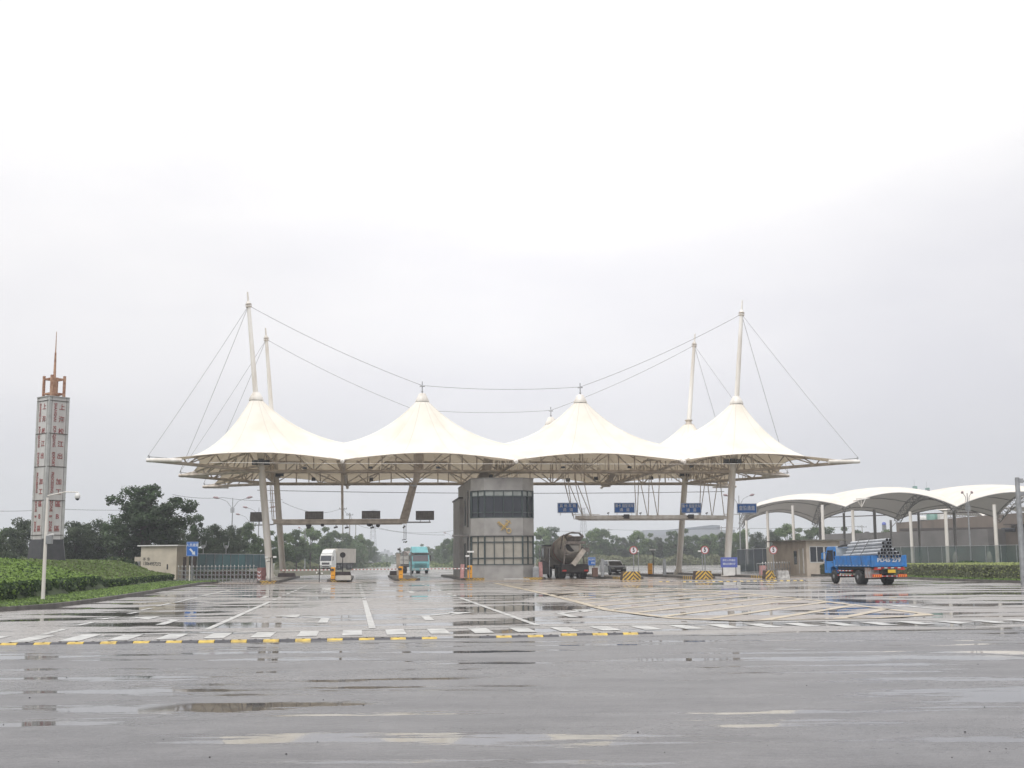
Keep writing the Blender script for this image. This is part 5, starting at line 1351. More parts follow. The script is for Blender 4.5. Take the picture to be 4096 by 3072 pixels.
t_ = thing('far_hangar', 'pale distant hangar roof above the trees left of the inspection sign', 'building', (0, 0, 0), 0)
q0, q1 = P5(2600, 2160, 560), P5(2870, 2160, 560); mb = MB(); mb.bx(q0.x, q1.x, 556, 612, 0, P5(2700, 2140, 560).z); mb.build('wall', M['farwall'], t_)

# ------------------------------------------------------------------ second, curved membrane canopy on the right
C2 = thing('curved_canopy', 'white curved membrane canopy on slim columns to the right of the checkpoint', 'canopy', (45, 175, 0), 0)
FN = [atY(3027, 2026, 172), atY(3383, 2027, 162), atY(3828, 2027, 150), atY(4330, 2030, 138)]
BN = [atY(2969, 2092, 205), atY(3262, 2094, 198), atY(3592, 2078, 188), atY(3990, 2072, 178)]
HV = 2.9
def vault(p0, p1, q0, q1, hf, hm, hb, va=2.9, name='membrane'):
    nu, nv = 20, 16; V = []
    for j in range(nv + 1):
        v_ = j / nv
        e0, e1 = p0.lerp(q0, v_), p1.lerp(q1, v_)
        # valleys sag slightly, ridge bulges
        h = hf * (1 - v_) ** 2 + 2 * v_ * (1 - v_) * (2 * hm - (hf + hb) / 2) + hb * v_ ** 2
        val = 0
        for i in range(nu + 1):
            u_ = i / nu; p = e0.lerp(e1, u_); sh = 4 * u_ * (1 - u_); crown = math.sin(math.pi * u_) ** .9
            val = (va + (HV - va) * u_ ** .7) * 4 * v_ * (1 - v_); V.append((p.x, p.y, p.z + h * (.5 * sh + .5 * crown) + val + .06 * math.sin(v_ * math.pi * 6) ** 2))
    mb = MB(); mb.add(V, [(j * (nu + 1) + i, j * (nu + 1) + i + 1, (j + 1) * (nu + 1) + i + 1, (j + 1) * (nu + 1) + i) for j in range(nv) for i in range(nu)], 0, True)
    o = mb.build(name, M['memb2'], C2, world=True)
    for js, r in ((0, .09), (nv, .09)):
        eb = MB(); eb.path([Vector(V[js * (nu + 1) + i]) + Vector((0, 0, -.04)) for i in range(nu + 1)], r, 6); eb.build('arch_tube', M['steel_b2'], o, world=True)
    ab = MB()
    for j in range(3, nv, 3): ab.path([Vector(V[j * (nu + 1) + i]) - Vector((0, 0, .22)) for i in range(nu + 1)], .06, 5)
    ab.build('inner_arch', M['steel_b2'], o, world=True)
    return V
M['steel_b2'] = mat('grey_steel', (.30, .29, .28), .5, var=.1)
for i in range(3): vault(FN[i], FN[i + 1], BN[i], BN[i + 1], (.95, 1.8, 1.75)[i], .72, (1.9, 1.8, 1.6)[i], 1.0 if i == 0 else HV)
def space_truss(p, q, n, w=.55, h=.9, av=2.9):
    p, q = Vector(p), Vector(q); d = (q - p).normalized(); x = d.cross(Vector((0, 0, 1))).normalized(); mb = MB(); dn = Vector((0, 0, -h))
    A_, B_, C_ = [], [], []
    for k in range(n + 1):
        f_ = lambda t_: p.lerp(q, t_) + Vector((0, 0, av * 4 * t_ * (1 - t_)))
        c = f_(k / n); A_.append(c - x * w); B_.append(c + x * w)
        if k < n: C_.append(f_((k + .5) / n) + dn)
    mb.path(A_, .07, 5); mb.path(B_, .07, 5); mb.path(C_, .07, 5)
    for k in range(n):
        for e in (A_[k], A_[k + 1], B_[k], B_[k + 1]): mb.tube(e, C_[k], .04, n=4, caps=False)
        mb.tube(A_[k], B_[k], .035, n=4, caps=False)
    mb.build('valley_truss', M['steel_b2'], C2, world=True)
dz = Vector((0, 0, -.12))
for i in range(4): space_truss(BN[i] + dz, FN[i] + dz, 16, av=1.0 if i == 0 else HV)
for i in range(3):                                          # rear tips
    mb = MB(); mb.tube(BN[i] + dz, BN[i] + dz + Vector((-.6, 1.5, -1.0)), .05); mb.build('tip_strut', M['steel_b2'], C2, world=True)
t2 = MB()
c = atY(3445, 2010, 158)
for dx in (-.6, .6, 0): t2.tube(c + Vector((dx, 0, .5)), c + Vector((0, 0, -.6)), .04)
t2.tube(c + Vector((-1.0, 0, .2)), c + Vector((1.1, 0, .55)), .06); t2.tube(c + Vector((-.6, 0, .5)), c + Vector((1.1, 0, .55)), .04); t2.build('bracket', M['steel_w'], C2, world=True)
def slim(u0, vt, u1, Y, r, m='steel_w'):
    p = atY(u0, vt, Y); q = atY(u1, 2226, Y); mb = MB(); mb.path([(q.x, q.y, 0), (q.x, q.y, 2), (p.x * .5 + q.x * .5, Y, p.z)], [r, r, r * .92], 10); mb.build('column', M[m], C2, world=True)
for u0, vt, u1, Y, r in ((2985, 2082, 2990, 178, .19), (3070, 2044, 3075, 172, .20), (3170, 2022, 3178, 168, .20), (3290, 2020, 3296, 162, .21), (3411, 2040, 3417, 160, .21), (3640, 2046, 3650, 155, .20), (3783, 2046, 3791, 150, .22), (3977, 2018, 3989, 146, .22)):
    slim(u0, vt, u1, Y, r)
for u0, vt, u1, Y, r in ((3281, 2086, 3284, 196, .22), (3377, 2052, 3381, 190, .2), (3499, 2038, 3504, 186, .24), (3565, 2080, 3568, 190, .19), (3677, 2050, 3680, 186, .2), (3818, 2040, 3824, 180, .24)):
    slim(u0, vt, u1, Y, r, 'steel_b2')
# further curved canopy behind the brown building
C3 = thing('curved_canopy', 'farther curved canopy peeping over the roof of the brown building', 'canopy', (90, 260, 0), 0)
def arc3(u0, v0, u1, v1, um, vm, Y, dY=25):
    mb = MB(); n = 14; V = []
    for j in range(2):
        for k in range(n + 1):
            t_ = k / n; u_ = (1 - t_) ** 2 * u0 + 2 * t_ * (1 - t_) * (2 * um - (u0 + u1) / 2) + t_ ** 2 * u1; v_ = (1 - t_) ** 2 * v0 + 2 * t_ * (1 - t_) * (2 * vm - (v0 + v1) / 2) + t_ ** 2 * v1
            p = atY(u_, v_, Y); V.append((p.x + j * 2, p.y + j * dY, p.z + j * 1.2))
    mb.add(V, [(k, k + 1, n + 2 + k, n + 1 + k) for k in range(n)], 0, True); o = mb.build('membrane', M['memb2'], C3, world=True)
    eb = MB(); eb.path([Vector(V[k]) for k in range(n + 1)], .16, 6); eb.path([Vector(V[k]) - Vector((0, 0, 1.5)) for k in range(n + 1)], .09, 4)
    for k in range(n): eb.tube(Vector(V[k]), Vector(V[k + 1]) - Vector((0, 0, 1.5)), .06, n=4)
    eb.build('arch_tube', M['steel_b2'], o, world=True)
arc3(3790, 2040, 3930, 2066, 3870, 2038, 235); arc3(3935, 2066, 4230, 2050, 4050, 2030, 245)

# ------------------------------------------------------------------ brown buildings on the right
M['brown'] = mat('brown_render', (.19, .15, .12), .85, var=.12, scale=.25, dirt=(.12, .10, .085))
M['brown2'] = mat('grey_brown_wall', (.17, .16, .155), .85, var=.1, scale=.3, dirt=(.12, .115, .11))
M['band'] = mat('dark_band', (.06, .045, .04), .8)
def wall_box(name, ps, zt_, depth, m, parent, z0=0.0):
    mb = MB(); p, q = ps; d = (Vector(q) - Vector(p)); d.z = 0; nrm = Vector((-d.y, d.x, 0)).normalized() * depth
    V = [(p.x, p.y, z0), (q.x, q.y, z0), (q.x + nrm.x, q.y + nrm.y, z0), (p.x + nrm.x, p.y + nrm.y, z0)]; V += [(x, y, zt_) for x, y, _ in V]
    mb.add(V, [(3, 2, 1, 0), (4, 5, 6, 7), (0, 1, 5, 4), (1, 2, 6, 5), (2, 3, 7, 6), (3, 0, 4, 7)]); return mb.build(name, M[m], parent, world=True)
B2 = thing('brown_building', 'long brown factory building behind the curved canopy at the right edge', 'building', (80, 200, 0), 0)
p, q = atY(3590, 2200, 235), atY(4300, 2200, 172); zr = atY(3600, 2091, 235).z
wall_box('wall', (p, q), zr, 40, 'brown', B2)
d_ = (q - p).normalized(); nr = Vector((d_.y, -d_.x, 0))
mb = MB(); mb.beam(p + Vector((0, 0, zr + .1)), q + Vector((0, 0, zr + .1)), .7, .35); mb.build('roof_edge', M['steel_w'], B2, world=True)
def on_b2(u, v):                                              # point on the long wall
    dr = ray(u, v); k = (p - CAMP).dot(nr) / dr.dot(nr); return CAMP + dr * k
mb = MB()
for k in range(4):
    a_, b_ = on_b2(4008 + k * 14, 2127), on_b2(4019 + k * 14, 2111)
    mb.beam(a_ + nr * .05 + Vector((0, 0, (b_.z - a_.z) / 2)), Vector((b_.x, b_.y, a_.z)) + nr * .05 + Vector((0, 0, (b_.z - a_.z) / 2)), .1, b_.z - a_.z)
mb.build('window', M['glass_d'], B2, world=True)
a_, b_ = on_b2(4043, 2098), on_b2(4110, 2098); mb = MB(); mb.beam(a_ + nr * .6, b_ + nr * .6, 1.2, .18); mb.build('window_hood', M['band'], B2, world=True)
a_, b_ = on_b2(3600, 2119), on_b2(3975, 2115); mb = MB(); mb.beam(a_ + nr * .06, b_ + nr * .06, .12, .5); mb.build('dark_band', M['band'], B2, world=True)
for u0, v0, u1, v1 in ((3852, 2206, 3900, 2174), (3712, 2206, 3760, 2176), (3600, 2200, 3618, 2176)):
    a_, b_ = on_b2(u0, v0), on_b2(u1, v1); mb = MB(); mb.beam(a_ + nr * .05 + Vector((0, 0, (b_.z - a_.z) / 2)), Vector((b_.x, b_.y, a_.z)) + nr * .05 + Vector((0, 0, (b_.z - a_.z) / 2)), .1, b_.z - a_.z); mb.build('door', M['glass_d'], B2, world=True)
B3 = thing('grey_wall_building', 'low grey brown wing under the curved canopy left of the brown building', 'building', (60, 215, 0), 0)
p3, q3 = atY(3300, 2200, 222), atY(3955, 2200, 190); wall_box('wall', (p3, q3), atY(3450, 2132, 214).z, 12, 'brown2', B3)
a_, b_ = p3 + Vector((0, 0, atY(3450, 2132, 214).z + .05)), q3 + Vector((0, 0, atY(3450, 2132, 214).z + .05)); mb = MB(); mb.beam(a_, b_, .4, .15); mb.build('coping', M['band'], B3, world=True)
# roof equipment
def tank(u, v0, v1, Y, w, m, label, cat='tank', legs=True):
    c = atY(u, v1, Y); h = atY(u, v0, Y).z - c.z
    t_ = thing('roof_tank' if cat == 'tank' else 'roof_unit', label, cat, (c.x, Y, c.z - .3), 0)
    mb = MB()
    if cat == 'tank': mb.lathe([(w, .2), (w, h), (w * .6, h + .25), (0, h + .3)], (0, 0, 0), 16)
    else: mb.bx(-w, w, 0, 1.5, .2, h + .3)
    mb.build('shell', M[m], t_); mb = MB(); mb.bx(-w * .9, w * .9, -w * .5, w * .5, -1.2, .2); mb.build('base', M['steel_g'], t_)
M['mint'] = mat('mint_paint', (.22, .40, .35), .5, var=.15, scale=.8)
tank(3728, 2052, 2078, 225, .95, 'mint', 'round mint green tank on the brown building roof')
tank(3756, 2056, 2074, 224, .55, 'mint', 'mint green blower box beside the roof tank', 'blower')
tank(3775, 2050, 2075, 222, .6, 'white', 'white cabinet on the roof right of the mint tank', 'cabinet')
tank(3690, 2064, 2078, 228, .9, 'white', 'white rounded duct left of the mint tank')
tank(3664, 1944, 1957, 300, .35, 'mint', 'small green box with antenna above the curved canopy', 'box'); tank(3714, 1951, 1957, 300, .3, 'mint', 'smaller green box above the curved canopy', 'box')
for u, v0, v1 in ((3658, 1920, 1950), (3707, 1925, 1955)):
    c = atY(u, v1, 300); e_ = atY(u, v0, 300); mb = MB(); mb.tube((0, 0, 0), (0, 0, e_.z - c.z), .03, n=4); o = mb.build('antenna', M['steel_g'], label='thin antenna above the curved canopy, %s of the pair' % ('left' if u < 3700 else 'right'), cat='antenna'); o.location = tuple(c)
tank(3536, 2088, 2098, 300, .5, 'blue2', 'small pale blue tank above the bushes under the curved canopy')
tank(3468, 2126, 2136, 260, .7, 'dark', 'dark water tank on the low wing roof', 'tank')
c = atY(3640, 2058, 260); 
# white rounded posts in the yard
for u in (3958, 3822):
    c = atY(u, 2232, 128); mb = MB(); mb.lathe([(.28, 0), (.28, 1.6), (.16, 1.9), (.12, 2.1)], (0, 0, 0), 12); o = mb.build('white_bollard', M['conc'], label='pale wrapped post behind the green net, %s' % ('right of the lamp' if u > 3900 else 'left of the lamp'), cat='post'); o.location = (c.x, 128, 0)
mb = MB(); c = atY(3640, 2250, 88); mb.path([(0, 0, 1.2), (.5, 0, .9), (.9, 0, .5)], .09, 8); 
# ------------------------------------------------------------------ vehicles
def wheel(parent, x, y, r, w, name='wheel', dual=False, rim_m='steel_g'):
    mb = MB(); prof = [(r * .55, -w / 2), (r * .93, -w / 2), (r, -w / 2 + .03), (r, w / 2 - .03), (r * .93, w / 2), (r * .55, w / 2)]
    mb.lathe(prof, (x, y, r), 24, 0, 'x')
    t_ = mb.build(name, M['black'], parent)
    mb = MB(); s = -1 if x < 0 else 1
    mb.lathe([(r * .56, s * (w / 2 - .03)), (r * .5, s * (w / 2 - .05)), (r * .3, s * (w / 2 - .0)), (r * .12, s * (w / 2 + .03)), (0.0, s * (w / 2 + .03))], (x, y, r), 20, 0, 'x')
    mb.build('rim', M[rim_m], t_)
M['tblue'] = mat('truck_blue', (.02, .20, .56), .4, var=.12, scale=2.5, dirt=(.05, .15, .34))
M['chassis'] = mat('chassis', (.035, .03, .028), .7, var=.3, scale=3)
M['tyel'] = mat('plate_yellow', (.72, .46, .04), .4); M['pipe'] = mat('galvanised_pipe', (.48, .505, .54), .3, .4, var=.12, scale=1.5)
M['lampred'] = mat('lamp_red', (.55, .03, .02), .3); M['lampor'] = mat('lamp_orange', (.85, .35, .05), .3)
# --- blue dropside truck
phi = R(8.6); TRR = phi
rl = gnd(3440, 2338)                                          # left rear tyre contact
T = thing('pipe_truck', 'blue dropside truck seen from its left rear, loaded with steel pipes', 'truck', (0, 0, 0), 0)
# local: +y forward, x right; rear-left dual tyre outer contact at (-.95, 1.75)
off = Matrix.Rotation(phi, 3, 'Z') @ Vector((-.92, 1.95, 0))
T.location = (rl.x - off.x, rl.y - off.y, 0); T.rotation_euler = (0, 0, phi); PM[T.name] = Matrix.Translation(T.location) @ Matrix.Rotation(phi, 4, 'Z')
hwT = 1.06; LB = 5.0
wheel(T, -.80, 1.95, .42, .50); wheel(T, .80, 1.95, .42, .50); wheel(T, -.86, 5.55, .42, .24); wheel(T, .86, 5.55, .42, .24)
mb = MB()
for x in (-.38, .38): mb.bx(x - .06, x + .06, .1, 6.2, .62, .86)
for y in (.3, 1.2, 2.6, 3.8, 5.0): mb.bx(-.32, .32, y, y + .1, .66, .84)
mb.tube((-.8, 1.95, .42), (.8, 1.95, .42), .09); mb.tube((-.8, 5.55, .42), (.8, 5.55, .42), .07); mb.bx(-.25, .25, 1.7, 2.2, .3, .62); mb.bx(-.9, .9, .1, 5.0, .9, 1.04)
mb.build('chassis', M['chassis'], T)
mb = MB(); mb.bx(-hwT, hwT, 0, LB, 1.04, 1.12); mb.build('bed', M['tblue'], T)
def dropside(x0, x1, y0, y1, name):
    mb = MB(); t = .04; vert = x0 == x1
    if vert:
        mb.bx(x0 - t / 2, x0 + t / 2, y0, y1, 1.12, 1.66); n = 3
        sd = -1 if x0 < 0 else 1
        for k in range(n + 1): y = y0 + (y1 - y0) * k / n; mb.bx(x0 + sd * .02 - .02, x0 + sd * .02 + .02, max(y - .035, y0), min(y + .035, y1), 1.121, 1.659)
        m_ = 9
        for k in range(m_):
            ya, yb = y0 + .08 + (y1 - y0 - .1) * k / m_, y0 + (y1 - y0 - .1) * (k + .82) / m_ + .06
            for z in (1.2, 1.3, 1.4, 1.5): mb.bx(x0 + sd * .03 - .01, x0 + sd * .03 + .01, ya, yb, z, z + .05)
        mb.bx(x0 - .035, x0 + .035, y0, y1, 1.60, 1.67)
    else: mb.bx(x0, x1, y0 - t / 2, y0 + t / 2, 1.12, 1.66); mb.bx(x0, x1, y0 - .035, y0 + .035, 1.6, 1.67)
    return mb.build(name, M['tblue'], T)
dropside(-hwT, -hwT, .05, LB, 'side_board'); dropside(hwT, hwT, .05, LB, 'side_board'); tg = dropside(-hwT, hwT, 0.0, 0.0, 'tailgate')
lb = MB(); text_into(lb, 'PD45 279', .30, Matrix.Translation((0, -.045, 1.40)) @ TXT, 0, .012, .004, sx=1.18); lb.build('lettering', M['letter'], tg)
mb = MB()
for x in (-hwT + .05, hwT - .05): mb.bx(x - .05, x + .05, -.06, .02, 1.02, 1.69)
for k in range(10): y = .25 + k * .5; mb.bx(-hwT - .045, -hwT - .03, y, y + .18, 1.085, 1.115, 1)
mb.build('corner_post', [M['tblue'], M['letter']], T)
mb = MB(); mb.bx(-1.0, 1.0, LB - .05, LB, 1.12, 2.15)
for x in (-.95, -.5, 0, .5, .95): mb.tube((x, LB + .02, 1.12), (x, LB + .02, 2.2), .03)
mb.tube((-1.0, LB + .02, 2.2), (1.0, LB + .02, 2.2), .035); mb.build('headboard', mat('headboard', (.42, .47, .52), .5), T)
cabp = [(5.08, .62), (5.08, 2.16), (5.2, 2.24), (6.35, 2.24), (6.5, 2.16), (6.86, 1.42), (6.92, 1.2), (6.92, .62), (6.05, .62), (5.98, .95), (5.55, 1.04), (5.14, .95)]
mb = MB(); mb.prismx(cabp, -.98, .98); cb = mb.build('cab', M['tblue'], T, bevel=.04)
mb = MB()
for sx in (-1, 1): mb.prismx([(5.55, 1.36), (5.55, 2.02), (6.38, 2.02), (6.66, 1.42), (6.6, 1.36)], sx * .985 - .004, sx * .985 + .008)
mb.prismx([(5.16, 1.45), (5.16, 1.95), (5.42, 1.95), (5.42, 1.45)], -.993, -.977); mb.bx(-.5, .5, 5.066, 5.076, 1.5, 2.0)
mb.build('window', M['glass_d'], cb)
mb = MB(); mb.add([(-.86, 6.55, 2.08), (.86, 6.55, 2.08), (.86, 6.875, 1.44), (-.86, 6.875, 1.44)], [(3, 2, 1, 0)]); mb.build('windscreen', M['glass_d'], cb)
mb = MB()
for sx in (-1, 1): mb.tube((sx * .98, 6.5, 1.9), (sx * 1.22, 6.6, 1.85), .02); mb.tube((sx * .98, 6.6, 1.4), (sx * 1.22, 6.6, 1.45), .02); mb.box((sx * 1.22, 6.6, 1.68), (.06, .2, .38))
mb.build('mirror', M['tblue'], cb)
mb = MB(); mb.bx(-.992, -.98, 5.52, 5.54, 1.0, 2.05); mb.bx(-.992, -.98, 6.58, 6.6, .8, 1.4); mb.bx(-1.0, -.985, 5.6, 5.72, 1.24, 1.29); mb.build('door_seam', M['dark'], cb)
for sx in (-1, 1):
    mb = MB()
    for z in (.48, .76):
        for k in range(9): y = 2.75 + k * .24; mb.bx(sx * .98 - .02, sx * .98 + .02, y, y + .24, z, z + .06, k % 2)
    mb.bx(sx * .95 - .02, sx * .95 + .02, 2.8, 2.88, .5, .9, 2); mb.bx(sx * .95 - .02, sx * .95 + .02, 4.7, 4.78, .5, .9, 2)
    mb.build('side_guard', [M['red'], M['letter'], M['dark']], T)
mb = MB(); mb.bx(-.98, -.40, .35, 1.1, .38, .98); mb.build('tool_box', mat('tool_box', (.36, .37, .38), .5, .2, var=.3, scale=5, dirt=(.30, .15, .1)), T, bevel=.01)
mb = MB(); mb.bx(-.9, .9, -.03, .04, .46, .54); mb.bx(-.6, .6, -.04, -.03, .475, .525, 1)
for k in range(4): mb.bx(-.5 + k * .3, -.4 + k * .3, -.045, -.04, .48, .52, 2)
mb.build('rear_bumper', [M['dark'], M['red'], M['letter']], T)
for sx in (-1, 1):
    mb = MB(); mb.box((sx * .76, -.06, .52), (.56, .06, .17)); w_ = mb.build('tail_light', M['lampred'], T, bevel=.01)
    mb = MB()
    for k in range(4): x = sx * .76 - .24 + k * .13; mb.add([(x, -.095, .45), (x + .06, -.095, .45), (x + .1, -.095, .59), (x + .04, -.095, .59)], [(0, 1, 2, 3)])
    mb.build('reflector', M['lampor'], w_)
mb = MB()
for k in range(9): x = -.9 + k * .2; mb.bx(x, x + .18, -.05, -.04, .94, .99, k % 2)
mb.bx(-.95, -.5, -.05, -.03, .86, .92, 0); mb.bx(.5, .95, -.05, -.03, .86, .92, 0); mb.build('reflective_tape', [M['lampred'], M['letter']], T)
mb = MB(); mb.bx(-.1, .36, -.06, -.04, .68, .86); pt = mb.build('number_plate', M['tyel'], T)
mb = MB(); mb.bx(-1.06, -.56, -.02, .02, .4 - .1, .44); mb.bx(.56, 1.06, -.02, .02, .3, .44)
mb.v = [(x, y + 1.35, z) for x, y, z in mb.v]; mb.build('mud_flap', M['black'], T)
# pipes: each one is its own thing
rows = [(-.86, 1.28), (-.66, 1.28), (-.46, 1.28), (-.26, 1.28), (-.06, 1.28), (.14, 1.28), (.34, 1.28), (.54, 1.28), (.74, 1.28),
        (-.55, 1.62), (-.35, 1.60), (-.15, 1.62), (.05, 1.60), (.25, 1.62), (.45, 1.60), (.62, 1.63), (-.68, 1.78), (-.48, 1.80), (-.28, 1.80), (-.08, 1.80), (.12, 1.80), (.32, 1.80), (.5, 1.82), (-.5, 1.98), (-.28, 1.98), (-.08, 1.98), (.12, 1.98), (.32, 2.0), (-.32, 2.17), (-.12, 2.17), (.08, 2.17), (-.34, 2.36), (-.1, 2.37), (.08, 2.36), (-.18, 2.54), (.04, 2.54)]
rows = [(x, z) for x, z in rows]
names = ['lowest layer', 'second layer', 'third layer', 'fourth layer', 'fifth layer', 'sixth layer', 'top layer']
def layer(z):
    for k, zz in enumerate((1.4, 1.7, 1.9, 2.05, 2.25, 2.45)):
        if z < zz: return k
    return 6
lay = {}
for x, z in rows: lay.setdefault(layer(z), []).append((x, z))
pipe_mesh = None; rp_ = random.Random(3)
ords = ['leftmost', 'second from the left', 'third from the left', 'fourth from the left', 'fifth from the left', 'sixth from the left', 'seventh from the left', 'eighth from the left', 'rightmost']
for k, L_ in sorted(lay.items()):
    L_.sort()
    for i, (x, z) in enumerate(L_):
        yr = -.25 + rp_.uniform(-.08, .15) + (0 if k else .35); yf = 4.7 if k < 3 else 4.6 - .0
        if pipe_mesh is None:
            mb = MB(); r = .096; ri = .084; L0 = 4.75
            mb.lathe([(r, 0), (r, L0)], (0, 0, 0), 14, 0, 'y'); mb.f = [f for f in mb.f if len(f) == 4]; mb.m = mb.m[:len(mb.f)]; mb.sm = [True] * len(mb.f)
            b = MB(); b.lathe([(ri, L0), (ri, 0)], (0, 0, 0), 14, 0, 'y'); b.f = [f for f in b.f if len(f) == 4]
            mb.add(b.v, b.f, 1, True)
            n = 14; V = [(r * math.sin(0), 0, 0)]
            for yy in (0, L0):
                vo = [(r * math.sin(2 * math.pi * q / n), yy, r * math.cos(2 * math.pi * q / n)) for q in range(n)]; vi = [(ri * math.sin(2 * math.pi * q / n), yy, ri * math.cos(2 * math.pi * q / n)) for q in range(n)]
                mb.add(vo + vi, [(q, (q + 1) % n, n + (q + 1) % n, n + q) for q in range(n)], 0)
            o = mb.build('steel_pipe', [M['pipe'], M['dark']]); pipe_mesh = o.data
        else:
            o = bpy.data.objects.new('steel_pipe', pipe_mesh); COL.objects.link(o)
        o.location = PM[T.name] @ Vector((x, yr, z)); o.rotation_euler = (R(-1.2 if k > 3 else -.6) * 0 - R(1.3) * (1 if k >= 2 else 0), 0, phi + R(rp_.uniform(-.5, .5)))
        nn = len(L_); od = ords[i] if i < nn - 1 or nn == 1 else 'rightmost'
        tag(o, 'galvanised steel pipe on the blue truck, %s of the %s' % (od, names[min(k, 6)]), 'pipe', 'steel pipes loaded on the blue truck')
mb = MB()
for y in (1.6, 3.0):
    loop = [(-1.09, y - .45, 1.15), (-1.09, y - .2, 1.66), (-.8, y, 1.92), (-.45, y + .1, 2.42), (-.3, y + .12, 2.62), (.12, y + .12, 2.66), (.6, y, 2.0), (.85, y, 1.5), (1.09, y, 1.2)]
    mb.path([PM[T.name] @ Vector(p) for p in loop], .018, 5)
mb.build('lashing_rope', M['dark'], loc=tuple(T.location), label='dark ropes lashed over the steel pipes on the blue truck', cat='rope')
o = MB(); o.path([PM[T.name] @ Vector(p) for p in ((-.9, 4.9, 2.22), (-.6, 4.75, 2.3), (0, 4.7, 2.32), (.7, 4.7, 2.26))], [.04, .09, .08, .05], 6); o.build('tarpaulin_roll', M['black'], loc=tuple(T.location), label='black rolled cover tied behind the cab of the blue truck', cat='tarpaulin')

# --- concrete mixer (rear view, driving away)
M['mixgrey'] = mat('mixer_drum', (.60, .54, .47), .7, var=.3, scale=1.5, dirt=(.33, .29, .25)); M['mixdirt'] = mat('mixer_dirt', (.27, .235, .21), .8, var=.3, scale=3)
M['cabw'] = mat('mixer_cab', (.50, .48, .45), .5, var=.2, scale=1.5, dirt=(.3, .28, .25))
pm = gnd(2300, 2313.5)
MX = thing('mixer_truck', 'dirty grey concrete mixer lorry seen from behind right of the gatehouse', 'truck', (pm.x, pm.y, 0), YAW + R(3.5))
for y in (.9, 2.25): wheel(MX, -.93, y, .5, .5, rim_m='mixdirt'); wheel(MX, .93, y, .5, .5, rim_m='mixdirt')
wheel(MX, -1.02, 5.6, .5, .3, rim_m='mixdirt'); wheel(MX, 1.02, 5.6, .5, .3, rim_m='mixdirt')
mb = MB()
for x in (-.42, .42): mb.bx(x - .07, x + .07, -.1, 7.4, .85, 1.12)
mb.bx(-1.2, 1.2, -.15, .0, .55, .75); mb.bx(-1.15, -.5, .2, 2.9, 1.05, 1.1); mb.bx(.5, 1.15, .2, 2.9, 1.05, 1.1); mb.bx(-1.2, 1.2, -.12, -.05, .75, 1.2); mb.tube((-.9, .9, .5), (.9, .9, .5), .12); mb.tube((-.9, 2.25, .5), (.9, 2.25, .5), .12)
mb.build('chassis', M['chassis'], MX)
mb = MB(); D0, D1 = Vector((-.1, .8, 2.75)), Vector((-.1, 5.9, 2.0)); ax = (D1 - D0).normalized()
prof = [(0, .62), (.10, .74), (.7, 1.05), (1.5, 1.24), (3.2, 1.2), (4.4, .85), (4.9, .5)]
mb.path([D0 + ax * t for t, r in prof], [r for t, r in prof], 24); dr = mb.build('drum', M['mixgrey'], MX)
mb = MB()
mb.path([D0 + ax * 1.55, D0 + ax * 1.72], [1.26, 1.262], 24, caps=False); mb.build('red_band', M['red'], dr)
mb = MB(); c = D0
mb.path([D0 - ax * .02, D0 + ax * .1], [.5, .5], 18); mb.build('drum_mouth', M['dark'], dr)
mb = MB(); mb.add([(-.75, -.25, 3.55), (.75, -.25, 3.55), (.3, .5, 2.75), (-.3, .5, 2.75), (-.85, .5, 3.75), (.85, .5, 3.75)], [(0, 1, 2, 3), (0, 3, 4), (1, 5, 2)]); mb.bx(-.9, .9, -.3, -.2, 2.9, 3.12); mb.build('hopper', M['mixdirt'], MX, solid=.04)
mb = MB(); mb.path([(-1.0, 1.0, 2.5), (-.95, .4, 3.6), (-.3, .25, 3.85), (.5, .25, 3.85), (.9, .4, 3.5)], .07, 6); 
arc = [(.82 * math.cos(R(20 + 14 * k)), 3.1 + .78 * math.sin(R(20 + 14 * k))) for k in range(11)]; n_ = len(arc)
mb.add([(x, -.1, z) for x, z in arc] + [(x, .6, z + .08) for x, z in arc], [(k, k + 1, n_ + k + 1, n_ + k) for k in range(n_ - 1)], 0, True); mb.build('hopper_frame', M['mixdirt'], MX)
mb = MB(); mb.add([(-.5, -.1, 2.85), (.0, -.25, 2.2), (.25, -.3, 2.25), (.45, -.1, 2.9), (-.25, -.0, 2.75)], [(0, 1, 2, 3)]); mb.build('funnel', M['conc'], MX, solid=.05)
mb = MB(); mb.prism([(-.2, -.2), (.2, -.2), (.2, .05), (-.2, .05)], 0, 1.6); RM = Matrix.Translation((-.25, -.35, 1.15)) @ Matrix.Rotation(R(38), 4, 'Y'); mb.v = [tuple(RM @ Vector(v)) for v in mb.v]; mb.build('chute', M['mixgrey'], MX)
mb = MB(); mb.path([(-.9, .3, 1.1), (-.75, .35, 2.8)], .07, 6); mb.path([(.9, .3, 1.1), (.75, .35, 2.8)], .07, 6); mb.path([(-.8, .35, 2.0), (.8, .35, 2.0)], .06, 6); mb.path([(1.05, .1, 1.1), (1.05, .1, 2.9)], .03, 6); mb.path([(1.3, .1, 1.1), (1.3, .1, 2.9)], .03, 6)
for k in range(6): mb.tube((1.05, .1, 1.25 + k * .3), (1.3, .1, 1.25 + k * .3), .02)
mb.bx(.8, 1.3, .1, .5, 2.25, 2.6); mb.build('rear_frame', M['mixdirt'], MX)
mb = MB(); mb.prismx([(6.3, .75), (6.3, 2.75), (6.5, 2.85), (7.9, 2.85), (8.2, 2.0), (8.3, 1.3), (8.3, .75)], -1.22, 1.22); cb = mb.build('cab', M['cabw'], MX, bevel=.05)
mb = MB(); mb.bx(-.6, .6, 6.28, 6.295, 1.9, 2.5); mb.bx(-1.232, -1.222, 6.9, 7.8, 1.8, 2.6); mb.build('window', M['glass_d'], cb)
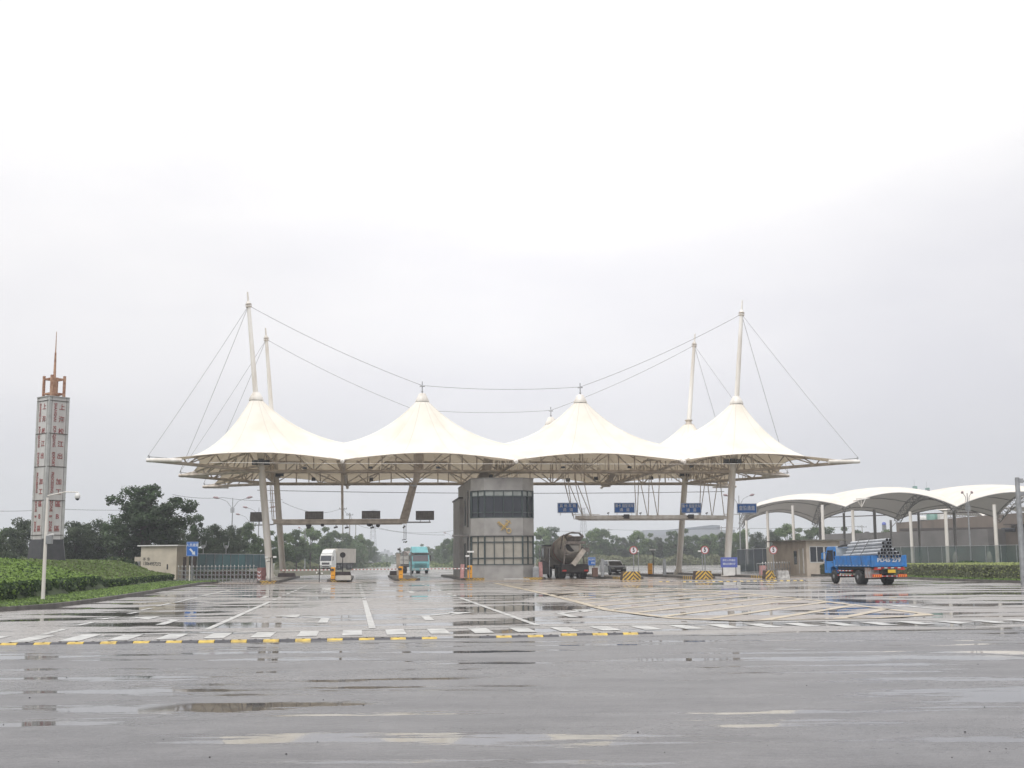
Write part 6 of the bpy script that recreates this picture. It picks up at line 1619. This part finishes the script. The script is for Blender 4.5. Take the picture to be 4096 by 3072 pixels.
mb = MB(); mb.bx(-1.26, 1.26, 6.2, 8.0, 2.85, 2.93); mb.build('roof_edge', M['dark'], cb)
mb = MB(); mb.bx(-.95, -.6, 6.25, 6.3, 1.8, 2.6); mb.build('air_filter', M['rust'], cb)
mb = MB(); mb.bx(-1.2, -.55, .1, .25, .45, 1.0); mb.bx(.55, 1.2, .1, .25, .45, 1.0); mb.build('mud_flap', M['black'], MX)
for sx in (-1, 1):
    mb = MB(); mb.box((sx * .95, -.17, .66), (.34, .04, .13)); mb.build('tail_light', M['lampred'], MX)
t_, w_, h_ = blue_sign('yard_sign', 2352, 2229, 2381, 2262, 6, [('减速慢行', .5, .7, .26, .75), ('停车', .66, .3, .3, .8)], 'small blue notice partly hidden by the mixer lorry', 'sign', rim=True)
mb = MB(); mb.tube((w_ * .8, .03, h_ * .5), (w_ * .8, .03, -1.0), .03); mb.build('pole', M['dark'], t_)

# --- silver and dark estate car (front view)
pc = gnd(2466, 2300)
CR = thing('parked_car', 'dark fronted silver estate car facing the viewer behind the chevron block', 'car', (pc.x, pc.y, 0), YAW + R(180 + 4))
M['silver'] = mat('silver_paint', (.50, .52, .53), .3, .4, var=.08); M['navy'] = mat('dark_car_paint', (.022, .025, .035), .5, 0.0, var=.1)
for sx in (-1, 1):
    for y in (.2, -2.5): wheel(CR, sx * .76, y - .0, .31, .2)
prof = [(-.1, .3), (-.1, .965), (-.2, .98), (-3.6, .98), (-3.65, .3)]
mb = MB(); mb.prismx([(y, z) for y, z in prof], -.86, .86); mb.v = [((x * (1 - .10 * max(0, y - .2))), y, z) for x, y, z in mb.v]; bd = mb.build('body', M['silver'], CR, bevel=.06)
mb = MB(); gp = [(-.05, .96), (-.72, 1.42), (-.95, 1.47), (-3.1, 1.49), (-3.55, 1.3), (-3.62, .97)]; mb.prismx(gp, -.80, .80); mb.v = [(x * (1 - .28 * max(0, z - .96)), y, z) for x, y, z in mb.v]; mb.build('cabin', M['silver'], CR, bevel=.04)
def tw(x, z): return x * (1 - .28 * max(0, z - .96))
mb = MB(); z0, z1 = 1.0, 1.40; y0 = -.05 - .67 * (z0 - .96) / .46; y1 = -.05 - .67 * (z1 - .96) / .46
mb.add([(tw(-.72, z0), y0 + .02, z0), (tw(.72, z0), y0 + .02, z0), (tw(.70, z1), y1 + .02, z1), (tw(-.70, z1), y1 + .02, z1)], [(0, 1, 2, 3)]); mb.build('windscreen', M['glass_d'], CR)
mb = MB()
for sx in (-1, 1): mb.add([(sx * (tw(.80, 1.02) + .006), -.35, 1.02), (sx * (tw(.80, 1.02) + .006), -3.4, 1.02), (sx * (tw(.8, 1.4) + .006), -3.1, 1.4), (sx * (tw(.8, 1.4) + .006), -.85, 1.4)], [(0, 1, 2, 3)])
mb.build('side_window', M['glass_d'], CR)
mb = MB(); mb.prismx([(.84, .28), (.885, .5), (.87, .66), (.72, .80), (.3, .91), (-.1, .968), (-.1, .28)], -.86, .86); mb.v = [((x * (1 - .10 * max(0, y - .2))), y, z) for x, y, z in mb.v]; mb.build('bonnet', M['navy'], CR, bevel=.03)
for sx in (-1, 1):
    mb = MB(); mb.add([(sx * .77, .88, .60), (sx * .78, .74, .80), (sx * .5, .84, .74), (sx * .40, .895, .62)], [(0, 1, 2, 3)]); mb.build('headlight', M['blindu'], CR, solid=.03)
mb = MB(); mb.bx(-.2, .2, .885, .895, .42, .53); mb.build('number_plate', M['letter'], CR)
mb = MB(); mb.bx(-.38, .38, .886, .89, .60, .68); mb.build('grille', M['dark'], CR)
for sx in (-1, 1):
    mb = MB(); mb.box((sx * .93, -.45, 1.02), (.2, .12, .13)); mb.build('mirror', M['dark'], CR, bevel=.03)

# --- turquoise lorry (front view)
M['turq'] = mat('turquoise_paint', (.17, .44, .47), .35, var=.12, scale=1.5); M['tarp'] = mat('load_cover', (.40, .39, .36), .7, var=.1)
pq = gnd(1682, 2294.5)
TQ = thing('turquoise_lorry', 'turquoise cab lorry facing the viewer on the road behind the lanes', 'truck', (pq.x, pq.y, 0), R(180) + R(15))
for sx in (-1, 1): wheel(TQ, sx * .95, -.9, .48, .3); wheel(TQ, sx * .9, -6.5, .48, .5)
mb = MB(); mb.prismx([(.0, .5), (.06, 1.2), (.02, 1.45), (-.25, 2.55), (-1.7, 2.6), (-1.75, .5)], -1.14, 1.14); cb = mb.build('cab', M['turq'], TQ, bevel=.05)
mb = MB(); mb.prismx([(-.2, 2.62), (-.75, 3.38), (-1.6, 3.42), (-1.65, 2.62)], -1.05, 1.05); mb.v = [(x * (1 if z < 3 else .93), y, z) for x, y, z in mb.v]; mb.build('roof_deflector', M['turq'], cb, bevel=.04)
mb = MB(); mb.add([(-1.0, .035, 1.55), (1.0, .035, 1.55), (.98, -.18, 2.3), (-.98, -.18, 2.3)], [(0, 1, 2, 3)]); mb.build('windscreen', mat('grey_glass', (.12, .11, .12), .1), cb, solid=.02)
mb = MB(); mb.bx(-1.12, 1.12, -.22, -.14, 2.36, 2.56); mb.build('sun_visor', M['dark'], cb)
mb = MB()
for k in range(5): mb.bx(-.8, .8, .06, .075, .75 + k * .12, .79 + k * .12)
mb.build('grille', M['dark'], cb)
mb = MB(); mb.bx(-1.16, 1.16, -.2, .12, .4, .72); mb.build('bumper', mat('pale_bumper', (.22, .42, .44), .5), TQ, bevel=.03)
for sx in (-1, 1):
    mb = MB(); mb.box((sx * .85, .13, .56), (.34, .03, .16)); mb.build('headlight', M['blindu'], TQ); mb = MB(); mb.box((sx * 1.32, -.2, 1.9), (.16, .1, .75)); mb.tube((sx * 1.1, -.2, 2.2), (sx * 1.32, -.2, 2.2), .025); mb.build('mirror', M['dark'], TQ)
mb = MB(); mb.bx(-1.2, 1.2, -9.2, -2.0, 1.2, 2.35); mb.build('load_body', M['tarp'], TQ); mb = MB(); mb.prismx([(-9.2, 2.35), (-9.0, 2.6), (-5, 2.85), (-2.2, 2.6), (-2.0, 2.35)], -1.22, 1.22); mb.build('load_cover', M['mixdirt'], TQ)
mb = MB(); mb.bx(-1.0, 1.0, -9.2, -1.8, .8, 1.2); mb.build('chassis', M['chassis'], TQ)

# --- white lorry with box trailer
pw = atY(1303, 2277, 240)
WL = thing('white_lorry', 'white lorry with a beige box body parked under the road trees', 'truck', (pw.x, pw.y, 0), R(180) - R(15))
for sx in (-1, 1): wheel(WL, sx * 1.0, -1.2, .5, .3); wheel(WL, sx * 1.0, -8.6, .5, .5); wheel(WL, sx * 1.0, -9.9, .5, .5); wheel(WL, sx * 1.0, -3.6, .5, .5)
mb = MB(); mb.prismx([(.0, .45), (.1, .9), (.05, 1.6), (-.3, 3.0), (-.5, 3.15), (-2.2, 3.2), (-2.2, .45)], -1.24, 1.24); cb = mb.build('cab', M['white'], WL, bevel=.06)
mb = MB(); mb.prismx([(-.45, 3.2), (-1.1, 3.9), (-2.1, 4.0), (-2.15, 3.2)], -1.15, 1.15); mb.build('roof_deflector', M['white'], cb, bevel=.05)
mb = MB(); mb.add([(-1.12, .06, 1.75), (1.12, .06, 1.75), (1.1, -.23, 2.75), (-1.1, -.23, 2.75)], [(0, 1, 2, 3)]); mb.build('windscreen', M['glass_d'], cb, solid=.02)
mb = MB(); mb.bx(-.8, .8, .1, .12, 1.05, 1.45); mb.bx(-.7, .7, .1, .12, .6, .8); mb.build('grille', M['dark'], cb)
mb = MB(); mb.bx(-1.25, 1.25, -12.2, -2.6, 1.35, 4.15); mb.build('box_body', mat('box_body', (.50, .46, .40), .6, var=.1, scale=.5), WL, bevel=.03)
mb = MB(); mb.bx(-.9, .9, -12, -2, .8, 1.35); mb.bx(-1.2, 1.2, -7.4, -4.6, .5, 1.2); mb.build('chassis', M['chassis'], WL)
for sx in (-1, 1):
    mb = MB(); mb.box((sx * .95, .11, .8), (.4, .04, .22)); mb.build('headlight', M['blindu'], WL); mb = MB(); mb.box((sx * 1.42, -.2, 2.2), (.16, .1, .8)); mb.build('mirror', M['dark'], WL)
# --- far pickup and far white car
def small_car(u, v, label, m, rz, L=4.4, H=1.45):
    p = gnd(u, v); t_ = thing('distant_car', label, 'car', (p.x, p.y, 0), rz)
    mb = MB(); mb.prismx([(0, .35), (0, .8), (-1.0, .92), (-1.7, H), (-L + .9, H), (-L + .2, .95), (-L, .9), (-L, .35)], -.85, .85); mb.build('body', M[m], t_, bevel=.08)
    mb = MB(); mb.prismx([(-1.15, .95), (-1.75, H - .07), (-L + .95, H - .07), (-L + .45, .97)], -.862, .862); mb.build('window', M['glass_d'], t_)
    for sx in (-1, 1):
        for y in (-.8, -L + .8): wheel(t_, sx * .75, y, .32, .2)
small_car(1442, 2268, 'small white car on the far road verge right of the white lorry', 'white', R(120))
small_car(1475, 2260, 'dark vehicle far down the road under the trees', 'navy', R(100), 6.5, 2.0)
# ------------------------------------------------------------------ trees
M['bark'] = mat('bark', (.07, .055, .045), .9, var=.25, scale=4)
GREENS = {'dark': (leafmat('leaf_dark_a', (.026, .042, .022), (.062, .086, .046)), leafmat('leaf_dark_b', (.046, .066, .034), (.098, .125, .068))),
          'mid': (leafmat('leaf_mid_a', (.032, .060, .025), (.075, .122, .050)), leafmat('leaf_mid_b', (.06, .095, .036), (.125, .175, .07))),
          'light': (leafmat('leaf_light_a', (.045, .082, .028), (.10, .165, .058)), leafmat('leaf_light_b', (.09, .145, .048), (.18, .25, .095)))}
def tree_meshes(seed, H, Rc, base, leaf, n, airy, greens, flat=False, stems=1):
    """trunk with limbs + crown of leaf quads gathered on many small clumps"""
    rg = random.Random(seed); rng = np.random.default_rng(seed)
    cz0 = base; crown_h = H - base; blobs = []
    nb = 34 if not airy else 64
    for k in range(nb):
        for _ in range(30):
            x, y, z = rg.uniform(-1, 1), rg.uniform(-1, 1), rg.uniform(-1, 1)
            if x * x + y * y + z * z < 1: break
        zz = cz0 + crown_h * (.5 + .46 * z); wid = Rc * (1 - .25 * max(0, z) ** 2 - .25 * max(0, -z))
        br = Rc * rg.uniform(.18, .34) * (.66 if airy else 1.0)
        blobs.append(((x * wid * .92, y * wid * .92, zz), br))
    trunk = MB(); tips = []
    for st in range(stems):
        bx_, by = (rg.uniform(-.5, .5), rg.uniform(-.3, .3)) if stems > 1 else (0, 0)
        top = (bx_ * 2 + rg.uniform(-.2, .2) * Rc, by + rg.uniform(-.2, .2) * Rc, base + crown_h * .55); r0 = .035 * H / (stems ** .5) * .55
        mid = ((bx_ + top[0]) / 2 + rg.uniform(-.15, .15), (by + top[1]) / 2, (base + .3 * crown_h) * .6)
        trunk.path([(bx_, by, -.1), mid, top], [r0, r0 * .75, r0 * .35], 7); tips.append((mid, top, r0))
    for (c, br) in blobs[::2 if not airy else 1]:
        m_, t_, r0 = rg.choice(tips); s_ = rg.uniform(.0, .9); a_ = Vector(m_).lerp(Vector(t_), s_); b_ = Vector(c); k = a_.lerp(b_, .5) + Vector((0, 0, .12 * (b_ - a_).length))
        trunk.path([a_, k, b_], [r0 * .38, r0 * .24, r0 * .08], 5)
    tm = bpy.data.meshes.new('trunk'); tm.from_pydata(trunk.v, [], trunk.f); tm.materials.append(M['bark']); tm.polygons.foreach_set('use_smooth', trunk.sm)
    per = n // nb; P, Nn, Mi = [], [], []
    for (c, br) in blobs:
        d = rng.normal(0, 1, (per, 3)); d /= np.linalg.norm(d, axis=1)[:, None]
        rad = br * rng.uniform(.35, 1.08, per)[:, None] ** .7
        wob = 1 + .3 * np.sin(d[:, :1] * 5 + c[0] * 3) * np.cos(d[:, 1:2] * 4 + c[2])
        P.append(np.array(c) + d * rad * wob * np.array([1.15, 1.15, .72 if not flat else .42])); Nn.append(d * .8 + np.array([0, 0, .45]))
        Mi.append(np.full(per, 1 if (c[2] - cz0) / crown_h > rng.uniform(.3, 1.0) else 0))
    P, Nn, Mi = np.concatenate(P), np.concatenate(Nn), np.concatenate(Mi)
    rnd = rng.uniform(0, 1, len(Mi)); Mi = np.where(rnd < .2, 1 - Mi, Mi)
    o = leaf_cloud(P, Nn, leaf, lambda r, Q: Mi, 'crown', list(greens), .75)
    cm = o.data; bpy.data.objects.remove(o); return tm, cm
VAR = {}
def variant(key, *a, **k):
    if key not in VAR: VAR[key] = tree_meshes(*a, **k)
    return VAR[key]
for v in range(3):
    variant(('mid', v), 11 + v, 10.0, 3.6, 1.3, .20, 9500, False, GREENS['mid'])
    variant(('dark', v), 21 + v, 10.0, 4.0, 1.2, .16, 12000, False, GREENS['dark'])
    variant(('light', v), 31 + v, 10.0, 3.5, 1.3, .20, 9000, False, GREENS['light'])
variant(('big', 0), 83, 10.0, 4.0, 2.2, .125, 22000, True, (GREENS['dark'][0], GREENS['mid'][0]), flat=False, stems=3)
variant(('big', 1), 78, 10.0, 4.3, 1.4, .15, 14000, True, (GREENS['dark'][0], GREENS['mid'][0]), flat=False, stems=2)
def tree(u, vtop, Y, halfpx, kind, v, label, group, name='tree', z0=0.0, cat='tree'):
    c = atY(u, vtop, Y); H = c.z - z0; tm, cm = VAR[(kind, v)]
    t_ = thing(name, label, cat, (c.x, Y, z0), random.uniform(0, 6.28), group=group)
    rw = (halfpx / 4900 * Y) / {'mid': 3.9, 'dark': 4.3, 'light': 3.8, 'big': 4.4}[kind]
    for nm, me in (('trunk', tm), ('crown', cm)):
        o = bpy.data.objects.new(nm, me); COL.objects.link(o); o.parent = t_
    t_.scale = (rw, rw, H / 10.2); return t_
gL = 'dark trees behind the left green bank'
for (u, vt, Y, hp, k, v, lb) in ((-25, 2090, 120, 80, 'dark', 0, 'dark tree at the left edge of the picture'), (85, 2058, 132, 85, 'dark', 1, 'dark tree just left of the lettered tower'),
        (20, 2100, 150, 90, 'mid', 0, 'green tree further back at the left edge'), (300, 2052, 125, 95, 'dark', 2, 'rounded dark tree right of the lettered tower'), (395, 2060, 128, 90, 'dark', 0, 'dark tree between the rounded one and the tall airy tree'),
        (600, 1918, 116, 205, 'big', 0, 'tall airy tree with open branches above the cream hut'), (500, 2040, 122, 110, 'big', 1, 'low spreading tree at the foot of the tall airy tree'),
        (690, 2070, 124, 85, 'dark', 1, 'dark tree directly behind the cream hut'), (785, 2040, 134, 78, 'big', 1, 'feathery dark tree above the blue personnel sign'), (868, 2068, 142, 78, 'dark', 2, 'dark tree behind the teal fence left of the near street lamp'), (932, 2085, 150, 60, 'dark', 0, 'dark tree directly behind the near street lamp'),
        (1000, 2082, 172, 62, 'mid', 1, 'greener tree under the leftmost display board'), (1070, 2118, 180, 60, 'mid', 2, 'green tree behind the left front mast'), (1130, 2125, 190, 60, 'mid', 0, 'green tree between the two left columns')):
    tree(u, vt, Y, hp, k, v, lb, gL)
gR = 'road trees on the left side of the road'
ordn = ['first', 'second', 'third', 'fourth', 'fifth', 'sixth', 'seventh', 'eighth', 'ninth', 'tenth', 'eleventh', 'twelfth', 'thirteenth', 'fourteenth', 'fifteenth', 'sixteenth', 'seventeenth', 'eighteenth', 'nineteenth', 'twentieth', 'twenty-first', 'twenty-second', 'twenty-third', 'twenty-fourth', 'twenty-fifth', 'twenty-sixth', 'twenty-seventh', 'twenty-eighth', 'twenty-ninth', 'thirtieth']
rowL = [(1188, 2112, 222, 56, 'mid', 1), (1243, 2102, 256, 54, 'light', 0), (1292, 2104, 270, 52, 'mid', 2), (1340, 2114, 286, 48, 'mid', 0), (1382, 2126, 300, 44, 'mid', 1), (1425, 2120, 318, 42, 'light', 1), (1452, 2132, 338, 32, 'mid', 2), (1478, 2152, 365, 28, 'mid', 0), (1492, 2182, 470, 24, 'mid', 1), (1508, 2194, 600, 20, 'mid', 2)]
for i, (u, vt, Y, hp, k, v) in enumerate(rowL): tree(u, vt, Y, hp, k, v, '%s road tree counted from the rear left column towards the far end' % ordn[i], gR, 'road_tree')
gF = 'far hazy trees at the end of the road'
for i, (u, vt, Y, hp) in enumerate(((1548, 2222, 900, 16), (1575, 2218, 850, 18), (1600, 2200, 620, 22), (1628, 2186, 560, 24), (1655, 2188, 540, 22), (1682, 2174, 500, 26), (1706, 2182, 480, 22))):
    tree(u, vt, Y, hp, 'mid', i % 3, '%s hazy tree from the left around the turquoise lorry' % ordn[i], gF, 'far_tree')
gK = 'road trees on the right side of the road'
for i, (u, vt, Y, hp, k, v) in enumerate(((1728, 2190, 450, 24, 'mid', 0), (1750, 2180, 410, 28, 'mid', 1), (1772, 2166, 370, 32, 'light', 2), (1795, 2148, 340, 34, 'mid', 0), (1818, 2134, 310, 36, 'light', 1), (1845, 2128, 285, 40, 'mid', 2))):
    tree(u, vt, Y, hp, k, v, '%s tree from the lorry towards the left wall of the gatehouse' % ordn[i], gK, 'road_tree')
gT = 'rounded trees in the yard behind the right lanes'
row = [(2166, 2106, 325, 46, 'light', 0), (2206, 2102, 330, 48, 'mid', 1), (2262, 2140, 340, 40, 'mid', 2), (2318, 2136, 345, 42, 'light', 1), (2372, 2100, 325, 46, 'light', 2), (2408, 2108, 330, 42, 'mid', 0), (2455, 2136, 340, 40, 'mid', 1), (2500, 2134, 345, 44, 'dark', 2), (2548, 2120, 325, 46, 'light', 0), (2592, 2130, 335, 40, 'mid', 2), (2638, 2142, 340, 42, 'dark', 1), (2690, 2118, 322, 46, 'mid', 1), (2738, 2112, 325, 46, 'mid', 2), (2786, 2134, 340, 40, 'mid', 0), (2836, 2118, 322, 48, 'light', 1), (2884, 2122, 330, 42, 'mid', 0)]
for i, (u, vt, Y, hp, k, v) in enumerate(row): tree(u, vt, Y, hp, k, v, '%s yard tree counted rightwards from the gatehouse wall' % ordn[i], gT, 'yard_tree')
gG = 'trees under and behind the curved canopy'
row = [(2930, 2126, 300, 40, 'mid', 1), (2968, 2104, 280, 48, 'light', 2), (3028, 2118, 290, 52, 'dark', 0), (3085, 2112, 280, 44, 'dark', 1), (3145, 2092, 275, 60, 'light', 0), (3200, 2108, 285, 48, 'mid', 2), (3252, 2100, 280, 56, 'mid', 0), (3310, 2102, 285, 52, 'mid', 1), (3368, 2104, 290, 50, 'mid', 2), (3420, 2112, 300, 40, 'mid', 0), (3545, 2112, 262, 44, 'mid', 1), (3600, 2094, 258, 50, 'mid', 2), (3640, 2088, 262, 40, 'light', 1)]
for i, (u, vt, Y, hp, k, v) in enumerate(row): tree(u, vt, Y, hp, k, v, '%s tree counted rightwards from the front right column' % ordn[i], gG, 'yard_tree')
# undergrowth and ground cover
def cover(name, pts_fn, n, size, mats, seed, label, jitter=.6, mi=.4, cat='plants'):
    rng = np.random.default_rng(seed); P, Q = [], []
    for _ in range(n): p = pts_fn(rng); P.append(p); Q.append((0, -.9, .35))
    return leaf_cloud(P, Q, size, lambda r, X: (r.uniform(0, 1, len(X)) < mi).astype(int), name, mats, jitter, kind='stuff', cat=cat, label=label)
M['reed_a'] = leafmat('reed_a', (.09, .10, .045), (.19, .20, .10), .3); M['reed_b'] = leafmat('reed_b', (.13, .15, .07), (.26, .28, .15), .3)
def reeds(u0, u1, Y0, Y1, hmax):
    def f(r):
        u = r.uniform(u0, u1); Y = r.uniform(Y0, Y1); x = (u - 2048) / 4900 * Y; h = hmax * (.55 + .45 * mnoise.noise(Vector((x * .25, Y * .02, 0))))
        return (x, Y, h * r.uniform(0, 1) ** .8)
    return f
cover('reeds', reeds(2140, 2960, 318, 326, 3.9), 9000, .32, [M['reed_a'], M['reed_b'], M['grass']], 1, 'tall pale reeds along the back of the yard')
cover('undergrowth', reeds(1105, 1275, 262, 268, 2.7), 4500, .26, [M['reed_a'], M['leaf_ho']], 2, 'olive undergrowth under the left road trees')
cover('undergrowth', reeds(1720, 1860, 300, 420, 2.2), 2600, .3, [M['leaf_ho'], M['leaf_hd']], 3, 'low bushes along the right side of the far road')
cover('undergrowth', reeds(1385, 1560, 330, 640, 1.8), 2600, .34, [M['leaf_hd'], M['leaf_ho']], 4, 'low bushes along the left side of the far road')
cover('undergrowth', reeds(2945, 3200, 152, 156, 1.3), 4500, .14, [M['leaf_hd'], M['leaf_ho']], 5, 'dark shrubs at the foot of the dark net fence', mi=.2)
cover('undergrowth', reeds(-100, 560, 112, 116, 3.6), 9000, .16, [M['leaf_hd'], M['leaf_ho']], 6, 'dense dark undergrowth behind the green bank', mi=.15)
cover('undergrowth', reeds(790, 1075, 116, 119, 1.2), 5000, .10, [mat('maroon_leaf', (.09, .04, .04), .8), M['leaf_hd']], 7, 'maroon and dark shrubs behind the left concertina gate', mi=.4)
cover('undergrowth', reeds(3410, 4200, 118, 121, 1.35), 9000, .12, [M['leaf_hd'], M['leaf_ho']], 8, 'low shrubs in front of the green net fence', mi=.3)
cover('woods', reeds(-200, 4300, 700, 800, 8.0), 9000, 1.1, [GREENS['mid'][0], GREENS['dark'][0]], 9, 'low hazy woods on the horizon')
cover('woods', reeds(-300, 1000, 150, 175, 5.0), 9000, .34, [GREENS['dark'][0], GREENS['dark'][1]], 10, 'dark thicket closing the gaps behind the left trees')
cover('woods', reeds(2900, 3600, 300, 312, 5.0), 6000, .4, [GREENS['mid'][0], GREENS['dark'][1]], 12, 'thicket behind the trees under the curved canopy')
cover('woods', reeds(1130, 1470, 300, 330, 8.6), 8000, .42, [GREENS['mid'][0], GREENS['dark'][1]], 21, 'thicket filling the gaps behind the left road trees')
cover('woods', reeds(2140, 2950, 348, 356, 8.8), 12000, .42, [GREENS['mid'][0], GREENS['dark'][1]], 22, 'thicket filling the gaps behind the yard trees')
cover('woods', reeds(1735, 1870, 330, 480, 7.5), 4000, .45, [GREENS['mid'][0], GREENS['dark'][1]], 23, 'thicket behind the trees right of the lorry')
# far skyline at the end of the road
for i, (u, vt, w) in enumerate(((1528, 2216, 5), (1540, 2206, 3), (1552, 2210, 6))):
    c = atY(u, vt, 1500); t_ = thing('far_tower', 'faint distant block, %s from the left at the end of the road' % ordn[i], 'building', (c.x, 1500, 0), .2, group='faint distant blocks')
    mb = MB(); mb.bx(-w, w, 0, 8, 0, c.z); mb.build('wall', M['farwall'], t_); mb = MB(); mb.bx(-w * .3, w * .3, 0, 3, c.z, c.z + 3); mb.build('roof_box', M['farroof'], t_)

# ------------------------------------------------------------------ right hedge
def rk(s):
    best = None
    for i in range(len(KR) - 1):
        if (KR[i][1] - s) * (KR[i + 1][1] - s) <= 0 and KR[i][1] != KR[i + 1][1]:
            t_ = (s - KR[i][1]) / (KR[i + 1][1] - KR[i][1]); best = KR[i][0] + t_ * (KR[i + 1][0] - KR[i][0])
    return best if best else 30
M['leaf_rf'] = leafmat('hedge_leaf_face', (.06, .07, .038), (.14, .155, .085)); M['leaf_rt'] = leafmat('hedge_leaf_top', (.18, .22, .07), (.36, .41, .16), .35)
def right_hedge():
    rng = np.random.default_rng(9); P, Q, K = [], [], []
    for _ in range(26000):
        s = rng.uniform(-33.5, -3.5); k = rk(s) + .95 + .08 * math.sin(s * 3.1); z = rng.uniform(.1, 1.02)
        P.append(G(k + rng.uniform(-.10, .12), s, z)); Q.append((-.6, -.8, .2)); K.append(0)
    for _ in range(9000):
        a = rng.uniform(28, 50); P.append(G(a, -34.3 + rng.uniform(-.1, .1), rng.uniform(.1, 1.02))); Q.append((0, -1, .2)); K.append(0)
    for _ in range(24000):
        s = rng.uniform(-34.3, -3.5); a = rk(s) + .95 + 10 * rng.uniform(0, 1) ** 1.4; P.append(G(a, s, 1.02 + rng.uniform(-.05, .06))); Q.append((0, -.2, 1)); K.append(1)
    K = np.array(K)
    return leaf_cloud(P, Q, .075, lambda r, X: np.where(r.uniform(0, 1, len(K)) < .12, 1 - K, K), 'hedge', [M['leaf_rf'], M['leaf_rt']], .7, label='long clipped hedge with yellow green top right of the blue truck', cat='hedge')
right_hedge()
core = MB()
pts = [(rk(s) + 1.08, s) for s in (-33.8, -30, -26, -20, -14, -8, -3.8)] + [(50, -3.8), (50, -34)]
core.prism([tuple((G(a, s)).xy) for a, s in pts], -.1, .96); core.build('hedge_core', M['soilg'], label='dark inner mass of the long right hedge', cat='hedge')
sheet('lawn', [G(a, s) for a, s in [(a_ + .2, s_) for a_, s_ in reversed(KR)] + [(70, -33), (70, 10)][::-1]] , .13, M['soilg'], 'grass bed under the right hedge')
verge(0, -33, -3.2, 5000, 'short grass strip between the kerb and the right hedge', 1, rk, .85, seed=4)
# small hedge at the guard hut
def box_hedge(u0, u1, v, hgt, dep, label, seed, nf=2600):
    p, q = gnd(u0, v), gnd(u1, v); rng = np.random.default_rng(seed); P, Q, K = [], [], []
    d = q - p; n = Vector((-d.y, d.x, 0)).normalized()
    for _ in range(nf): P.append(p + d * rng.uniform(0, 1) + n * rng.uniform(-.08, .08) + Vector((0, 0, rng.uniform(.05, hgt)))); Q.append((0, -1, .2)); K.append(0)
    for _ in range(nf // 2): P.append(p + n * rng.uniform(0, dep) + Vector((0, 0, rng.uniform(.05, hgt)))); Q.append((-1, 0, .2)); K.append(0)
    for _ in range(nf): P.append(p + d * rng.uniform(0, 1) + n * rng.uniform(0, dep) + Vector((0, 0, hgt + rng.uniform(-.05, .05)))); Q.append((0, -.2, 1)); K.append(1)
    K = np.array(K)
    leaf_cloud(P, Q, .085, lambda r, X: K * (r.uniform(0, 1, len(K)) < .5), 'hedge', [M['leaf_rf'], M['leaf_ho']], .7, label=label, cat='hedge')
box_hedge(3240, 3330, 2303, .95, 1.4, 'short clipped hedge in front of the right guard hut', 3)
kerb_run('kerb', [gnd(3224, 2303), gnd(3320, 2305)], 'kerb in front of the guard hut')
# fine litter on the near street
rng = random.Random(5)
mb = MB()
for _ in range(26):
    u, v = rng.uniform(0, 4096), rng.uniform(2560, 3060); p = gnd(u, v); r = rng.uniform(.004, .011)
    mb.lathe([(0, 0), (r, r * .3), (r * .7, r), (0, r * 1.1)], tuple(p), 5)
mb.build('gravel', M['black'], kind='stuff', cat='gravel', label='small stones scattered on the near street')

# ------------------------------------------------------------------ haze
hz = MB(); hz.bx(-1250, 1250, -70, 2450, -1.5, 62)
hm = bpy.data.materials.new('haze'); hm.use_nodes = True; t = hm.node_tree; t.nodes.clear()
o = t.nodes.new('ShaderNodeOutputMaterial'); pv = t.nodes.new('ShaderNodeVolumePrincipled'); pv.inputs['Color'].default_value = (.86, .90, .96, 1); pv.inputs['Density'].default_value = .0006; pv.inputs['Anisotropy'].default_value = .3
t.links.new(pv.outputs[0], o.inputs['Volume'])
hm.cycles.homogeneous_volume = True if hasattr(hm.cycles, 'homogeneous_volume') else False
hz.build('haze', hm, kind='stuff', label='thin grey haze over the far road')
